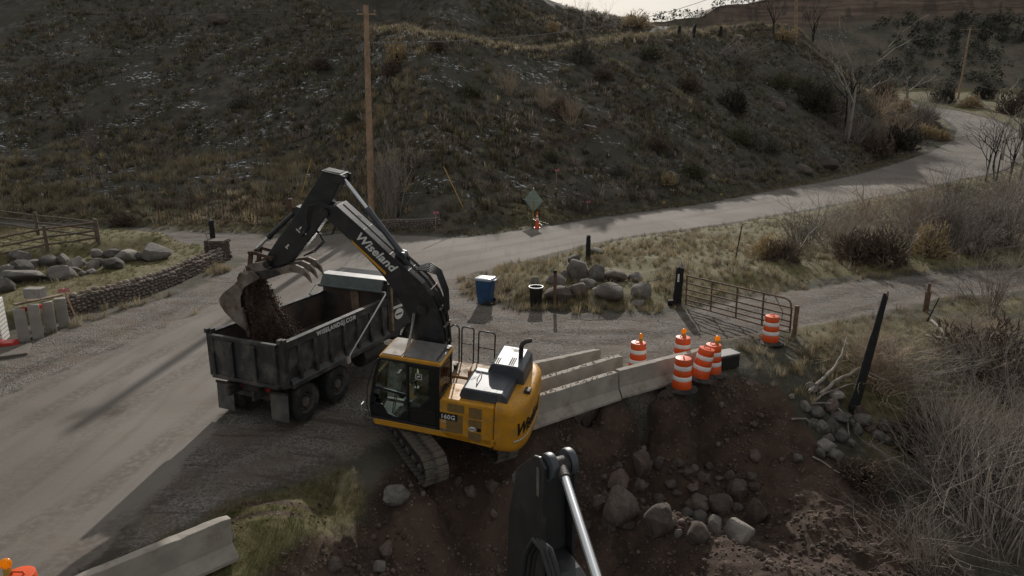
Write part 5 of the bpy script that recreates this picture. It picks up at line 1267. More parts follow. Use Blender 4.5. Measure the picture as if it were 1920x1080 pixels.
W1 = [(-18.35, 26.75), (-17.3, 28.9), (-16.5, 31.0), (-16.15, 33.8), (-16.02, 36.7)]
cw_ = thing('cobble_wall', 'long low cobblestone wall with a pale cap beside the road', 'wall', (-16.5, 31, 0)); wall_core(W1, .64, .34, 'mortar', cw_, .02); cobbles(W1, .70, .36, 'cobblestones', cw_, 5, 1, (.15, .25)); cobbles(W1, .70, .02, 'cap_stones', cw_, 15, 1, (.2, .34), None, True)
W2 = [G(700, 431)[:2], G(760, 427)[:2], G(822, 421)[:2]]
sw = thing('stone_wall', 'low stone wall at the foot of the hill beyond the road', 'wall', (*W2[0], gz(*W2[0]))); wall_core(W2, .75, .45, 'mortar', sw, .03); cobbles(W2, .70, .44, 'cobblestones', sw, 6, 1, (.16, .26))
def pillar():
    c = Vector((-16.35, 37.2, gz(-16.0, 36.4))); o = thing('stone_pillar', 'square cobblestone pillar at the far end of the cobble wall', 'pillar', c); MB().box((0, 0, .52), (1.02, .82, 1.2)).build('pillar_core', 'mortar', o)
    me_l = [rock_mesh(40 + i, 2, .1, 'rock_red', 'cobble') for i in range(4)]; rng = random.Random(9)
    for (nx, ny, L) in ((0, -1, 1.05), (1, 0, .86), (0, 1, 1.05), (-1, 0, .86)):
        for r in range(8):
            x = -L / 2 + rng.uniform(0, .05)
            while x < L / 2 - .04:
                w = rng.uniform(.13, .2); u = x + w / 2; px_, py_ = (u, ny * .41) if nx == 0 else (nx * .51, u)
                link('cobble', me_l[rng.randrange(4)], o, (px_, py_, .07 + r * .14 + rng.uniform(-.02, .02)), (0, 0, rng.uniform(0, 6)), (w * .55, w * .5, .078)); x += w
    m = MB(); m.box((0, 0, 1.14), (1.05, .85, .05)); m.build('pillar_cap', 'mortar', o, bevel=.02)
    rough_post('charred_post', (c.x - .42, c.y + .55, gz(c.x - .42, c.y + .55)), 1.75, .15, .13, 'charred_wood', 'charred black post rising behind the stone pillar', seed=21)
    p = Vector((c.x - .05, c.y - .62, gz(c.x - .05, c.y - .62))); m = MB(); m.bar(p, p + Vector((-.2, 0, 1.2)), .06, .02); tag(m.build('steel_stake', 'worn_steel', None), 'grey steel stake leaning on the front of the stone pillar', 'stake')

# ------------------------------------------------------------------ rocks
def rock_mesh(seed, sub=3, rough=.18, mat='rock_grey', name='boulder'):
    rng = random.Random(seed); bm = bmesh.new(); bmesh.ops.create_icosphere(bm, subdivisions=sub, radius=1)
    planes = [(Vector((rng.gauss(0, 1), rng.gauss(0, 1), rng.gauss(0, 1))).normalized(), rng.uniform(.58, .86)) for _ in range(14)]
    ks = [(Vector((rng.gauss(0, 1), rng.gauss(0, 1), rng.gauss(0, 1))) * f, rng.uniform(0, 6), a) for f, a in ((1.3, .5), (1.9, .35), (2.6, .25), (4.2, .15), (6, .1))]
    for v in bm.verts:
        p = v.co.copy(); q = 1.0
        for k, ph, a in ks: q += rough * a * math.sin(k.dot(p) * 2 + ph)
        p = p * q
        for nrm, d in planes:
            e = p.dot(nrm) - d
            if e > 0: p -= nrm * e * .88
        v.co = p
    me = bpy.data.meshes.new(name); bm.to_mesh(me); bm.free(); me.materials.append(MATS[mat])
    me.polygons.foreach_set('use_smooth', np.ones(len(me.polygons), bool)); me.set_sharp_from_angle(angle=rad(38))
    return me
ROCKS = {m: [rock_mesh(i * 7 + 1 + k * 100, 3, .22, m) for i in range(5)] for k, m in enumerate(('rock_grey', 'rock_brown', 'rock_pale', 'rock_red'))}
_rr = random.Random(77)
def rock(px, py, w, h, mat, label, name='boulder', group=None, sink=.25, cat='boulder'):
    p = on_land(px, min(py + h * .42, 1079)); t = (CAM_H - p[2]) / -ray(px, py + h * .42)[2] if True else 0
    k = t / FOC; rx, rz = w * k * .53, h * k * .56
    me = _rr.choice(ROCKS[mat])
    o = link(name, me, None, (float(p[0]), float(p[1] + rx * .3), float(p[2] + rz * (1 - sink) * .75)), (_rr.uniform(-.25, .25), _rr.uniform(-.25, .25), _rr.uniform(0, 6.28)), (1, 1, 1))
    o.scale = (rx * _rr.uniform(.95, 1.08), rx * _rr.uniform(.9, 1.05), rz * 1.08)
    return tag(o, label, cat, group)
pillar()
L1 = [(35, 480, 40, 24, 'round grey boulder topping the left end of the boulder bank'), (40, 499, 38, 26, 'blunt grey boulder resting on the long slab boulder'), (13, 506, 30, 22, 'boulder at the left picture edge on the slab boulder'), (64, 493, 22, 20, 'small boulder right of the blunt grey boulder, above the slab'),
      (42, 518, 74, 24, 'long flat slab boulder at the left end of the boulder bank'), (7, 534, 28, 30, 'lowest boulder at the left picture edge, below the slab'), (88, 489, 34, 24, 'dark boulder in the upper row between slab end and upright boulder'), (118, 486, 20, 24, 'upright narrow boulder in the upper row of the bank'),
      (142, 492, 36, 24, 'pale topped boulder in the middle of the bank'), (112, 511, 46, 28, 'big domed boulder in the lower row below the upright one'), (140, 505, 18, 12, 'small stone wedged right of the big domed boulder'), (171, 496, 24, 20, 'rounded boulder right of the pale topped one'),
      (171, 509, 17, 10, 'small pale stone in front of the rounded boulder'), (153, 512, 14, 10, 'smallest dark stone in the lower row'), (182, 475, 23, 22, 'blocky boulder at the near end of the upper right row'), (207, 474, 26, 19, 'dark angular boulder second in the upper right row'),
      (239, 478, 40, 26, 'tan flat boulder beside the largest boulder'), (289, 473, 56, 31, 'largest boulder, at the right end of the boulder bank'), (211, 492, 37, 26, 'smooth egg shaped boulder in front of the upper right row'), (261, 481, 18, 18, 'grey stone tucked against the largest boulder'), (180, 492, 24, 15, 'low dark stone under the blocky boulder')]
for x, y, w, h, lb in L1: rock(x, y, w * 1.06, h * 1.06, 'rock_pale' if 'pale' in lb or 'tan' in lb else 'rock_grey', lb, group='boulders banked below the rail fence')
L2 = [(1085, 507, 40, 42, 'tall rounded boulder at the top of the roadside pile'), (1118, 509, 26, 38, 'dark cracked boulder right of the tall rounded one'), (1156, 518, 48, 22, 'low brown humped boulder right of the cracked one'), (1193, 520, 29, 15, 'farthest right low boulder in the pile'), (1040, 525, 36, 24, 'boulder behind the wooden post'),
      (1001, 528, 19, 21, 'boulder behind the trash can'), (1046, 551, 54, 29, 'wide tan boulder directly behind the wooden post foot'), (1080, 543, 32, 28, 'mid pile boulder right of the wide tan one'), (1146, 548, 60, 35, 'largest pale streaked boulder at the front of the pile'), (1204, 545, 39, 24, 'pointed blue grey boulder at the right front'),
      (1102, 532, 35, 18, 'half buried boulder under the cracked one'), (1077, 485, 23, 15, 'small boulder topmost beside the charred post'), (1059, 517, 17, 19, 'narrow boulder left of the tall rounded one'), (1196, 567, 26, 9, 'flat stone in the grass before the pointed boulder'), (1034, 567, 13, 7, 'small stone at the foot of the wooden post'), (1120, 470, 28, 10, 'flat stone on the road bank behind the charred post')]
for x, y, w, h, lb in L2: rock(x, y, w * 1.06, h * 1.08, 'rock_brown' if 'tan' in lb or 'brown' in lb else ('rock_pale' if 'pale' in lb else 'rock_grey'), lb, group='boulders piled beside the drive')
L3 = [(1201, 865, 48, 48, 'reddish boulder highest on the pit bank', 'rock_red'), (1159, 897, 52, 40, 'reddish squat boulder above the big dark one', 'rock_red'), (1168, 948, 68, 66, 'biggest dark boulder in the pit', 'rock_brown'), (1238, 966, 64, 54, 'dark boulder with a pale corner beside the biggest one', 'rock_brown'), (1383, 991, 54, 50, 'pale grey round boulder at the right of the pit', 'rock_pale'),
      (1310, 1000, 43, 40, 'brown round boulder left of the pale upright stone', 'rock_brown'), (1340, 983, 26, 38, 'pale upright stone between two round boulders', 'rock_pale'), (1313, 968, 28, 22, 'grey stone above the brown round boulder', 'rock_grey'), (1310, 944, 43, 28, 'dusty boulder in the middle of the pit stones', 'rock_brown'), (1346, 941, 48, 34, 'long dusty boulder toward the pit back', 'rock_brown'),
      (1289, 959, 28, 19, 'small slanted stone with a pale edge', 'rock_grey'), (1419, 955, 36, 56, 'craggy pinkish boulder right of the pale grey one', 'rock_red'), (1126, 941, 26, 28, 'stone against the left of the biggest boulder', 'rock_brown'), (1380, 914, 36, 36, 'dirt covered boulder at the back of the pit', 'rock_brown'), (1235, 866, 22, 24, 'small brown stone right of the highest boulder', 'rock_brown'),
      (975, 897, 32, 30, 'pale stone beneath the excavator tail', 'rock_pale'), (923, 911, 28, 25, 'tan stone second from the excavator tail', 'rock_red'), (884, 920, 28, 20, 'tan stone third from the excavator tail', 'rock_red'), (1271, 998, 19, 18, 'little stone below the dark boulder with pale corner', 'rock_grey'), (744, 924, 50, 34, 'large grey rock at the end of the excavator track', 'rock_grey'),
      (858, 900, 20, 20, 'brown stone right of the excavator track', 'rock_red'), (626, 1055, 30, 33, 'dark round stone in the bank at the bottom', 'rock_brown'), (722, 1028, 27, 36, 'pointed red stone low on the bank', 'rock_red'), (712, 1059, 24, 30, 'white faced stone at the bottom of the bank', 'rock_pale'), (926, 963, 15, 18, 'small stone near the foreground boom', 'rock_red'), (1100, 985, 20, 18, 'stone beside the foreground rod', 'rock_brown'),
      (433, 1005, 14, 22, 'pale stone touching the lone barrier end', 'rock_pale'), (1100, 790, 40, 22, 'flat rock in the bank below the front barrier', 'rock_red'), (1210, 840, 22, 12, 'small pale stone on the pit bank', 'rock_pale')]
for x, y, w, h, lb, mt in L3: rock(x, y, w * 1.05, h * 1.05, mt, lb, name='rock', group='loose rocks in and around the dug pit', cat='rock', sink=.4)
L4 = [(310, 790, 140, 80), (400, 870, 120, 90), (270, 850, 80, 80), (360, 620, 120, 160), (280, 620, 110, 130), (440, 540, 150, 100), (620, 570, 180, 90), (580, 650, 90, 110), (685, 640, 100, 60), (810, 620, 140, 110), (915, 640, 90, 80), (600, 500, 120, 130), (240, 500, 120, 90), (370, 440, 120, 100), (140, 460, 110, 80), (190, 290, 110, 80), (20, 370, 60, 50), (450, 700, 110, 120), (760, 710, 130, 80), (830, 740, 90, 80), (80, 890, 90, 70), (395, 360, 120, 60), (520, 760, 90, 60), (330, 720, 90, 70), (200, 590, 70, 90), (520, 590, 80, 70)]
for i, (x, y, w, h) in enumerate(L4):
    lb = {0: 'pale oval stone at the lower edge of the rubble', 8: 'orange stained stone in the rubble under the burnt trunk', 21: 'pale pink slab under the fallen branches', 16: 'lone pale stone in the grass left of the rubble', 20: 'stone lying on the soil left below the rubble'}.get(i, 'grey cobble in the rubble heap around the burnt trunk')
    rock(1480 + x / 4.5, 660 + y / 4.5, w / 4.5 * 1.1, h / 4.5 * 1.1, 'rock_pale' if i in (0, 16, 21) else ('rock_red' if i in (8, 11, 13) else 'rock_grey'), lb, name='rock', group='rubble heap around the burnt trunk', sink=.3, cat='rock')
for px, py, w, h, lb in [(413, 34, 50, 22, 'dark brown boulder high on the upper left slope'), (1385, 195, 30, 26, 'dark boulder in the middle of the right hillside'), (1460, 197, 26, 20, 'reddish boulder right on the hillside track'), (1555, 305, 50, 28, 'brown boulder at the roadside below the right hill'), (1510, 318, 34, 18, 'grey boulder left of the roadside brown boulder'), (1385, 70, 30, 12, 'dark brown boulder on the ridge line'), (1255, 78, 24, 12, 'dark brown boulder on the ridge line left of the stumps')]:
    rock(px, py, w, h, 'rock_brown' if 'brown' in lb or 'red' in lb else 'rock_grey', lb, group='boulders on the hillside')

# concrete posts, boards and boxes at the left edge
for i, (bx, by, ty) in enumerate([(46, 638, 584), (72, 632, 577), (97, 622, 570), (121, 612, 563)]):
    p = Vector(G(bx, by)); h = (by - ty) * p.length / FOC * 1.02
    lb = ['first', 'second', 'third', 'fourth'][i] + ' upright concrete post counted from the white box'
    b = MB(); b.box((0, 0, h / 2 - .05), (.36, .30, h * .9 + .1)); o = b.build('concrete_post', 'concrete_grey', None, bevel=.02, loc=p, rot=(0, 0, rad(35))); tag(o, lb, 'post', 'upright concrete posts')
pa, pb = Vector(G(40, 638)), Vector(G(124, 612)); m = MB(); m.bar(pa + Vector((0, 0, 1.35)), pb + Vector((0, 0, 1.28)), .26, .05); tag(m.build('board', 'weathered_wood', None), 'long weathered board laid across the concrete posts', 'board')
m = MB(); q = Vector(G(70, 632)) + Vector((0, .2, 1.42)); m.box(q + Vector((0, .1, .2)), (.62, .4, .36)); tag(m.build('grey_block', 'concrete_grey', None, bevel=.02), 'grey block standing on the board above the second post', 'block')
for px, py, lb, s in [(84, 628, 'red box hung between the second and third posts', .2), (58, 634, 'dark red box hung between the first and second posts', .16)]:
    m = MB(); q = Vector(G(px, py)) + Vector((0, -.1, 1.12)); m.box(q, (s, .2, .16)); tag(m.build('red_box', 'red_paint', None, bevel=.02), lb, 'box')
p = Vector(G(-18, 640)); o = thing('white_cabinet', 'white ribbed cabinet at the left picture edge', 'cabinet', p, (0, 0, rad(20))); MB().box((0, 0, .77), (1.0, .8, 1.55)).build('cabinet_body', 'white_paint', o, bevel=.02)
rb = MB().box((0, 0, 0), (1.02, .82, .02)); rbm = rb.mesh('rib', 'grey_plastic')
for k in range(9): link('rib', rbm, o, (0, 0, .15 + k * .155))
p = Vector(G(12, 650)); m = MB(); m.prism([(-.35, 0), (.35, 0), (.3, .2), (-.3, .2)], -.25, .25); tag(m.build('red_crate', 'red_paint', None, bevel=.03, loc=p, rot=(0, 0, rad(15))), 'red plastic tray on the slab at the left picture edge', 'tray')
p = Vector(G(15, 668)); m = MB(); m.box((0, 0, 0), (1.7, 1.2, .16)); tag(m.build('concrete_slab', 'mortar', None, bevel=.03, loc=p + Vector((-.4, .2, .02)), rot=(0, 0, rad(28))), 'flat concrete slab on the verge at the left picture edge', 'slab')

# ------------------------------------------------------------------ boom of a second excavator below the camera
def near_boom():
    def U(px, py, t): d = ray(px, py); return Vector((t * d[0], t * d[1], CAM_H + t * d[2]))
    top = U(1052, 868, 6.5); yaw = rad(28)
    o = thing('second_excavator', 'black stick and chrome rod of a second excavator in the near foreground', 'excavator', (top.x, top.y, gz(top.x, top.y)), (0, 0, yaw))
    z0 = top.z - o.location.z
    # local frame: x lateral (right), y forward (away), z up
    def R(x, y, z): return (x, y, z0 + z)
    prof = [(-.02, .0), (.10, .06), (.20, .03), (.55, -.28), (.72, -.9), (.78, -2.0), (.45, -4.6), (.15, -4.7), (.02, -3.0), (.0, -1.2), (.0, -.35)]
    m = MB()
    for x0, x1 in ((-.19, -.15), (.15, .19)): m.prism([(a, z0 + b) for a, b in prof], x0, x1, 'x')
    m.add([R(-.15, .16, -.25), R(.15, .16, -.25), R(.15, .08, -1.25), R(-.15, .08, -1.25), R(-.15, .20, -.25), R(.15, .20, -.25), R(.15, .12, -1.25), R(-.15, .12, -1.25)], [(0, 1, 2, 3), (4, 7, 6, 5), (0, 4, 5, 1), (1, 5, 6, 2), (2, 6, 7, 3), (3, 7, 4, 0)])
    m.prism([(.52, z0 - .35), (.70, z0 - .95), (.74, z0 - 2.0), (.42, z0 - 4.6), (.38, z0 - 4.6), (.68, z0 - 2.0), (.64, z0 - .95), (.48, z0 - .38)], -.15, .15, 'x')
    st = m.build('stick', 'black_paint', o, bevel=.012)
    for s in (-.17, .17):
        e = MB(); e.lathe([(.05, -.035), (.125, -.035), (.13, -.02), (.13, .02), (.125, .035), (.05, .035)], 24, R(s * .62, .03, -.02), Matrix.Rotation(rad(90), 3, 'Y')); e.build('pin_boss', 'hood_paint', o, smoothf=35)
    pn = MB(); pn.cyl(R(-.14, .03, -.02), R(.14, .03, -.02), .05); pn.build('pin', 'worn_steel', o, smoothf=40)
    gr = MB(); gr.box(R(-.195, .10, -.20), (.012, .05, .3)); gr.build('worn_patch', 'worn_steel', o, bevel=.005)
    inv = o.matrix_basis.inverted(); Mo = Matrix.Translation(o.location) @ Matrix.Rotation(yaw, 4, 'Z'); L = lambda w: Mo.inverted() @ w
    a = L(top + Vector((0, 0, -.02))); b = L(U(1128, 1110, 5.0))
    d = (b - a).normalized()
    c = MB(); c.lathe([(.085, -.06), (.085, .06)], 18, tuple(a), Matrix.Rotation(rad(90), 3, 'Y')); c.cyl(a, a + d * .22, .062, .055); c.build('rod_eye', 'dark_steel', o, smoothf=40)
    c = MB(); c.cyl(a + d * .2, a + d * 1.9, .044, n=20); c.build('cylinder_rod', 'chrome', o, smoothf=40)
    c = MB(); c.cyl(a + d * 1.85, a + d * 3.4, .085, n=18); c.build('stick_cylinder', 'black_paint', o, smoothf=40)
    h = MB()
    for i in range(3):
        P = [U(978 + 8 * i, 1095, 6.2), U(985 + 9 * i, 1040, 6.15), U(1000 + 8 * i, 1012 + 2 * i, 6.1), U(1016 + 8 * i, 1030, 6.0), U(1030 + 8 * i, 1075, 5.9), U(1036 + 8 * i, 1120, 5.8)]
        h.tube([L(p) for p in P], .026, 8)
    h.build('hydraulic_hose', 'hose_rubber', o, smoothf=60)
    bm_ = MB(); bm_.prism([(.5, z0 - .95), (.62, z0 - 1.5), (-1.6, z0 - 2.6), (-4.6, z0 - 5.2), (-5.0, .0), (-5.5, .0), (-5.4, z0 - 4.6), (-2.0, z0 - 1.7), (-.2, z0 - 1.05)], -.13, .13, 'x'); bm_.build('boom', 'black_paint', o, bevel=.02)
near_boom()
# ------------------------------------------------------------------ far canyon side
def canyon_wall():
    m, n, l, b = new_mat('canyon_rock'); g = n.new('ShaderNodeNewGeometry'); pos = g.outputs['Position']
    at1 = n.new('ShaderNodeAttribute'); at1.attribute_name = 'zone'; sep = n.new('ShaderNodeSeparateColor'); l.new(at1.outputs['Color'], sep.inputs['Color'])
    mp = n.new('ShaderNodeMapping'); mp.inputs['Scale'].default_value = (.05, .05, .9); l.new(pos, mp.inputs['Vector'])
    f = noise_n(n, l, mp.outputs['Vector'], 1.0, 5, .6); f2 = noise_n(n, l, pos, .12, 5, .65); f3 = noise_n(n, l, pos, .8, 4)
    rockc = mixc(n, l, ramp(n, l, f, .35, .65), (.13, .095, .075), (.24, .18, .14)); rockc = mixc(n, l, mathn(n, l, 'MULTIPLY', ramp(n, l, f2, .5, .65), .6), rockc, (.10, .078, .065))
    slope = mixc(n, l, ramp(n, l, f2, .35, .65), (.085, .080, .064), (.16, .138, .108)); slope = mixc(n, l, mathn(n, l, 'MULTIPLY', ramp(n, l, f3, .62, .68), ramp(n, l, f2, .50, .43)), slope, (.34, .35, .37))
    mpv = n.new('ShaderNodeMapping'); mpv.inputs['Scale'].default_value = (.22, .22, .035); l.new(pos, mpv.inputs['Vector']); fv = noise_n(n, l, mpv.outputs['Vector'], 1.0, 5, .65)
    rockc = mixc(n, l, mathn(n, l, 'MULTIPLY', ramp(n, l, fv, .52, .64), .7), rockc, (.075, .062, .055))
    c = mixc(n, l, sep.outputs[0], slope, rockc); l.new(c, b.inputs['Base Color']); b.inputs['Roughness'].default_value = .95; b.inputs['Specular IOR Level'].default_value = .1
    bp = n.new('ShaderNodeBump'); bp.inputs['Distance'].default_value = 1.0; bp.inputs['Strength'].default_value = .7; l.new(f, bp.inputs['Height']); l.new(bp.outputs['Normal'], b.inputs['Normal']); MATS['canyon_rock'] = m
    xs = np.concatenate([np.arange(-140, 20, 8.), np.arange(20, 330, 1.8), np.arange(330, 620, 14.)])
    prof = [(-90, -12, 0), (-60, .02, 0), (-45, .14, 0), (-30, .30, 0), (-18, .46, 0), (-9, .58, 0), (-3, .66, 0), (0, .70, .6), (1.2, .76, 1), (2.0, .83, 1), (4.5, .84, .8), (5.5, .93, 1), (6.5, 1.0, 1), (9, 1.01, .5), (20, 1.03, 0), (60, 1.05, 0), (140, .9, 0)]
    top = np.interp(xs, [-140, 20, 36, 60, 72, 78, 100, 130, 170, 220, 330, 620], [36, 37, 38.5, 41, 42, 46, 50, 56, 58, 60, 64, 64])
    base = 6.0; cl = smooth(66, 80, xs)
    V = np.zeros((len(prof), len(xs), 3)); Zn = np.zeros((len(prof), len(xs)))
    for j, (dy, t, k) in enumerate(prof):
        jag = (3.2 * fbm(xs, xs * 0 + 3.3, 16, 4, 81) + 2.0 * fbm(xs, xs * 0 + 9, 5, 3, 84)) * (1 if k > .3 else .4)
        tt = t if t > -1 else 0.0
        zz = base + (top - base) * (tt if t > 0 else 0) + (t if t <= -1 else 0)
        if .6 < t < 1: zz = zz * cl + (base + (top - base) * (.70 + (t - .70) * 1.0)) * (1 - cl)
        V[j, :, 0] = xs; V[j, :, 1] = 268 + dy * (1 + .25 * fbm(xs, xs * 0 + j * 1.7, 30, 3, 90)) + jag * (1.4 if k > .3 else 2.2) + (1 - cl) * (1 - k) * 0
        V[j, :, 2] = zz + fbm(xs, xs * 0 + j, 9, 4, 95) * (1.2 if t > 0 else 0)
        Zn[j] = k * cl
    I = np.arange(len(prof) * len(xs)).reshape(len(prof), len(xs)); Q = np.stack([I[:-1, :-1], I[:-1, 1:], I[1:, 1:], I[1:, :-1]], -1).reshape(-1, 4)
    o = link('canyon_wall', mesh_np('canyon_wall', V.reshape(-1, 3), Q, 'canyon_rock', False, {'zone': np.stack([Zn.ravel()] * 3 + [np.ones(Zn.size)], 1)})); o['kind'] = 'structure'
    return V
CW = canyon_wall()

# ------------------------------------------------------------------ plants
def plant_mat(name, trans=0.0, rnd=.12):
    m, n, l, b = new_mat(name); a = n.new('ShaderNodeAttribute'); a.attribute_name = 'Col'; oi = n.new('ShaderNodeObjectInfo'); hs = n.new('ShaderNodeHueSaturation')
    l.new(mathn(n, l, 'ADD', mathn(n, l, 'MULTIPLY', oi.outputs['Random'], 2 * rnd), 1 - rnd), hs.inputs['Value']); l.new(a.outputs['Color'], hs.inputs['Color'])
    l.new(hs.outputs['Color'], b.inputs['Base Color']); b.inputs['Roughness'].default_value = .85; b.inputs['Specular IOR Level'].default_value = .15
    if trans:
        t = n.new('ShaderNodeBsdfTranslucent'); l.new(hs.outputs['Color'], t.inputs['Color']); x = n.new('ShaderNodeMixShader'); x.inputs[0].default_value = trans
        l.new(b.outputs[0], x.inputs[1]); l.new(t.outputs[0], x.inputs[2]); l.new(x.outputs[0], n['Material Output'].inputs['Surface'])
    MATS[name] = m
plant_mat('grass_blades', .35, 0.0); plant_mat('twigs', 0, .15); plant_mat('scrub_leaves', .25, .15)

def grass(name, P, H, nb, wid, spread, colors, label, seed, cat='grass', lean=.0):
    """tufts of narrow blades: P (n,3) base points, H (n,) heights, colors (n,3)"""
    rng = np.random.default_rng(seed); n = len(P)
    az = rng.uniform(0, 2 * np.pi, (n, nb)); tilt = np.abs(rng.normal(0, 1, (n, nb))) * spread; h = H[:, None] * rng.uniform(.55, 1.1, (n, nb))
    r0 = H[:, None] * rng.uniform(0, .38, (n, nb)) * min(1.6, spread * 2)
    a2 = az + rng.normal(0, .6, (n, nb))
    base = P[:, None, :] + np.stack([r0 * np.cos(az), r0 * np.sin(az), np.full_like(r0, -.03)], -1)
    d = np.stack([np.sin(tilt) * np.cos(a2) + lean, np.sin(tilt) * np.sin(a2), np.cos(tilt)], -1)
    tip = base + d * h[..., None]
    w = np.stack([-np.sin(az + .7), np.cos(az + .7), np.zeros_like(az)], -1) * (wid * (.6 + .8 * rng.uniform(size=(n, nb)))[..., None] * .5) * np.sqrt(H[:, None, None] / .5)
    mid = base + d * h[..., None] * .55 + np.array([0, 0, .04]) * h[..., None]
    V = np.stack([base - w, base + w, mid + w * .7, tip, mid - w * .7], 2)          # 5 verts: blade with a bend
    k = n * nb; V = V.reshape(-1, 3); o = np.arange(k)[:, None] * 5
    F = np.concatenate([o + np.array([0, 1, 2]), o + np.array([0, 2, 4]), o + np.array([4, 2, 3])])
    C = np.repeat(np.clip(colors[:, None, :] * rng.uniform(.75, 1.25, (n, nb, 1)), 0, 1), 5, 1).reshape(n, nb, 5, 3).reshape(-1, 3)
    o = link(name, mesh_np(name, V, F, 'grass_blades', False, {'Col': np.concatenate([C, np.ones((len(C), 1))], 1)}))
    return tag(o, label, cat, kind='stuff')

STRAW = np.array([(.33, .265, .16), (.28, .235, .155), (.23, .19, .12), (.31, .27, .195), (.20, .17, .115)])
OLIVE = np.array([(.165, .148, .090), (.135, .125, .074), (.195, .168, .105), (.16, .135, .095), (.12, .105, .074)])
GREENS = np.array([(.105, .11, .040), (.15, .14, .065), (.085, .092, .036), (.20, .17, .095)])
GREYB = np.array([(.20, .17, .142), (.165, .142, .120), (.24, .20, .165), (.135, .115, .096)])
def pick(rng, pal, n): return pal[rng.integers(0, len(pal), n)] * rng.uniform(.8, 1.2, (n, 1))

def scatter(rng, n, x0, x1, y0, y1, keep):
    x = rng.uniform(x0, x1, n); y = rng.uniform(y0, y1, n); k = keep(x, y); k = rng.uniform(size=n) < k
    x, y = x[k], y[k]; return np.stack([x, y, land(x, y)], 1)

def hill_cover():
    rng = np.random.default_rng(21)
    vis = lambda x, y: (np.abs(x) < .80 * y + 3)
    dens = lambda x, y: vis(x, y) * smooth(.3, 1.2, sdist(x, y, HILL)) * smooth(62, 45, sdist(x, y, HILL)) * np.clip(.55 + 1.3 * fbm(x, y, 7, 3, 201), .08, 1)
    P = scatter(rng, 90000, -75, 84, 46, 150, dens)
    n = len(P); H = rng.uniform(.2, .6, n) * (1 + .5 * np.maximum(0, fbm(P[:, 0], P[:, 1], 12, 2, 210)))
    warm = smooth(-.15, .35, fbm(P[:, 0], P[:, 1], 10, 3, 205) + .12 * rng.normal(size=n))
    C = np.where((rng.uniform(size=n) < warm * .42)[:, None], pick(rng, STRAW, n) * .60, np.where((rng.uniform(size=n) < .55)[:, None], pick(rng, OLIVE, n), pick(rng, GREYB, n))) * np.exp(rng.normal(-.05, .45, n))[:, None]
    grass('hill_scrub', P, H, 8, .095, .62, C, 'low dark scrub and dry grass covering the shaded hillside', 5, 'scrub')
    P = scatter(rng, 9000, -75, 84, 46, 150, dens); n = len(P)
    grass('hill_brush', P, rng.uniform(.5, 1.05, n), 34, .06, .75, np.where((rng.uniform(size=n) < .3)[:, None], pick(rng, STRAW, n) * .55, np.where((rng.uniform(size=n) < .5)[:, None], pick(rng, OLIVE, n) * 1.05, pick(rng, GREYB, n) * 1.15)), 'larger grey and olive brush clumps dotted over the hillside', 15, 'scrub')
    # golden bunch grass on the gentle lower left slope
    g = lambda x, y: vis(x, y) * smooth(0.5, 2, sdist(x, y, HILL)) * smooth(27, 16, sdist(x, y, HILL)) * smooth(-6, -12, x) * np.clip(.35 + 1.6 * fbm(x, y, 5, 3, 221), .05, 1)
    P = scatter(rng, 8500, -75, -5, 46, 86, g); n = len(P)
    grass('bunch_grass', P, rng.uniform(.45, .95, n), 40, .042, .5, pick(rng, STRAW, n) * 1.15, 'golden bunch grass clumps on the gentle slope at the left', 6)
    # crest grass catching the sun
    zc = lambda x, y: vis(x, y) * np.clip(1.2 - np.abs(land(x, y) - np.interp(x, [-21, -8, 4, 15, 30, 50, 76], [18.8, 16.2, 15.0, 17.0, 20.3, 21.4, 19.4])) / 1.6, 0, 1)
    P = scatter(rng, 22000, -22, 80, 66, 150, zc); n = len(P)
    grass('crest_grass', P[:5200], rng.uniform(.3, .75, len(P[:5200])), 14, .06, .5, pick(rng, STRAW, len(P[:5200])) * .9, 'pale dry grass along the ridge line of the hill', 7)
hill_cover()

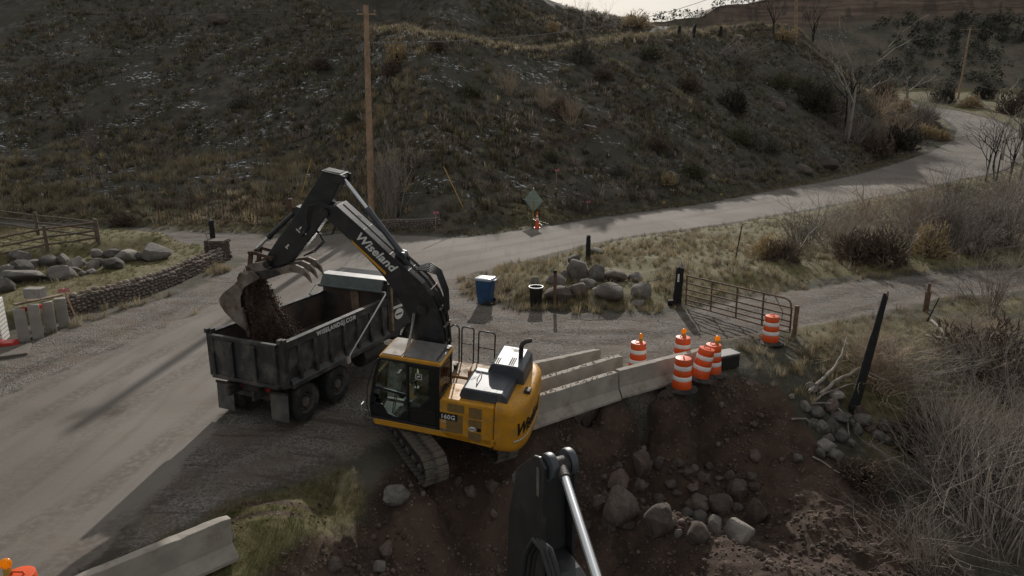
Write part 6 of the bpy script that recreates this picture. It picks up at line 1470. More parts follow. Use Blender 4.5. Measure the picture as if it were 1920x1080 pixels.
def low_cover():
    rng = np.random.default_rng(31)
    nroad = lambda x, y, m=.25: (sdist(x, y, ASPHALT) < -m) & (sdist(x, y, DRIVE) < -m * .4) & (sdist(x, y, LANE) < -m) & (sdist(x, y, SHOULDER) < -m * .5)
    vis = lambda x, y: (np.abs(x) < .80 * y + 3)
    # island between road and drive, far verge
    k1 = lambda x, y: vis(x, y) * nroad(x, y) * (sdist(x, y, HILL) < .3) * (x > -3) * (y > 26) * smooth(105, 70, y) * np.clip(.5 + 1.2 * fbm(x, y, 4, 3, 301), .1, 1)
    P = scatter(rng, 30000, -3, 78, 26, 100, k1); n = len(P); dry = fbm(P[:, 0], P[:, 1], 6, 2, 303) > -.12
    grass('verge_grass', P, rng.uniform(.09, .33, n) * np.where(dry, 1.25, .8), 20, .022, .55, np.where((dry | (rng.uniform(size=n) < .5))[:, None], np.where((rng.uniform(size=n) < .4)[:, None], pick(rng, GREYB, n) * 1.1, pick(rng, STRAW, n) * .85), pick(rng, GREENS, n)), 'dry tan grass on the island between road and drive', 8)
    # tall tan clumps by the boulders and drums
    C0 = [(955, 535, 3.0, 170), (985, 500, 2.2, 110), (1000, 560, 1.5, 40), (1110, 575, 1.6, 40), (1180, 580, 1.5, 30), (1150, 480, 3.0, 120), (1230, 470, 3.5, 120), (1320, 460, 3, 90), (1420, 470, 3.5, 80), (1270, 530, 2.5, 70), (1380, 505, 3.0, 80), (1400, 660, .6, 10), (1490, 700, 1.4, 26), (1560, 650, 2.0, 34), (1530, 670, 1.5, 20), (1650, 650, 2.2, 40), (330, 580, 1.2, 30), (430, 510, 1.2, 70), (230, 600, 1.6, 50), (300, 575, 1.8, 60), (160, 615, 1.2, 60), (110, 630, .9, 40), (1560, 480, 4, 60), (1640, 510, 3, 50)]
    Q = []
    for px, py, s, m in C0:
        c = on_land(px, py); q = np.stack([c[0] + rng.normal(0, s * .5, m), c[1] + rng.normal(0, s * .5, m)], 1); Q.append(q)
    Q = np.concatenate(Q); ok = nroad(Q[:, 0], Q[:, 1], -.1) & (sdist(Q[:, 0], Q[:, 1], PIT) < .1); Q = Q[ok]; P = np.concatenate([Q, land(Q[:, 0], Q[:, 1])[:, None]], 1); n = len(P)
    grass('tall_grass', P, rng.uniform(.2, .52, n), 36, .016, .42, pick(rng, STRAW, n), 'tall straw coloured grass clumps around the boulders and drums', 9)
    # yard lawn behind the cobble wall
    k2 = lambda x, y: vis(x, y) * (sdist(x, y, YARD) > .1) * np.clip(.6 + fbm(x, y, 2.5, 3, 311), .1, 1)
    P = scatter(rng, 16000, -45, -16, 24, 46, k2); n = len(P); dry = fbm(P[:, 0], P[:, 1], 3, 2, 313) > .02
    grass('yard_grass', P, rng.uniform(.06, .26, n) * np.where(dry, 1.3, .8), 16, .022, .6, np.where(dry[:, None], pick(rng, STRAW, n) * .8, pick(rng, GREENS, n)), 'patchy green and straw grass of the yard below the boulders', 10)
    # grass patch lower left, shoulder of the bank
    k3 = lambda x, y: np.clip(.5 + sdist(x, y, GREEN) / .6, 0, 1) * (sdist(x, y, PIT) < .15) * np.clip(.75 + 1.2 * fbm(x, y, .9, 3, 321), .05, 1) * ((np.abs(np.abs((x + 4.95) * .57 - (y - 12.75) * .82) - .26) > .10) | (np.abs(x + 4.95) > .6) | (fbm(x, y, .5, 2, 325) > .1))
    P = scatter(rng, 22000, -9, -2.5, 6, 16, k3); n = len(P); dry = fbm(P[:, 0], P[:, 1], 1.6, 2, 323) > .06
    grass('bank_grass', P, rng.uniform(.05, .19, n), 14, .011, .75, np.where(dry[:, None], pick(rng, STRAW, n) * .85, pick(rng, GREENS, n)), 'short green and straw grass patch beside the lone barrier', 11)
    # right bank: rank dry growth down to the creek
    k4 = lambda x, y: vis(x, y) * nroad(x, y, .3) * (sdist(x, y, PIT) < -.2) * (x > 6.8) * (y < 33) * np.clip(.45 + 1.1 * fbm(x, y, 2.4, 3, 331), .04, 1)
    P = scatter(rng, 12000, 6.8, 30, 9, 33, k4); n = len(P); dry = fbm(P[:, 0], P[:, 1], 3, 2, 333) > -.1
    low = smooth(-.6, -1.8, P[:, 2])
    grass('bank_weeds', P, rng.uniform(.10, .34, n), 18, .014, .65, np.where((dry & (rng.uniform(size=n) > low * .7))[:, None], pick(rng, STRAW, n) * .75, np.where((rng.uniform(size=n) < .5)[:, None], pick(rng, GREENS, n) * .7, pick(rng, GREYB, n))), 'rank dry weeds on the bank right of the pit', 12)
    # lane edges and road foot
    k5 = lambda x, y: vis(x, y) * (sdist(x, y, HILL) > -1.2) * (sdist(x, y, HILL) < 1.2) * nroad(x, y, .15)
    P = scatter(rng, 60000, -45, 60, 44, 104, k5)[:2600]; n = len(P)
    grass('roadside_weeds', P, rng.uniform(.12, .4, n), 16, .035, .6, np.where((rng.uniform(size=n) < .5)[:, None], pick(rng, STRAW, n) * .7, pick(rng, OLIVE, n)), 'weeds along the foot of the hill beside the road', 13)
low_cover()

# woody plants --------------------------------------------------------------
def seg_mesh(S, name, mat, cols):
    """S (n,8): p0 p1 r0 r1 -> three sided sticks"""
    S = np.array(S, float); p0, p1, r0, r1 = S[:, 0:3], S[:, 3:6], S[:, 6:7], S[:, 7:8]
    d = p1 - p0; d /= np.linalg.norm(d, axis=1, keepdims=True) + 1e-9
    u = np.where(np.abs(d[:, 2:3]) < .9, np.array([[0, 0, 1.]]), np.array([[1., 0, 0]])); a = np.cross(d, u); a /= np.linalg.norm(a, axis=1, keepdims=True) + 1e-9; b = np.cross(d, a)
    V = []
    for c, s in ((1, 0), (-.5, .866), (-.5, -.866)): V.append(p0 + (a * c + b * s) * r0)
    for c, s in ((1, 0), (-.5, .866), (-.5, -.866)): V.append(p1 + (a * c + b * s) * r1)
    n = len(S); V = np.stack(V, 1).reshape(-1, 3); o = np.arange(n)[:, None] * 6
    F = np.concatenate([o + np.array(q) for q in ((0, 1, 4, 3), (1, 2, 5, 4), (2, 0, 3, 5))])
    C = np.repeat(cols, 6, 0); return mesh_np(name, V, F, mat, False, {'Col': np.concatenate([C, np.ones((len(C), 1))], 1)})

def grow(rng, S, cols, p, d, L, r, depth, col, wob=.18, nseg=3, fork=2, up=.15, spread=.55, shrink=.62):
    p = np.array(p, float); d = np.array(d, float); d /= np.linalg.norm(d); seg = L / nseg; r_ = r
    for i in range(nseg):
        d = d + rng.normal(0, wob, 3); d[2] += up * .3; d /= np.linalg.norm(d); q = p + d * seg; r2 = r_ * (.92 if i < nseg - 1 else .84)
        S.append((*p, *q, r_, r2)); cols.append(np.array(col) * rng.uniform(.75, 1.25)); p, r_ = q, r2
        if depth > 0 and (i > 0 or nseg == 1):
            for k in range(fork if i == nseg - 1 else rng.integers(0, fork + 1)):
                dd = d + rng.normal(0, spread, 3); dd[2] += up; grow(rng, S, cols, p, dd, L * shrink * rng.uniform(.7, 1.15), r_ * .70, depth - 1, col, wob, max(2, nseg - 1), fork, up, spread, shrink)

def bush_mesh(seed, n_stem, H, spread, depth, col, r, name='twigs', flat=.0, lean=(0, 0), up=.12, fork=2):
    rng = np.random.default_rng(seed); S, C = [], []
    for i in range(n_stem):
        a = rng.uniform(0, 2 * np.pi); t = abs(rng.normal(0, 1)) * spread
        d = np.array([math.sin(t) * math.cos(a) + lean[0], math.sin(t) * math.sin(a) + lean[1], math.cos(t) + .05]); b = np.array([math.cos(a), math.sin(a), 0]) * rng.uniform(0, .12) * H
        grow(rng, S, C, b - np.array([0, 0, .05]), d, H * rng.uniform(.4, .75), r * rng.uniform(.6, 1.1), depth, col, .13, 3, fork, up, .42, .58)
    return seg_mesh(S, name, 'twigs', np.array(C))

def tree_mesh(seed, H, r, depth, col, up=.1, spread=.55, lean=(0, 0), fork=2, name='branches', shrink=.64):
    rng = np.random.default_rng(seed); S, C = [], []
    grow(rng, S, C, (0, 0, -.1), (lean[0], lean[1], 1), H * .42, r, depth, col, .12, 4, fork, up, spread, shrink)
    return seg_mesh(S, name, 'twigs', np.array(C))

PINKG = (.235, .20, .175); GREYT = (.25, .225, .195); DARKT = (.085, .068, .056); TANT = (.36, .28, .20)
BUSH = {
    'upright': [bush_mesh(100 + i, 30, 1.0, .30, 3, PINKG, .0085) for i in range(3)],
    'spread': [bush_mesh(120 + i, 20, 1.0, .75, 3, GREYT, .0075) for i in range(3)],
    'dark': [bush_mesh(140 + i, 30, 1.0, .80, 3, DARKT, .0065) for i in range(3)],
    'tan': [bush_mesh(160 + i, 46, 1.0, .62, 3, TANT, .007, fork=2) for i in range(3)],
    'tree': [tree_mesh(180 + i, 1.0, .0065, 6, GREYT, .14, .42) for i in range(4)],
    'darktree': [tree_mesh(200 + i, 1.0, .012, 5, (.035, .030, .027), .12, .5) for i in range(3)],
}
def dome(seed, n, col, r=.5, h=.8, bl=.13, w=.022):
    """round scrub: short twigs and leaves through a domed volume"""
    rng = np.random.default_rng(seed); S, C = [], []
    for i in range(n):
        a = rng.uniform(0, 2 * np.pi); e = math.acos(rng.uniform(-.1, 1)); q = rng.uniform(.45, 1) ** .6 * (1 + .25 * math.sin(3 * a + seed) + .15 * math.sin(5 * e + 2 * a)); o = np.array([r * q * math.sin(e) * math.cos(a), r * q * math.sin(e) * math.sin(a), h * q * max(math.cos(e), .02)])
        d = o / (np.linalg.norm(o) + 1e-6) + rng.normal(0, .45, 3) + np.array([0, 0, .35]); d /= np.linalg.norm(d); S.append((*(o - d * bl * .5), *(o + d * bl * rng.uniform(.5, 1.1)), w * rng.uniform(.5, 1), .002)); C.append(np.array(col) * rng.uniform(.6, 1.35))
    for i in range(26):
        a = rng.uniform(0, 2 * np.pi); t = rng.uniform(0, 1.1); d = np.array([math.sin(t) * math.cos(a), math.sin(t) * math.sin(a), math.cos(t)]); S.append((0, 0, -.05, *(d * np.array([r, r, h]) * .9), .014, .004)); C.append(np.array(DARKT))
    return seg_mesh(S, 'foliage', 'twigs', np.array(C))
DOME = {'straw': [dome(301 + i, 900, (.38, .29, .165)) for i in range(2)], 'olive': [dome(311 + i, 900, (.115, .11, .066)) for i in range(2)], 'brown': [dome(321 + i, 900, (.13, .095, .072)) for i in range(2)], 'grey': [dome(331 + i, 900, (.155, .14, .115)) for i in range(2)], 'dark': [dome(341 + i, 900, (.05, .047, .036)) for i in range(2)]}
_pr = random.Random(5)
_MS = {}
def mesh_size(me):
    """typical width and height of a plant mesh"""
    if me.name not in _MS:
        c = np.zeros(len(me.vertices) * 3, np.float32); me.vertices.foreach_get('co', c); c = c.reshape(-1, 3)
        _MS[me.name] = (float(np.percentile(c[:, 0], 97) - np.percentile(c[:, 0], 3)), float(np.percentile(c[:, 2], 99)))
    return _MS[me.name]
def plant(px, py, hpx, kind, label, name, cat, wpx=None, group=None, lean=0.0, pos=None):
    """a woody plant whose foot is seen at a photo pixel, hpx tall there"""
    p = on_land(px, py) if pos is None else np.array(pos); t = p[1] / ray(px, py)[1] if pos is None else np.linalg.norm(p[:2])
    H = hpx * t / FOC; lib = DOME if kind in ('straw', 'olive', 'brown', 'grey', 'darkdome') else BUSH
    me = _pr.choice(lib['dark' if kind == 'darkdome' else kind])
    bw, bh = mesh_size(me); s = H / bh; sx = s if wpx is None else wpx * t / FOC / bw
    o = thing(name, label, cat, tuple(float(v) for v in p), (0, lean, _pr.uniform(0, 6.28)), group)
    o.scale = (sx, sx, s)
    link('crown' if 'tree' in kind else ('foliage' if lib is DOME else 'twigs'), me, o)
    if 'tree' in kind:
        me2 = TRUNK.get(kind)
        if me2 is None:
            rr = .0075 if kind == 'tree' else .011; m = MB(); m.tube([(0, 0, -.06), (.004, .0, .12), (-.004, .006, .30)], [rr, rr * .8, rr * .5], 7); TRUNK[kind] = me2 = m.mesh('trunk', 'charred_wood' if kind == 'darktree' else 'bare_branch', 50)
        link('trunk', me2, o)
    return o
TRUNK = {}
plant(738, 412, 175, 'upright', 'tall bare pinkish bush beside the near utility pole', 'bare_bush', 'bush', 105)
plant(720, 405, 120, 'spread', 'lower bare bush tangled at the foot of the near utility pole', 'bare_bush', 'bush', 90)
plant(175, 287, 98, 'upright', 'thin pale bare sapling on the left slope', 'bare_bush', 'bush', 60)
plant(1092, 402, 66, 'dark', 'dark rounded bush at the roadside right of the diamond sign', 'dark_bush', 'bush', 105)
plant(1075, 396, 48, 'dark', 'small dark bush tucked left of the rounded roadside bush', 'dark_bush', 'bush', 60)
hs = [(745, 118, 42, 'straw', 44, 'golden shrub right of the near pole top'), (735, 140, 28, 'brown', 36, 'brown shrub below the golden shrub near the pole'), (955, 178, 52, 'tan', 60, 'tan bush in the middle of the hillside'), (1022, 205, 60, 'tan', 46, 'tall tan bush right of the hillside middle'), (1072, 236, 62, 'tan', 60, 'tall tan bush above the hillside track'), (1052, 220, 40, 'brown', 34, 'brown bush between the two tall tan bushes'), (1090, 118, 46, 'grey', 50, 'grey shrub high on the hillside under the ridge'), (1036, 62, 22, 'straw', 24, 'small pale shrub just under the ridge'),
      (165, 118, 36, 'spread', 80, 'grey twiggy bush high on the left slope'), (290, 42, 34, 'upright', 70, 'twiggy bush at the top left of the slope'), (405, 40, 40, 'spread', 90, 'twiggy bush at the top edge above the left slope'), (525, 70, 40, 'spread', 60, 'grey bush near the top edge left of the pole'), (970, 90, 30, 'spread', 80, 'low grey bush spreading under the ridge'), (1370, 118, 62, 'spread', 120, 'wide bare bush arching below the ridge'), (1400, 128, 50, 'upright', 90, 'second bare bush arching right below the ridge'), (1190, 52, 28, 'straw', 58, 'round tan bush on the ridge line'), (1468, 76, 22, 'straw', 46, 'orange tan bush on the ridge beside the hilltop pole'),
      (1030, 300, 22, 'olive', 36, 'olive shrub low on the slope above the sign'), (1460, 165, 30, 'olive', 44, 'yellow olive shrub on the right hillside'), (1505, 170, 26, 'olive', 40, 'olive shrub below the yellow olive one'), (1385, 268, 34, 'olive', 44, 'olive bush low on the right hillside'), (1412, 278, 40, 'grey', 44, 'grey bush low on the right hillside'), (1445, 285, 32, 'grey', 42, 'grey bush right of its lower hillside twin'), (1560, 240, 90, 'dark', 110, 'large dark thicket bush on the right hillside'), (1600, 262, 80, 'dark', 90, 'dark thicket bush at the hill foot near the nose'), (1530, 210, 50, 'darkdome', 70, 'very dark shrub left of the large thicket'), (1375, 210, 46, 'darkdome', 54, 'dark shrub in a hollow of the right hillside'),
      (1640, 290, 44, 'brown', 60, 'brown shrub at the hill foot near the road'), (1680, 280, 46, 'darkdome', 60, 'dark shrub on the hill nose above the road'), (1700, 255, 36, 'grey', 46, 'grey shrub on the hill nose'), (1735, 258, 26, 'straw', 50, 'golden shrub at the tip of the hill nose'), (1765, 262, 18, 'straw', 34, 'small golden shrub at the inside of the bend'), (1690, 210, 26, 'straw', 44, 'straw shrub above the bend on the hill nose'), (1655, 190, 40, 'brown', 46, 'brown bush on the shoulder of the hill nose'), (1625, 215, 46, 'dark', 60, 'dark twiggy bush on the hill shoulder'), (1730, 235, 30, 'brown', 46, 'brown shrub on the steep nose'),
      (360, 378, 34, 'spread', 70, 'pinkish twiggy bush behind the iron fence'), (230, 424, 24, 'brown', 44, 'brown round shrub beside the gravel lane'), (150, 240, 26, 'olive', 40, 'olive shrub on the left slope near the sapling'), (880, 180, 24, 'olive', 40, 'olive shrub left of the hillside middle'), (820, 95, 26, 'brown', 40, 'brown shrub high right of the pole'), (600, 130, 24, 'brown', 40, 'brown shrub left of the pole'), (450, 200, 22, 'grey', 40, 'grey shrub on the mid left slope'), (660, 230, 26, 'olive', 40, 'olive shrub close left of the pole'), (1230, 280, 26, 'brown', 44, 'brown shrub on the slope above the road middle'), (1160, 330, 26, 'grey', 44, 'grey shrub low above the road middle'), (1300, 330, 26, 'olive', 44, 'olive shrub low above the road right'), (1250, 345, 22, 'straw', 34, 'straw shrub low above the road right'), (1130, 150, 26, 'brown', 40, 'brown shrub below the ridge centre'), (1290, 170, 28, 'brown', 46, 'brown shrub left of the dark hollow'), (1220, 110, 26, 'olive', 44, 'olive shrub under the ridge right of centre')]
for px, py, h, k, w, lb in hs: plant(px, py, h, k, lb, 'hillside_shrub' if k in ('straw', 'olive', 'brown', 'grey', 'darkdome') else 'hillside_bush', 'bush', w, 'shrubs on the hillside')
# trees of the right hillside and ridge
plant(1585, 262, 240, 'tree', 'tall pale bare tree reaching above the right hillside', 'bare_tree', 'tree', 250)
plant(1582, 250, 150, 'darktree', 'burnt dark snag inside the tall pale tree', 'burnt_tree', 'tree', 120)
plant(1450, 66, 75, 'darktree', 'burnt black tree on the ridge left of the hilltop pole', 'burnt_tree', 'tree', 90)
plant(1525, 80, 85, 'darktree', 'burnt forked tree on the ridge right of the hilltop pole', 'burnt_tree', 'tree', 80)
for px, py, h, w, lb in [(1094, 46, 50, 40, 'small bare tree on the skyline, left of its taller neighbour'), (1122, 44, 46, 40, 'small bare tree on the skyline, second from the left'), (1064, 42, 26, 34, 'lowest leafy bare tree on the left skyline'), (1180, 50, 30, 34, 'thin bare tree on the skyline left of the round tan bush'), (1212, 56, 36, 34, 'thin bare tree on the skyline right of the round tan bush'), (1296, 66, 60, 50, 'bare tree on the skyline behind the ridge stumps')]:
    plant(px, py + 14, h + 14, 'tree', lb, 'bare_tree', 'tree', w, 'bare trees along the skyline')
for px, py, h, lb in [(1300, 66, 20, 'short black stump on the ridge, the right one of the pair'), (1272, 62, 14, 'short black stump on the ridge, the left one of the pair'), (1350, 64, 16, 'black stump standing alone on the ridge')]:
    p = on_land(px, py + 4); t = p[1]; rough_post('ridge_stump', tuple(float(v) for v in p), h * t / FOC, .3, .22, 'charred_wood', lb, 'stump', (.1, 0), 7, px, .3)
# thicket along the road and drive at the right
th = [(1492, 478, 150, 'tree', 90, 'dark forked bare tree at the left end of the roadside thicket'), (1625, 410, 100, 'tree', 90, 'bare tree leaning over the road in the thicket'), (1702, 498, 150, 'tree', 120, 'bare tree with an upright trunk at the edge of the drive'), (1640, 470, 120, 'spread', 150, 'wide bare bush in the middle of the thicket'), (1560, 475, 110, 'spread', 130, 'wide brownish bush right of the forked tree'), (1500, 470, 90, 'dark', 110, 'dark brushy bush under the forked tree'), (1655, 492, 66, 'brown', 84, 'round brown tumbleweed bush beside the drive'), (1738, 480, 66, 'straw', 70, 'round golden tumbleweed bush right of the upright tree'), (1440, 482, 46, 'straw', 60, 'low golden bush at the thicket edge'), (1470, 488, 40, 'brown', 60, 'low brown bush at the thicket edge'), (1600, 490, 60, 'brown', 70, 'brown bush left of the round tumbleweed'),
      (1780, 455, 110, 'spread', 150, 'tangled bare bush right of the golden tumbleweed'), (1850, 460, 130, 'spread', 160, 'big tangled bare bush near the right edge'), (1905, 470, 170, 'spread', 150, 'big tangled bare bush cut by the right edge'), (1800, 405, 60, 'dark', 110, 'dark brush below the road bend'), (1720, 425, 85, 'upright', 110, 'upright bare bush with pale stems below the bend'), (1870, 390, 70, 'dark', 110, 'dark brush at the right below the bend trees'), (1680, 405, 50, 'upright', 70, 'upright bare bush between the road and the thicket'), (1585, 430, 60, 'upright', 70, 'small upright bush near the road edge'),
      (1848, 340, 130, 'darktree', 90, 'first dark thin tree right of the road bend'), (1868, 342, 140, 'darktree', 90, 'second dark thin tree right of the road bend'), (1892, 340, 150, 'darktree', 100, 'third dark thin tree right of the road bend'), (1912, 345, 160, 'tree', 120, 'pale thin tree at the right edge by the bend'), (1880, 300, 120, 'tree', 130, 'bare tree beyond the dark trunks at the bend'), (1915, 260, 100, 'tree', 120, 'bare tree at the far right beyond the bend'),
      (1690, 590, 90, 'upright', 60, 'thin bush on the bank right of the marker post') if False else (1860, 590, 150, 'upright', 130, 'thin bare bush on the far side of the drive at the right'), (1905, 640, 150, 'spread', 140, 'bare bush below the drive at the right edge'), (1800, 560, 60, 'spread', 90, 'low twigs by the drive right of the marker post')]
for px, py, h, k, w, lb in th: plant(px, py, h, k, lb, 'bare_tree' if k == 'tree' else ('dark_tree' if k == 'darktree' else 'thicket_bush'), 'tree' if 'tree' in k else 'bush', w, 'thicket at the right')
def thicket(n, quad, hr, wr, kinds, label, name, group):
    """fill a quadrilateral of the photo (four pixels) with bare bushes standing on the ground there"""
    for i in range(n):
        u, v = _pr.random(), _pr.random(); a, b, c, d = [Vector(q) for q in quad]; q = (a.lerp(b, u)).lerp(d.lerp(c, u), v)
        plant(q.x, q.y, _pr.uniform(*hr), _pr.choice(kinds), label, name, 'bush', _pr.uniform(*wr), group)
thicket(28, [(1470, 430), (1760, 400), (1900, 440), (1480, 485)], (45, 85), (80, 140), ['spread', 'upright', 'spread', 'tan'], 'fine bare grey bush crowded in the thicket between road and drive', 'thicket_bush', 'bare bushes between road and drive')
thicket(20, [(1740, 420), (1920, 390), (1920, 500), (1760, 485)], (60, 120), (100, 160), ['spread', 'upright', 'upright', 'dark'], 'fine bare bush crowded in the tall thicket at the right edge', 'thicket_bush', 'bare bushes at the right edge')
thicket(16, [(1600, 650), (1900, 600), (1920, 760), (1640, 740)], (50, 100), (110, 190), ['spread', 'spread', 'tan'], 'tangled bare brush on the bank between drive and creek', 'bank_brush', 'bare brush above the creek')
thicket(10, [(1720, 800), (1920, 760), (1920, 1000), (1760, 1000)], (90, 170), (140, 240), ['spread', 'upright'], 'fine bare brush on the creek bank behind the corner willow', 'bank_brush', 'bare brush on the creek bank')
thicket(12, [(1500, 260), (1700, 200), (1760, 250), (1560, 320)], (34, 70), (50, 90), ['spread', 'dark', 'tan', 'upright'], 'bare bush on the steep hill nose above the road', 'hillside_bush', 'bare bushes on the hill nose')
# brush on the right bank, nearest the camera
BIG = [bush_mesh(400 + i, 40, 1.0, .26, 3, (.26, .225, .195), .0044, lean=(-.12, 0)) for i in range(2)]
def near_bush(px, py, hpx, wpx, me, label):
    p = on_land(px, min(py, 1079)); t = p[1] / ray(px, min(py, 1079))[1]; bw, bh = mesh_size(me); s = hpx * t / FOC / bh
    o = thing('willow_brush', label, 'bush', tuple(float(v) for v in p), (0, 0, _pr.uniform(0, 6)), 'willow brush on the near bank'); o.scale = (wpx * t / FOC / bw,) * 2 + (s,); link('twigs', me, o)
near_bush(1860, 1040, 360, 330, BIG[0], 'tall pale willow brush filling the lower right corner')
near_bush(1915, 960, 300, 260, BIG[1], 'tall pale willow brush cut by the right edge, behind the corner brush')
near_bush(1800, 900, 210, 200, BIG[1], 'slimmer willow brush left of the corner brush')
near_bush(1740, 1075, 180, 220, BIG[0], 'low willow brush at the bottom edge right of the pit')
near_bush(1905, 760, 170, 220, BIG[1], 'willow brush at the right edge below the drive')
for px, py, h, w, k, lb in [(1640, 690, 100, 170, 'spread', 'tangled twigs right of the burnt snag'), (1700, 720, 90, 170, 'spread', 'tangled twigs on the bank right of the snag, lower heap'), (1590, 660, 60, 110, 'spread', 'tangled twigs just left of the burnt snag'), (1770, 700, 70, 150, 'spread', 'tangled brush under the fallen branches'), (1750, 840, 80, 150, 'brown', 'brown weed clump on the creek bank'), (1730, 800, 60, 120, 'spread', 'twigs hanging over the creek bank'), (1620, 900, 40, 90, 'brown', 'small brown weed clump right of the pit'), (1850, 690, 90, 160, 'brown', 'brown weed clump below the drive at the right')]:
    plant(px, py, h, k, lb, 'bank_brush', 'bush', w, 'brush on the right bank')
# fallen branches
def branch(pts, r, label, mat='bare_branch'):
    P = [Vector(on_land(px, py)) + Vector((0, 0, lift)) for px, py, lift in pts]; m = MB(); n = len(P); Q = []
    for i in range(n - 1):
        for k in range(4): Q.append(P[i].lerp(P[i + 1], k / 4) + Vector((_pr.uniform(-.02, .02), _pr.uniform(-.02, .02), _pr.uniform(-.02, .02))))
    Q.append(P[-1]); m.tube(Q, list(np.linspace(r, r * .4, len(Q))), 7); tag(m.build('fallen_branch', mat, None, smoothf=60), label, 'branch', 'fallen branches')
branch([(1515, 740, .1), (1560, 712, .35), (1575, 690, .5), (1585, 665, .7)], .06, 'forked grey branch rising left of the burnt snag')
branch([(1535, 745, .1), (1570, 728, .3), (1608, 718, .5), (1640, 732, .5), (1675, 748, .45)], .065, 'long bleached branch crossing in front of the burnt snag')
branch([(1520, 762, .06), (1545, 745, .15), (1600, 730, .2)], .05, 'grey branch lying under the long bleached one')
branch([(1524, 762, .1), (1560, 768, .2), (1588, 795, .2), (1592, 830, .1)], .035, 'thin dark branch bent over the rubble')
branch([(1485, 790, .08), (1510, 795, .2), (1528, 805, .05)], .035, 'bleached twisted root at the left of the rubble')
branch([(1523, 858, .05), (1574, 890, .05)], .032, 'pale straight stick lying on the soil below the rubble')
branch([(1635, 840, .1), (1660, 865, .2), (1676, 900, .05)], .025, 'thin grey stick on the creek bank')
branch([(1745, 610, .2), (1760, 640, .5), (1790, 680, .3), (1830, 720, .2)], .06, 'grey fallen limb sloping below the marker post')
branch([(1735, 640, .2), (1775, 660, .5), (1820, 690, .3)], .05, 'second grey fallen limb beside the sloping one')
branch([(1720, 670, .2), (1780, 690, .4), (1860, 700, .3), (1915, 720, .3)], .045, 'long pale fallen limb reaching the right edge')
branch([(1850, 740, .3), (1890, 755, .4), (1918, 775, .3)], .04, 'pale bent stick at the right edge above the brush')
# far junipers and scrub on the canyon side
def junipers():
    rng = np.random.default_rng(44); pts = []
    n = 1700; x = rng.uniform(25, 330, n); r = rng.uniform(0, 1, n); j = 1 + (r * 5.2).astype(int); f = rng.uniform(0, 1, n); xi = np.clip(np.searchsorted(CW[0, :, 0], x), 1, CW.shape[1] - 2)
    base = CW[j, xi] * (1 - f[:, None]) + CW[j + 1, xi] * f[:, None]; keep = fbm(base[:, 0], base[:, 1], 30, 3, 60) > -.22; base = base[keep]
    xt = np.arange(22, 110, 2.2) + rng.uniform(-.8, .8, 40); ti = np.clip(np.searchsorted(CW[0, :, 0], xt), 1, CW.shape[1] - 2); topb = CW[12, ti]
    P = np.concatenate([base, topb]); n = len(P); R = rng.uniform(.6, 2.2, n)
    k = 60; u = rng.normal(0, 1, (n, k, 3)); u /= np.linalg.norm(u, axis=2, keepdims=True); c = P[:, None] + u * R[:, None, None] * np.array([1, 1, 1.0]) * rng.uniform(.5, 1.05, (n, k, 1)); c[..., 2] += R[:, None] * .8
    a = rng.normal(0, 1, (n, k, 3)); b = rng.normal(0, 1, (n, k, 3)); s = .34 * R[:, None, None]
    V = np.stack([c - a * s * .4, c + a * s * .4, c + b * s * .5], 2).reshape(-1, 3); F = np.arange(len(V)).reshape(-1, 3); C = np.repeat(np.array([[.055, .058, .044]]) * rng.uniform(.5, 1.7, (n, 1)), k * 3, 0)
    tag(link('juniper_wood', mesh_np('juniper_wood', V, F, 'scrub_leaves', False, {'Col': np.concatenate([C, np.ones((len(C), 1))], 1)})), 'dark juniper wood covering the far canyon slope', 'wood', kind='stuff')
    # scrub and bare cottonwoods on the canyon floor beyond the bend
    for px, py, h, w, k_, lb in [(1700, 185, 60, 70, 'tree', 'bare tree beyond the nose left of the far pole'), (1745, 190, 46, 60, 'dark', 'dark bush beside the far road end'), (1870, 195, 60, 80, 'tree', 'bare tree right of the far pole'), (1845, 186, 34, 36, 'darkdome', 'round dark shrub right of the far pole foot'), (1770, 192, 30, 40, 'darkdome', 'round dark shrub left of the far pole foot'), (1640, 130, 50, 60, 'tree', 'bare tree behind the shoulder of the hill'), (1905, 215, 50, 60, 'brown', 'brown shrub at the right edge beyond the bend'), (1820, 200, 22, 36, 'straw', 'straw shrub at the far pole foot')]:
        plant(px, py, h, k_, lb, 'far_tree' if k_ == 'tree' else 'far_shrub', 'tree' if k_ == 'tree' else 'bush', w, 'growth beyond the road bend')
junipers()

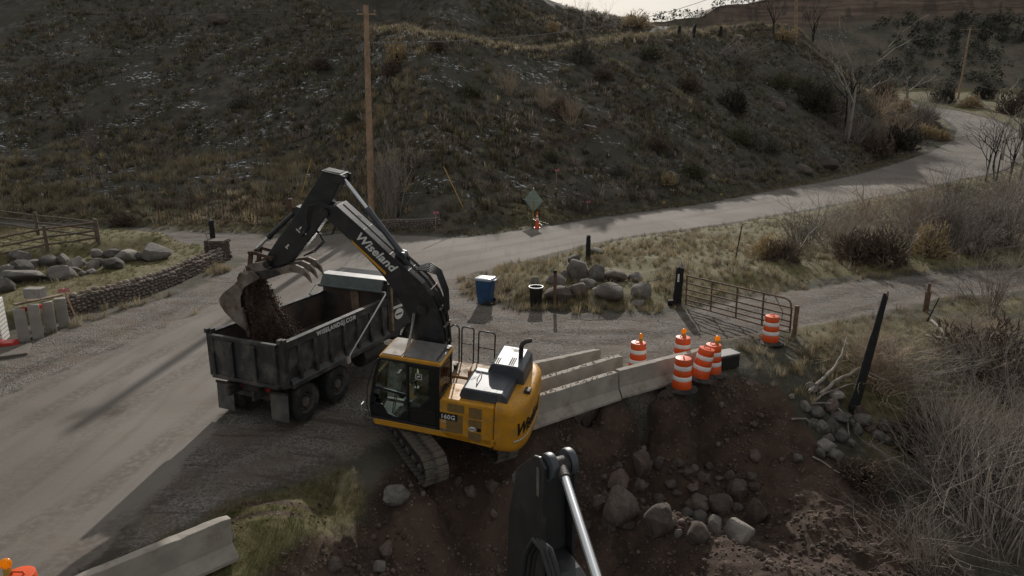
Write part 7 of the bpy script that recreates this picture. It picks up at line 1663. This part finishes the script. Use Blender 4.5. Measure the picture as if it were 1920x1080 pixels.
# ------------------------------------------------------------------ loose stones and clods
pmat('soil_clod', (.080, .055, .041), .45, 1.2, .95, bump=0)
def loose():
    rng = np.random.default_rng(91)
    P = scatter(rng, 5000, -4.5, 11, 8, 21, lambda x, y: (sdist(x, y, PIT) > .1) * np.clip(.35 + 1.5 * fbm(x, y, 2, 3, 401), .03, 1)); n = len(P)
    r = np.where(rng.uniform(size=n) < .06, rng.uniform(.05, .11, n), rng.uniform(.012, .045, n))
    tag(lumps('pit_stones', P, r, 'rock_red', 5), 'small stones and clods strewn over the dug soil', 'stones', kind='stuff')
    P = scatter(rng, 26000, -5, 11, 8, 21, lambda x, y: (sdist(x, y, PIT) > 0) * np.clip(.3 + 1.8 * fbm(x, y, 1.4, 3, 405), .02, 1)); n = len(P)
    tag(lumps('soil_clods', P, np.abs(rng.normal(.012, .026, n)) + .008, 'soil_clod', 8), 'crumbly clods of dug earth covering the pit', 'soil', kind='stuff')
    P = scatter(rng, 7000, -16, 12, 9, 30, lambda x, y: ((sdist(x, y, DRIVE) > 0) | (sdist(x, y, SHOULDER) > 0)) * np.clip(.3 + 1.2 * fbm(x, y, 3, 3, 411), .05, 1)); n = len(P)
    tag(lumps('gravel_stones', P, rng.uniform(.010, .030, n), 'rock_grey', 6), 'loose gravel stones on the drive and shoulders', 'gravel', kind='stuff')
    P = scatter(rng, 3000, -6, -4, 11.8, 13.8, lambda x, y: (np.abs((x + 4.95) * .57 - (y - 12.75) * .82) < .5) * (np.abs(x + 4.95) < 1.0)); P = P[:90] - np.array([0, 0, .015])
    tag(lumps('rut_clods', P, np.abs(rng.normal(.012, .022, len(P))) + .008, 'falling_soil', 7), 'dark clods thrown up in the rut on the grass patch', 'soil', kind='stuff')
loose()
for i in range(60):
    px, py = _rr.uniform(1120, 1420), _rr.uniform(850, 985); w = _rr.uniform(10, 30)
    rock(px, py, w, w * _rr.uniform(.65, .95), _rr.choice(['rock_brown', 'rock_brown', 'rock_red']), 'dark dirt covered cobble among the pit boulders', name='rock', group='dirt covered cobbles in the pit', cat='rock', sink=.6)
